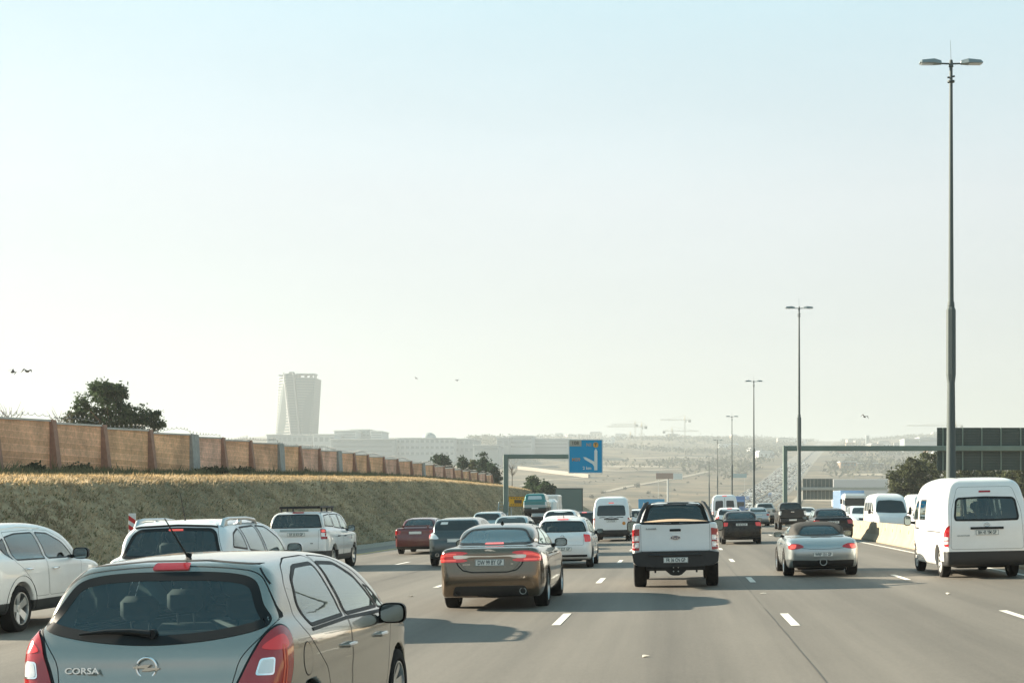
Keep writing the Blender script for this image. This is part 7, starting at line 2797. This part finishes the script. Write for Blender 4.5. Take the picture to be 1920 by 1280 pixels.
M_TRACK = mat('pale_track', (.26, .225, .17), .95)
M_LIGHTWALL = mat('pale_wall', (.24, .22, .18), .9)
ribbon('dirt_track', [ground_hit(*p) for p in ((1135, 922), (1180, 912), (1235, 903), (1290, 893), (1330, 884))], 7, M_TRACK, 'pale dirt track climbing the far veld to the right')
ribbon('dirt_track', [ground_hit(*p) for p in ((1110, 880), (1160, 884), (1230, 882), (1300, 880))], 9, M_TRACK, 'pale dirt track across the far slope')
ribbon('dirt_track', [ground_hit(*p) for p in ((980, 912), (1030, 900), (1100, 896))], 8, M_TRACK, 'faint dirt track left of the blue sign')
ribbon('access_road', [ground_hit(*p) for p in ((1130, 862), (1200, 860), (1300, 857), (1360, 858))], 14, M_TRACK, 'pale far road across the hazy valley')
w = ribbon('retaining_wall', [ground_hit(*p) for p in ((972, 880), (1010, 884), (1060, 890), (1105, 896))], 2.5, M_LIGHTWALL, 'long pale wall sloping across the valley behind the blue sign', kind=None, h=4)
w['category'] = 'wall'
ribbon('service_road', [(float(road_c(y)) + 40, y) for y in np.arange(600, 1500, 40)], 7, M_TRACK, 'pale track along the right side of the far motorway')
# wider sandy clearings
M_SAND = mat('sand', (.27, .225, .16), .95, noise=.25, nscale=.02)
for pts, wd in ((((1120, 876), (1180, 874), (1220, 876)), 60), (((1570, 889), (1610, 890), (1655, 890)), 45), (((1530, 940), (1600, 930), (1660, 932)), 30)):
    ribbon('sand_clearing', [ground_hit(*p) for p in pts], wd, M_SAND, 'bare sandy ground on the far slope', .35)

rng = np.random.default_rng(91)


def far_bush_mesh(seed, n=90):
    r = np.random.default_rng(seed)
    C = r.standard_normal((n, 3))
    C /= np.linalg.norm(C, axis=1, keepdims=True)
    C *= r.uniform(.1, 1.15, (n, 1)) * np.array([[1, 1, .95]]) * (1 + .35 * np.sin(3 * C[:, 0:1] + seed) * np.sin(4 * C[:, 1:2]))
    C[:, 2] += .7
    V, F = leaves(C, .3, r)
    return np_mesh('far_tree', V, F, leaf_far, ob=False)


leaf_far = leaf_mat('leaf_far', (.075, .078, .052), .15)
far_meshes = [far_bush_mesh(i) for i in range(5)]
spots = [(1195, 914, 9), (1250, 868, 5), (1165, 880, 5), (1140, 893, 4), (1290, 905, 5), (1172, 918, 7), (1215, 926, 8), (1130, 925, 9), (1305, 898, 4), (1345, 915, 5), (1352, 908, 6), (1110, 935, 10), (1240, 930, 7), (1265, 920, 6)]
hedge = [(960, 862, 1120, 868), (1140, 872, 1330, 868), (1090, 905, 1200, 892), (1150, 850, 1360, 852), (1180, 934, 1330, 925), (1010, 850, 1130, 846)]
for i in range(110):
    a_ = hedge[i % len(hedge)]
    f_ = rng.uniform()
    spots.append((a_[0] + (a_[2] - a_[0]) * f_ + rng.normal(0, 4), a_[1] + (a_[3] - a_[1]) * f_ + rng.normal(0, 1.5), rng.uniform(1.2, 3.4)))
for i in range(50):
    spots.append((rng.uniform(1480, 1700), rng.choice([845, 852, 862, 882]) + rng.normal(0, 1.5), rng.uniform(1.2, 3.2)))
for n_sp, (px, py, sz) in enumerate(spots):
    sz *= .75 if n_sp == 0 else .55
    X, Y = ground_hit(px, py)
    if abs(X - float(road_c(Y)) - 6) < 34:
        continue
    o = link(bpy.data.objects.new('shrub', far_meshes[int(rng.integers(5))]))
    o.location = (X, Y, ground_z(X, Y) - .3)
    s_ = sz * Y / FPX
    o.scale = (s_ * rng.uniform(.9, 1.5), s_, s_ * rng.uniform(.7, 1.1))
    o.rotation_euler = (0, 0, rng.uniform(0, 6))
    tag(o, 'small hazy shrub scattered over the far valley fields', 'shrub', 'shrubs scattered over the far valley')

# wooded town on the ridge: tree mass as one, houses one by one
n = 15000
px = rng.uniform(880, 1930, n)
Y = 1500 + 3800 * rng.uniform(0, 1, n) ** .8
X = (px - VPX) / FPX * Y
keep = (np.abs(X - road_c(Y) - 6) > 45) & (np.sin(X * .01) + np.sin(Y * .008) + rng.normal(0, .8, n) > .1 + np.clip((2400 - Y) / 700, 0, 1.1))
X, Y = X[keep], Y[keep]
Z = ground_z(X, Y)
C = np.repeat(np.stack([X, Y, Z], 1), 7, 0) + rng.normal(0, 1, (len(X) * 7, 3)) * np.array([[5, 5, 2.2]]) + np.array([[0, 0, 4]])
V, F = leaves(C, 2.6, rng)
tag(np_mesh('far_trees', V, F, leaf_far), 'hazy mass of trees across the far ridge', 'trees', kind='stuff')


def house_mesh(c, rc, seed):
    r = np.random.default_rng(seed)
    b = MB()
    w, d, h = r.uniform(9, 20), r.uniform(8, 12), r.uniform(3.5, 7)
    b.box((0, 0, h / 2 - 1), (w, d, h + 2), 0)
    b.prism([(-w / 2 - .5, h), (w / 2 + .5, h), (w / 2 - 2, h + 2.2), (-w / 2 + 2, h + 2.2)], -d / 2 - .5, d / 2 + .5, 'xz', 1)
    for k in range(3):
        b.box((-w * .3 + w * .3 * k, -d / 2 - .03, h * .55), (w * .12, .1, h * .3), 2)
    return np_mesh('house', np.concatenate(b.V), b.F, [c, rc, G_DARK], None, False, b.M, ob=False)


M_PLASTER = [mat('plaster_%s' % a, c, .85) for a, c in (('cream', (.55, .50, .40)), ('white', (.66, .66, .62)), ('tan', (.40, .32, .23)), ('grey', (.35, .35, .33)))]
M_TILE = [mat('rooftile_%s' % a, c, .85) for a, c in (('red', (.28, .14, .09)), ('grey', (.24, .24, .23)), ('pale', (.55, .55, .52)))]
hm = [house_mesh(M_PLASTER[i % 4], M_TILE[i % 3], i) for i in range(8)]
for i in range(130):
    px, Y = rng.uniform(900, 1920), rng.uniform(2200, 4900)
    X = (px - VPX) / FPX * Y
    if abs(X - float(road_c(Y)) - 6) < 50:
        continue
    o = link(bpy.data.objects.new('house', hm[int(rng.integers(8))]))
    o.location = (X, Y, ground_z(X, Y))
    o.rotation_euler = (0, 0, rng.uniform(-.5, .5))
    s_ = rng.uniform(.8, 1.7)
    o.scale = (s_, s_, s_)
    tag(o, 'tiny pale house among trees on the hazy far ridge', 'house', 'houses on the far ridge')


# ------------------------------------------------------------------ far buildings
def block(name, label, px0, px1, py0, py1, Y, m, depth=40, cat='building', bands=0, bandm=None, roof=True, cols=0):
    x0, x1 = P3(px0, 0, Y)[0], P3(px1, 0, Y)[0]
    zt, zb = P3(0, py0, Y)[2], P3(0, py1, Y)[2]
    t = thing(name, label, cat, ((x0 + x1) / 2, Y + depth / 2, zb))
    w, h = x1 - x0, zt - zb
    gzv = min(ground_z(x0, Y), ground_z(x1, Y)) - zb
    lo = min(0, gzv) - 6
    MB().box((0, 0, (h + lo) / 2), (w, depth, h - lo), bev=.3).build('wall', m, t)
    for k in range(bands):
        z = h * (k + .55) / bands
        if cols:
            for c_ in range(cols):
                MB().box((-w / 2 + w * (c_ + .5) / cols, -depth / 2 - .05, z), (w / cols * .6, .4, h / bands * .42)).build('window', bandm or G_DARK, t)
        else:
            MB().box((0, -depth / 2 - .05, z), (w * .92, .4, h / bands * .4)).build('window_band', bandm or G_DARK, t)
    if roof:
        MB().box((0, 0, h + .6), (w + 1.5, depth + 1.5, 1.2), bev=.2).build('roof', M_TILE[2], t)
    return t


M_PALE = mat('pale_cladding', (.34, .37, .37), .7)
M_PALE2 = mat('cool_cladding', (.22, .26, .265), .7)
M_WIN = mat('far_window', (.12, .16, .17), .25, spec=.6)

block('shopping_mall', 'long low pale building in front of the leaning tower', 500, 586, 815.5, 850, 1880, M_PALE2, 70, bands=2, bandm=M_WIN, cols=9)
block('shopping_mall', 'low pale building right of the tower foot with square openings', 587, 628, 815, 852, 1860, M_PALE, 60, bands=2, bandm=M_WIN, cols=4)
t = block('office_building', 'white layered office building with rounded end right of the tower', 626, 668, 808, 826, 1900, M_PALE, 45, bands=4, bandm=M_WIN)
t = block('office_building', 'taller glazed block behind the white layered office', 656, 694, 806, 826, 1930, M_PALE2, 45, bands=3, bandm=M_WIN, cols=5)
t = block('office_building', 'right wing of the white office with a sweeping ramp', 695, 716, 809, 826, 1900, M_PALE, 45, bands=4, bandm=M_WIN)
block('shopping_mall', 'long terraced mall building below the white offices', 620, 740, 824, 858, 1820, M_PALE2, 90, bands=4, bandm=M_WIN)
block('shopping_mall', 'wide pale mall hall under the small dome', 741, 852, 822, 856, 1840, M_PALE, 90, bands=3, bandm=M_WIN, cols=12)
block('shopping_mall', 'low end block of the mall beyond the pines', 853, 888, 823.5, 850, 1860, M_PALE2, 70, bands=2, bandm=M_WIN, cols=4)
block('office_building', 'square hazy office with a large window left of the blue sign', 931, 955, 821, 842, 1980, M_PALE2, 50, bands=1, bandm=M_WIN, cols=2)
block('office_building', 'long hazy office block left of the blue sign', 953, 998, 818, 841, 2000, M_PALE, 60, bands=3, bandm=M_WIN)
block('office_building', 'hazy office wing partly behind the blue sign', 999, 1066, 823, 842, 2040, M_PALE2, 60, bands=3, bandm=M_WIN)
block('warehouse', 'low dark warehouse in front of the hazy offices', 888, 935, 835, 848, 1750, M_PALE2, 40, bands=1, bandm=M_WIN)
block('warehouse', 'brown building block on the hillside beyond the far gantry', 1576, 1606, 866, 886, 1750, mat('brown_brick', (.22, .15, .10), .85), 30, bands=2, bandm=M_WIN, cols=5)
block('warehouse', 'dark brown block beside the brown hillside building', 1607, 1656, 869, 888, 1800, mat('dark_brick', (.16, .12, .09), .85), 30, bands=2, bandm=M_WIN, cols=7)
block('warehouse', 'grey flat roofed building behind the right hand trees', 1606, 1662, 839, 848, 2500, mat('bridge_grey'), 40, bands=1, bandm=M_WIN, cols=8)
block('warehouse', 'pale flat roofed depot on the skyline above the gantry beam', 1696, 1724, 823, 834, 2700, M_PALE2, 60, bands=1, bandm=M_WIN)
block('warehouse', 'larger pale depot on the skyline left of the sign back', 1724, 1760, 820, 832, 2750, M_PALE, 60, bands=1, bandm=M_WIN)
block('water_tower', 'small square tower on the far skyline right of the second mast', 1624, 1630, 817, 829, 3200, M_PALE2, 8, cat='tower', bands=1, bandm=M_WIN, cols=1)
block('bridge_parapet', 'pale bridge deck seen behind the far gantry beam', 1562, 1665, 898, 906, 950, mat('bridge_grey', (.22, .22, .20), .8), 9, cat='bridge', bands=0, roof=False)
for k_, px in enumerate((1460, 1205, 1098)):
    block('warehouse', ['white shed far away left of the wide gantry', 'white shed on the hazy slope right of the blue sign', 'pale shed between the blue sign and the hazy offices'][k_], px, px + (16, 14, 10)[k_], (845, 850, 856)[k_], (851, 854, 861)[k_], 2500, M_PLASTER[1], 25, bands=1, bandm=M_WIN, cols=3)
# dome
x, y, z = P3(800, 822, 1850)
t = thing('dome', 'small grey dome on the mall roof', 'dome', (x, y + 20, z))
th = np.linspace(0, math.pi / 2, 8)
MB().lathe([(9.0 * math.sin(a), 9.5 * math.cos(a) + .01) for a in th], 24, 0, (0, 0, 0), 'z').build('shell', M_PALE2, t, True)
MB().lathe([(-3, 10), (.2, 10)], 24, 0, (0, 0, 0), 'z').build('drum', M_PALE, t)

# the leaning glass tower
TY = 2000.0
kx = TY / FPX
tx0, _, tzb = P3(550, 846, TY)
tower = thing('office_tower', 'pale glass office tower of leaning slabs on the left skyline', 'tower', (tx0, TY, tzb))
U = lambda px: (px - 558) * kx
Hh = lambda py: (846 - py) * kx
M_TGLASS = mat('tower_glass', (.03, .055, .058), .4, spec=.2)
M_TSLAB = mat('tower_slab', (.22, .235, .235), .6)


def tower_block(nm, bot, top, z0, z1, floors, slab_out=.5, slab_h=.42, mg=M_TGLASS, ms=M_TSLAB):
    bot, top = np.array(bot, dtype=float), np.array(top, dtype=float)
    V = np.concatenate([np.c_[bot, np.full(4, z0)], np.c_[top, np.full(4, z1)]])
    F = [(3, 2, 1, 0), (4, 5, 6, 7)] + [(i, (i + 1) % 4, (i + 1) % 4 + 4, i + 4) for i in range(4)]
    core = MB().add(V, F).build(nm, mg, tower)
    dz = (z1 - z0) / floors
    for k in range(floors + 1):
        a = k / floors
        c = bot * (1 - a) + top * a
        m = c.mean(0)
        c = m + (c - m) * (1 + slab_out / np.linalg.norm(c - m, axis=1, keepdims=True))
        za = z0 + dz * k
        hh = dz * slab_h
        V = np.concatenate([np.c_[c, np.full(4, za - hh / 2)], np.c_[c, np.full(4, za + hh / 2)]])
        MB().add(V, F).build('floor_slab', ms, core)


zB, zT = 0.0, Hh(706)
tower_block('left_wing', [(U(516), 20), (U(561), -8), (U(566), 26), (U(525), 46)], [(U(524), 20), (U(544), -4), (U(558), 26), (U(530), 46)], zB, zT, 26, 1.8, .34)
tower_block('right_wing', [(U(578), -6), (U(591), -2), (U(591), 34), (U(570), 34)], [(U(565), -10), (U(599), -2), (U(599), 34), (U(566), 34)], zB, Hh(709), 28, .15, .3, mat('tower_blue', (.05, .085, .09), .4, spec=.2), mat('tower_slab_blue', (.11, .14, .14), .6))
tower_block('centre_slab', [(U(562), -12), (U(577), -12), (U(577), 24), (U(562), 24)], [(U(547), -12), (U(562), -12), (U(562), 24), (U(547), 24)], zB, Hh(702), 30, .25, .25, mat('tower_grey', (.07, .10, .10), .5), mat('tower_slab_grey', (.15, .18, .178), .6))
for (a0, a1) in (((561.5, 846), (544.5, 700)), ((577, 846), (562.5, 701))):
    MB().tube([(U(a0[0]), -13.5, Hh(a0[1])), (U(a1[0]), -13.5, Hh(a1[1]))], 1.0, 4).build('fin', M_TSLAB, tower)
for px_ in (568, 580, 590, 598):
    MB().box((U(px_), 4, Hh(705)), (1.2, 12, 7)).build('crown_post', M_TSLAB, tower)
MB().box((U(582), 4, Hh(701.5)), (36 * kx, 14, 2.0), bev=.2).build('crown_roof', M_TSLAB, tower)
MB().box((U(554), 4, Hh(699.5)), (9 * kx, 10, 4.0), bev=.3).build('plant_room', M_TSLAB, tower)
MB().box((U(536), 12, Hh(702.5)), (16 * kx, 14, 1.2), bev=.2).build('crown_roof', M_TSLAB, tower)


# ------------------------------------------------------------------ cranes
M_CRANE = mat('crane_paint', (.40, .36, .26), .6)
M_CW = mat('counterweight', (.25, .25, .23), .8)


def crane(label, px, py_top, pxl, pxr, cw, Y=2300):
    x, y, z = P3(px, py_top, Y)
    g = ground_z(x, Y)
    t = thing('tower_crane', label, 'crane', (x, Y, g), group='tower cranes on the far skyline')
    H = z - g
    k = Y / FPX
    b = MB()
    for sx in (-.9, .9):
        for sy in (-.9, .9):
            b.box((sx, sy, H / 2), (.42, .42, H))
    nz = int(H / 4)
    for i in range(nz):
        s_ = 1 if i % 2 else -1
        b.tube([(-.9 * s_, -.9, i * 4), (.9 * s_, -.9, i * 4 + 4)], .16, 4)
    b.build('mast', M_CRANE, t)
    jl, jr = (pxl - px) * k, (pxr - px) * k
    b = MB()
    zj = H - 5
    for dz, dy in ((0, -.7), (0, .7), (1.6, 0)):
        b.box(((jl + jr) / 2, dy, zj + dz), (jr - jl, .34, .34))
    n_ = int(abs(jr - jl) / 5)
    for i in range(n_):
        xx = jl + (jr - jl) * i / n_
        b.tube([(xx, -.7, zj), (xx + 2.5, 0, zj + 1.6), (xx + 5, -.7, zj)], .13, 4)
    b.build('jib', M_CRANE, t)
    b = MB()
    b.tube([(0, 0, zj), (0, 0, H + 3)], [.7, .3], 4)
    b.tube([(0, 0, H + 3), (jl * .7, 0, zj + 1.6)], .14, 4)
    b.tube([(0, 0, H + 3), (jr * .9, 0, zj + 1.0)], .14, 4)
    b.build('apex', M_CRANE, t)
    MB().box(((cw - px) * k, 0, zj - 1.2), (4.5, 1.8, 3.6), bev=.2).build('counterweight', M_CW, t)
    MB().box((1.6, 0, zj - 2), (2, 1.8, 2.4), bev=.2).build('cab', M_CW, t)


crane('tallest crane on the skyline between the blue sign and the masts', 1284, 782, 1238, 1295, 1293)
crane('crane with a dark counterweight right of the blue sign', 1203, 794, 1138, 1214, 1211, 2200)
crane('thin faint crane just behind the one with the dark counterweight', 1191, 791, 1146, 1196, 1194, 2600)
crane('short crane left of the tallest crane', 1260, 803, 1243, 1310, 1245, 2400)
crane('smallest low crane beside the short crane', 1254, 815, 1252, 1275, 1253, 2500)
crane('yellowish low crane above the right edge of the blue sign', 1182, 811, 1166, 1187, 1185, 2400)
crane('faint crane whose jib shows behind the nearest light mast', 1792, 793, 1700, 1806, 1803, 2500)

# ------------------------------------------------------------------ far traffic
def far_car_mesh(c, kind, seed):
    b = MB()
    if kind == 'van':
        b.box((0, 2.3, 1.15), (1.8, 4.6, 1.7), 0, bev=.25)
        b.box((0, 4.3, 1.45), (1.5, .7, .6), 1, bev=.1)
        b.box((0, .0, 1.5), (1.4, .1, .55), 1)
        L = 4.6
    elif kind == 'truck':
        b.box((0, 4.2, 2.3), (2.4, 7.4, 2.6), 0, bev=.1)
        b.box((0, 8.9, 1.7), (2.3, 1.7, 2.4), 0, bev=.25)
        b.box((0, 9.75, 2.1), (1.9, .12, .8), 1)
        L = 9.4
    else:
        b.box((0, 2.2, .68), (1.74, 4.3, .72), 0, bev=.18)
        b.prism([(.5, 1.0), (3.4, 1.0), (2.6, 1.46), (1.0, 1.46)], -.74, .74, 'yz', 1)
        b.prism([(.95, 1.44), (2.62, 1.44), (2.5, 1.50), (1.1, 1.50)], -.66, .66, 'yz', 0)
        L = 4.3
    for sx in (-.8, .8):
        for yy in (.8, L - .9):
            b.lathe([(-.1, .01), (-.1, .31), (.1, .31), (.1, .01)], 8, 2, (sx, yy, .31))
    return np_mesh('distant_car', np.concatenate(b.V), b.F, [c, G_DARK, M_RUBBER], None, False, b.M, ob=False)


fc = {k: [far_car_mesh(c, k, 1) for c in cs] for k, cs in (('car', [P_WHITE, P_WHITE2, P_SILVER, P_CHARCOAL, P_RED, P_PALEBLUE, P_SLATE]), ('van', [P_WHITE, P_CREAM]), ('truck', [P_WHITE, paint('lorry_blue', (.1, .2, .4))]))}
lanes = [(-11, 0), (-7.2, 0), (-3.6, 0), (0, 0), (3.4, 0), (6.6, 0), (11.8, 1), (15.8, 1), (19.4, 1), (23.1, 1)]
made = 0
cand = []
for s_, rev in lanes:
    y = 150 + rng.uniform(0, 30)
    while y < 1950:
        cand.append((y, s_, rev))
        y += rng.uniform(8, 17) + max(0, y - 700) * .012
rng.shuffle(cand)
rest = []
for y, s_, rev in cand:
    y = float(y)
    if made >= 292:
        rest.append((y, s_))
        continue
    if y < 600 and (rng.uniform() < .7 or (y < 260 and -6 < s_ < 9)):
        continue
    r = rng.uniform()
    kind = 'car' if r < .84 else ('van' if r < .96 else 'truck')
    me = fc[kind][int(rng.choice(len(fc[kind]), p=(np.array([5, 4, 3, 2, 1, 2, 1]) / 18 if kind == 'car' else None)))]
    o = link(bpy.data.objects.new('distant_' + {'car': 'car', 'van': 'van', 'truck': 'lorry'}[kind], me))
    X = float(road_c(y)) + s_
    ang = math.atan2(float(road_c(y + 5) - road_c(y)), 5)
    up = math.atan2(float(ground_z(X, y + 5)) - float(ground_z(X, y)), 5)
    o.location = (X + rng.uniform(-.3, .3), y, float(ground_z(X, y)) + .02)
    o.rotation_euler = (up if not rev else -up, 0, -ang + (math.pi if rev else 0))
    tag(o, 'tiny distant vehicle in the dense traffic of the far motorway', 'vehicle', 'distant traffic on the far motorway')
    made += 1

b = MB()
for y, s_ in rest:
    y, s_ = float(y), float(s_)
    if y < 700:
        continue
    X = float(road_c(y)) + s_
    zg = float(ground_z(X, y))
    wht = int(rng.uniform() < .6)
    b.box((X, y, zg + .7), (1.75, 4.3, .75), wht)
    b.box((X, y + .1, zg + 1.25), (1.5, 2.2, .5), 2)
    b.box((X, y + .1, zg + 1.52), (1.3, 1.8, .08), wht)
if b.n:
    o = tag(b.build('distant_traffic', [P_CHARCOAL, P_WHITE, G_DARK]), 'dense mass of tiny vehicles between the other far traffic', 'traffic', kind='stuff')

# ------------------------------------------------------------------ birds
def bird(label, px, py, Y, span, tilt, yaw):
    x, y, z = P3(px, py, Y)
    t = thing('bird', label, 'bird', (x, y, z), (tilt * .3, tilt, yaw))
    m = mat('bird_dark', (.03, .03, .03), .8)
    V, F = [], []
    prof = [(-span / 2, -.08, -.12), (-span * .3, .0, .10), (-.04, .05, .02), (0, .05, .03), (.04, .05, .02), (span * .3, 0, .12), (span / 2, -.1, -.02)]
    ch = [.01, .11, .14, .14, .14, .11, .01]
    for (a, b_, c_), w_ in zip(prof, ch):
        V += [(a, b_ + w_, c_), (a, b_ - w_, c_), (a, b_, c_ + .025)]
    for i in range(6):
        for j in range(3):
            F.append((i * 3 + j, (i + 1) * 3 + j, (i + 1) * 3 + (j + 1) % 3, i * 3 + (j + 1) % 3))
    MB().add(V, F).tube([(0, .22, .02), (0, .1, .0), (0, -.1, 0), (0, -.28, .0)], [.02, .06, .06, .015], 8).build('plumage', m, t, True)


bird('dark bird turning in the sky at the far left', 24, 697, 75, .34, .9, .3)
bird('bird gliding just right of the leftmost bird', 51, 696, 80, .62, .15, 0)
bird('bird above the right gantry beam', 1621, 781, 95, .55, .4, .2)
bird('tiny faint bird high above the valley', 780, 709, 140, .4, .8, .4)
bird('tiny faint bird right of the other one above the valley', 857, 713, 150, .45, .1, 0)

# ------------------------------------------------------------------ haze
hz_m = bpy.data.materials.new('haze')
hz_m.use_nodes = True
n_, l_ = hz_m.node_tree.nodes, hz_m.node_tree.links
n_.clear()
o_ = n_.new('ShaderNodeOutputMaterial')
v_ = n_.new('ShaderNodeVolumePrincipled')
v_.inputs['Color'].default_value = (.52, .575, .60, 1)
v_.inputs['Density'].default_value = 0.00026
v_.inputs['Density Attribute'].default_value = ''
v_.inputs['Anisotropy'].default_value = 0.2
l_.new(v_.outputs[0], o_.inputs['Volume'])
try:
    hz_m.cycles.homogeneous_volume = True
except Exception:
    pass
hb = MB().box((0, 3300, 150), (9200, 7200, 330)).build('haze', hz_m)
tag(hb, 'pale dusty haze filling the valley air', 'haze', kind='stuff')
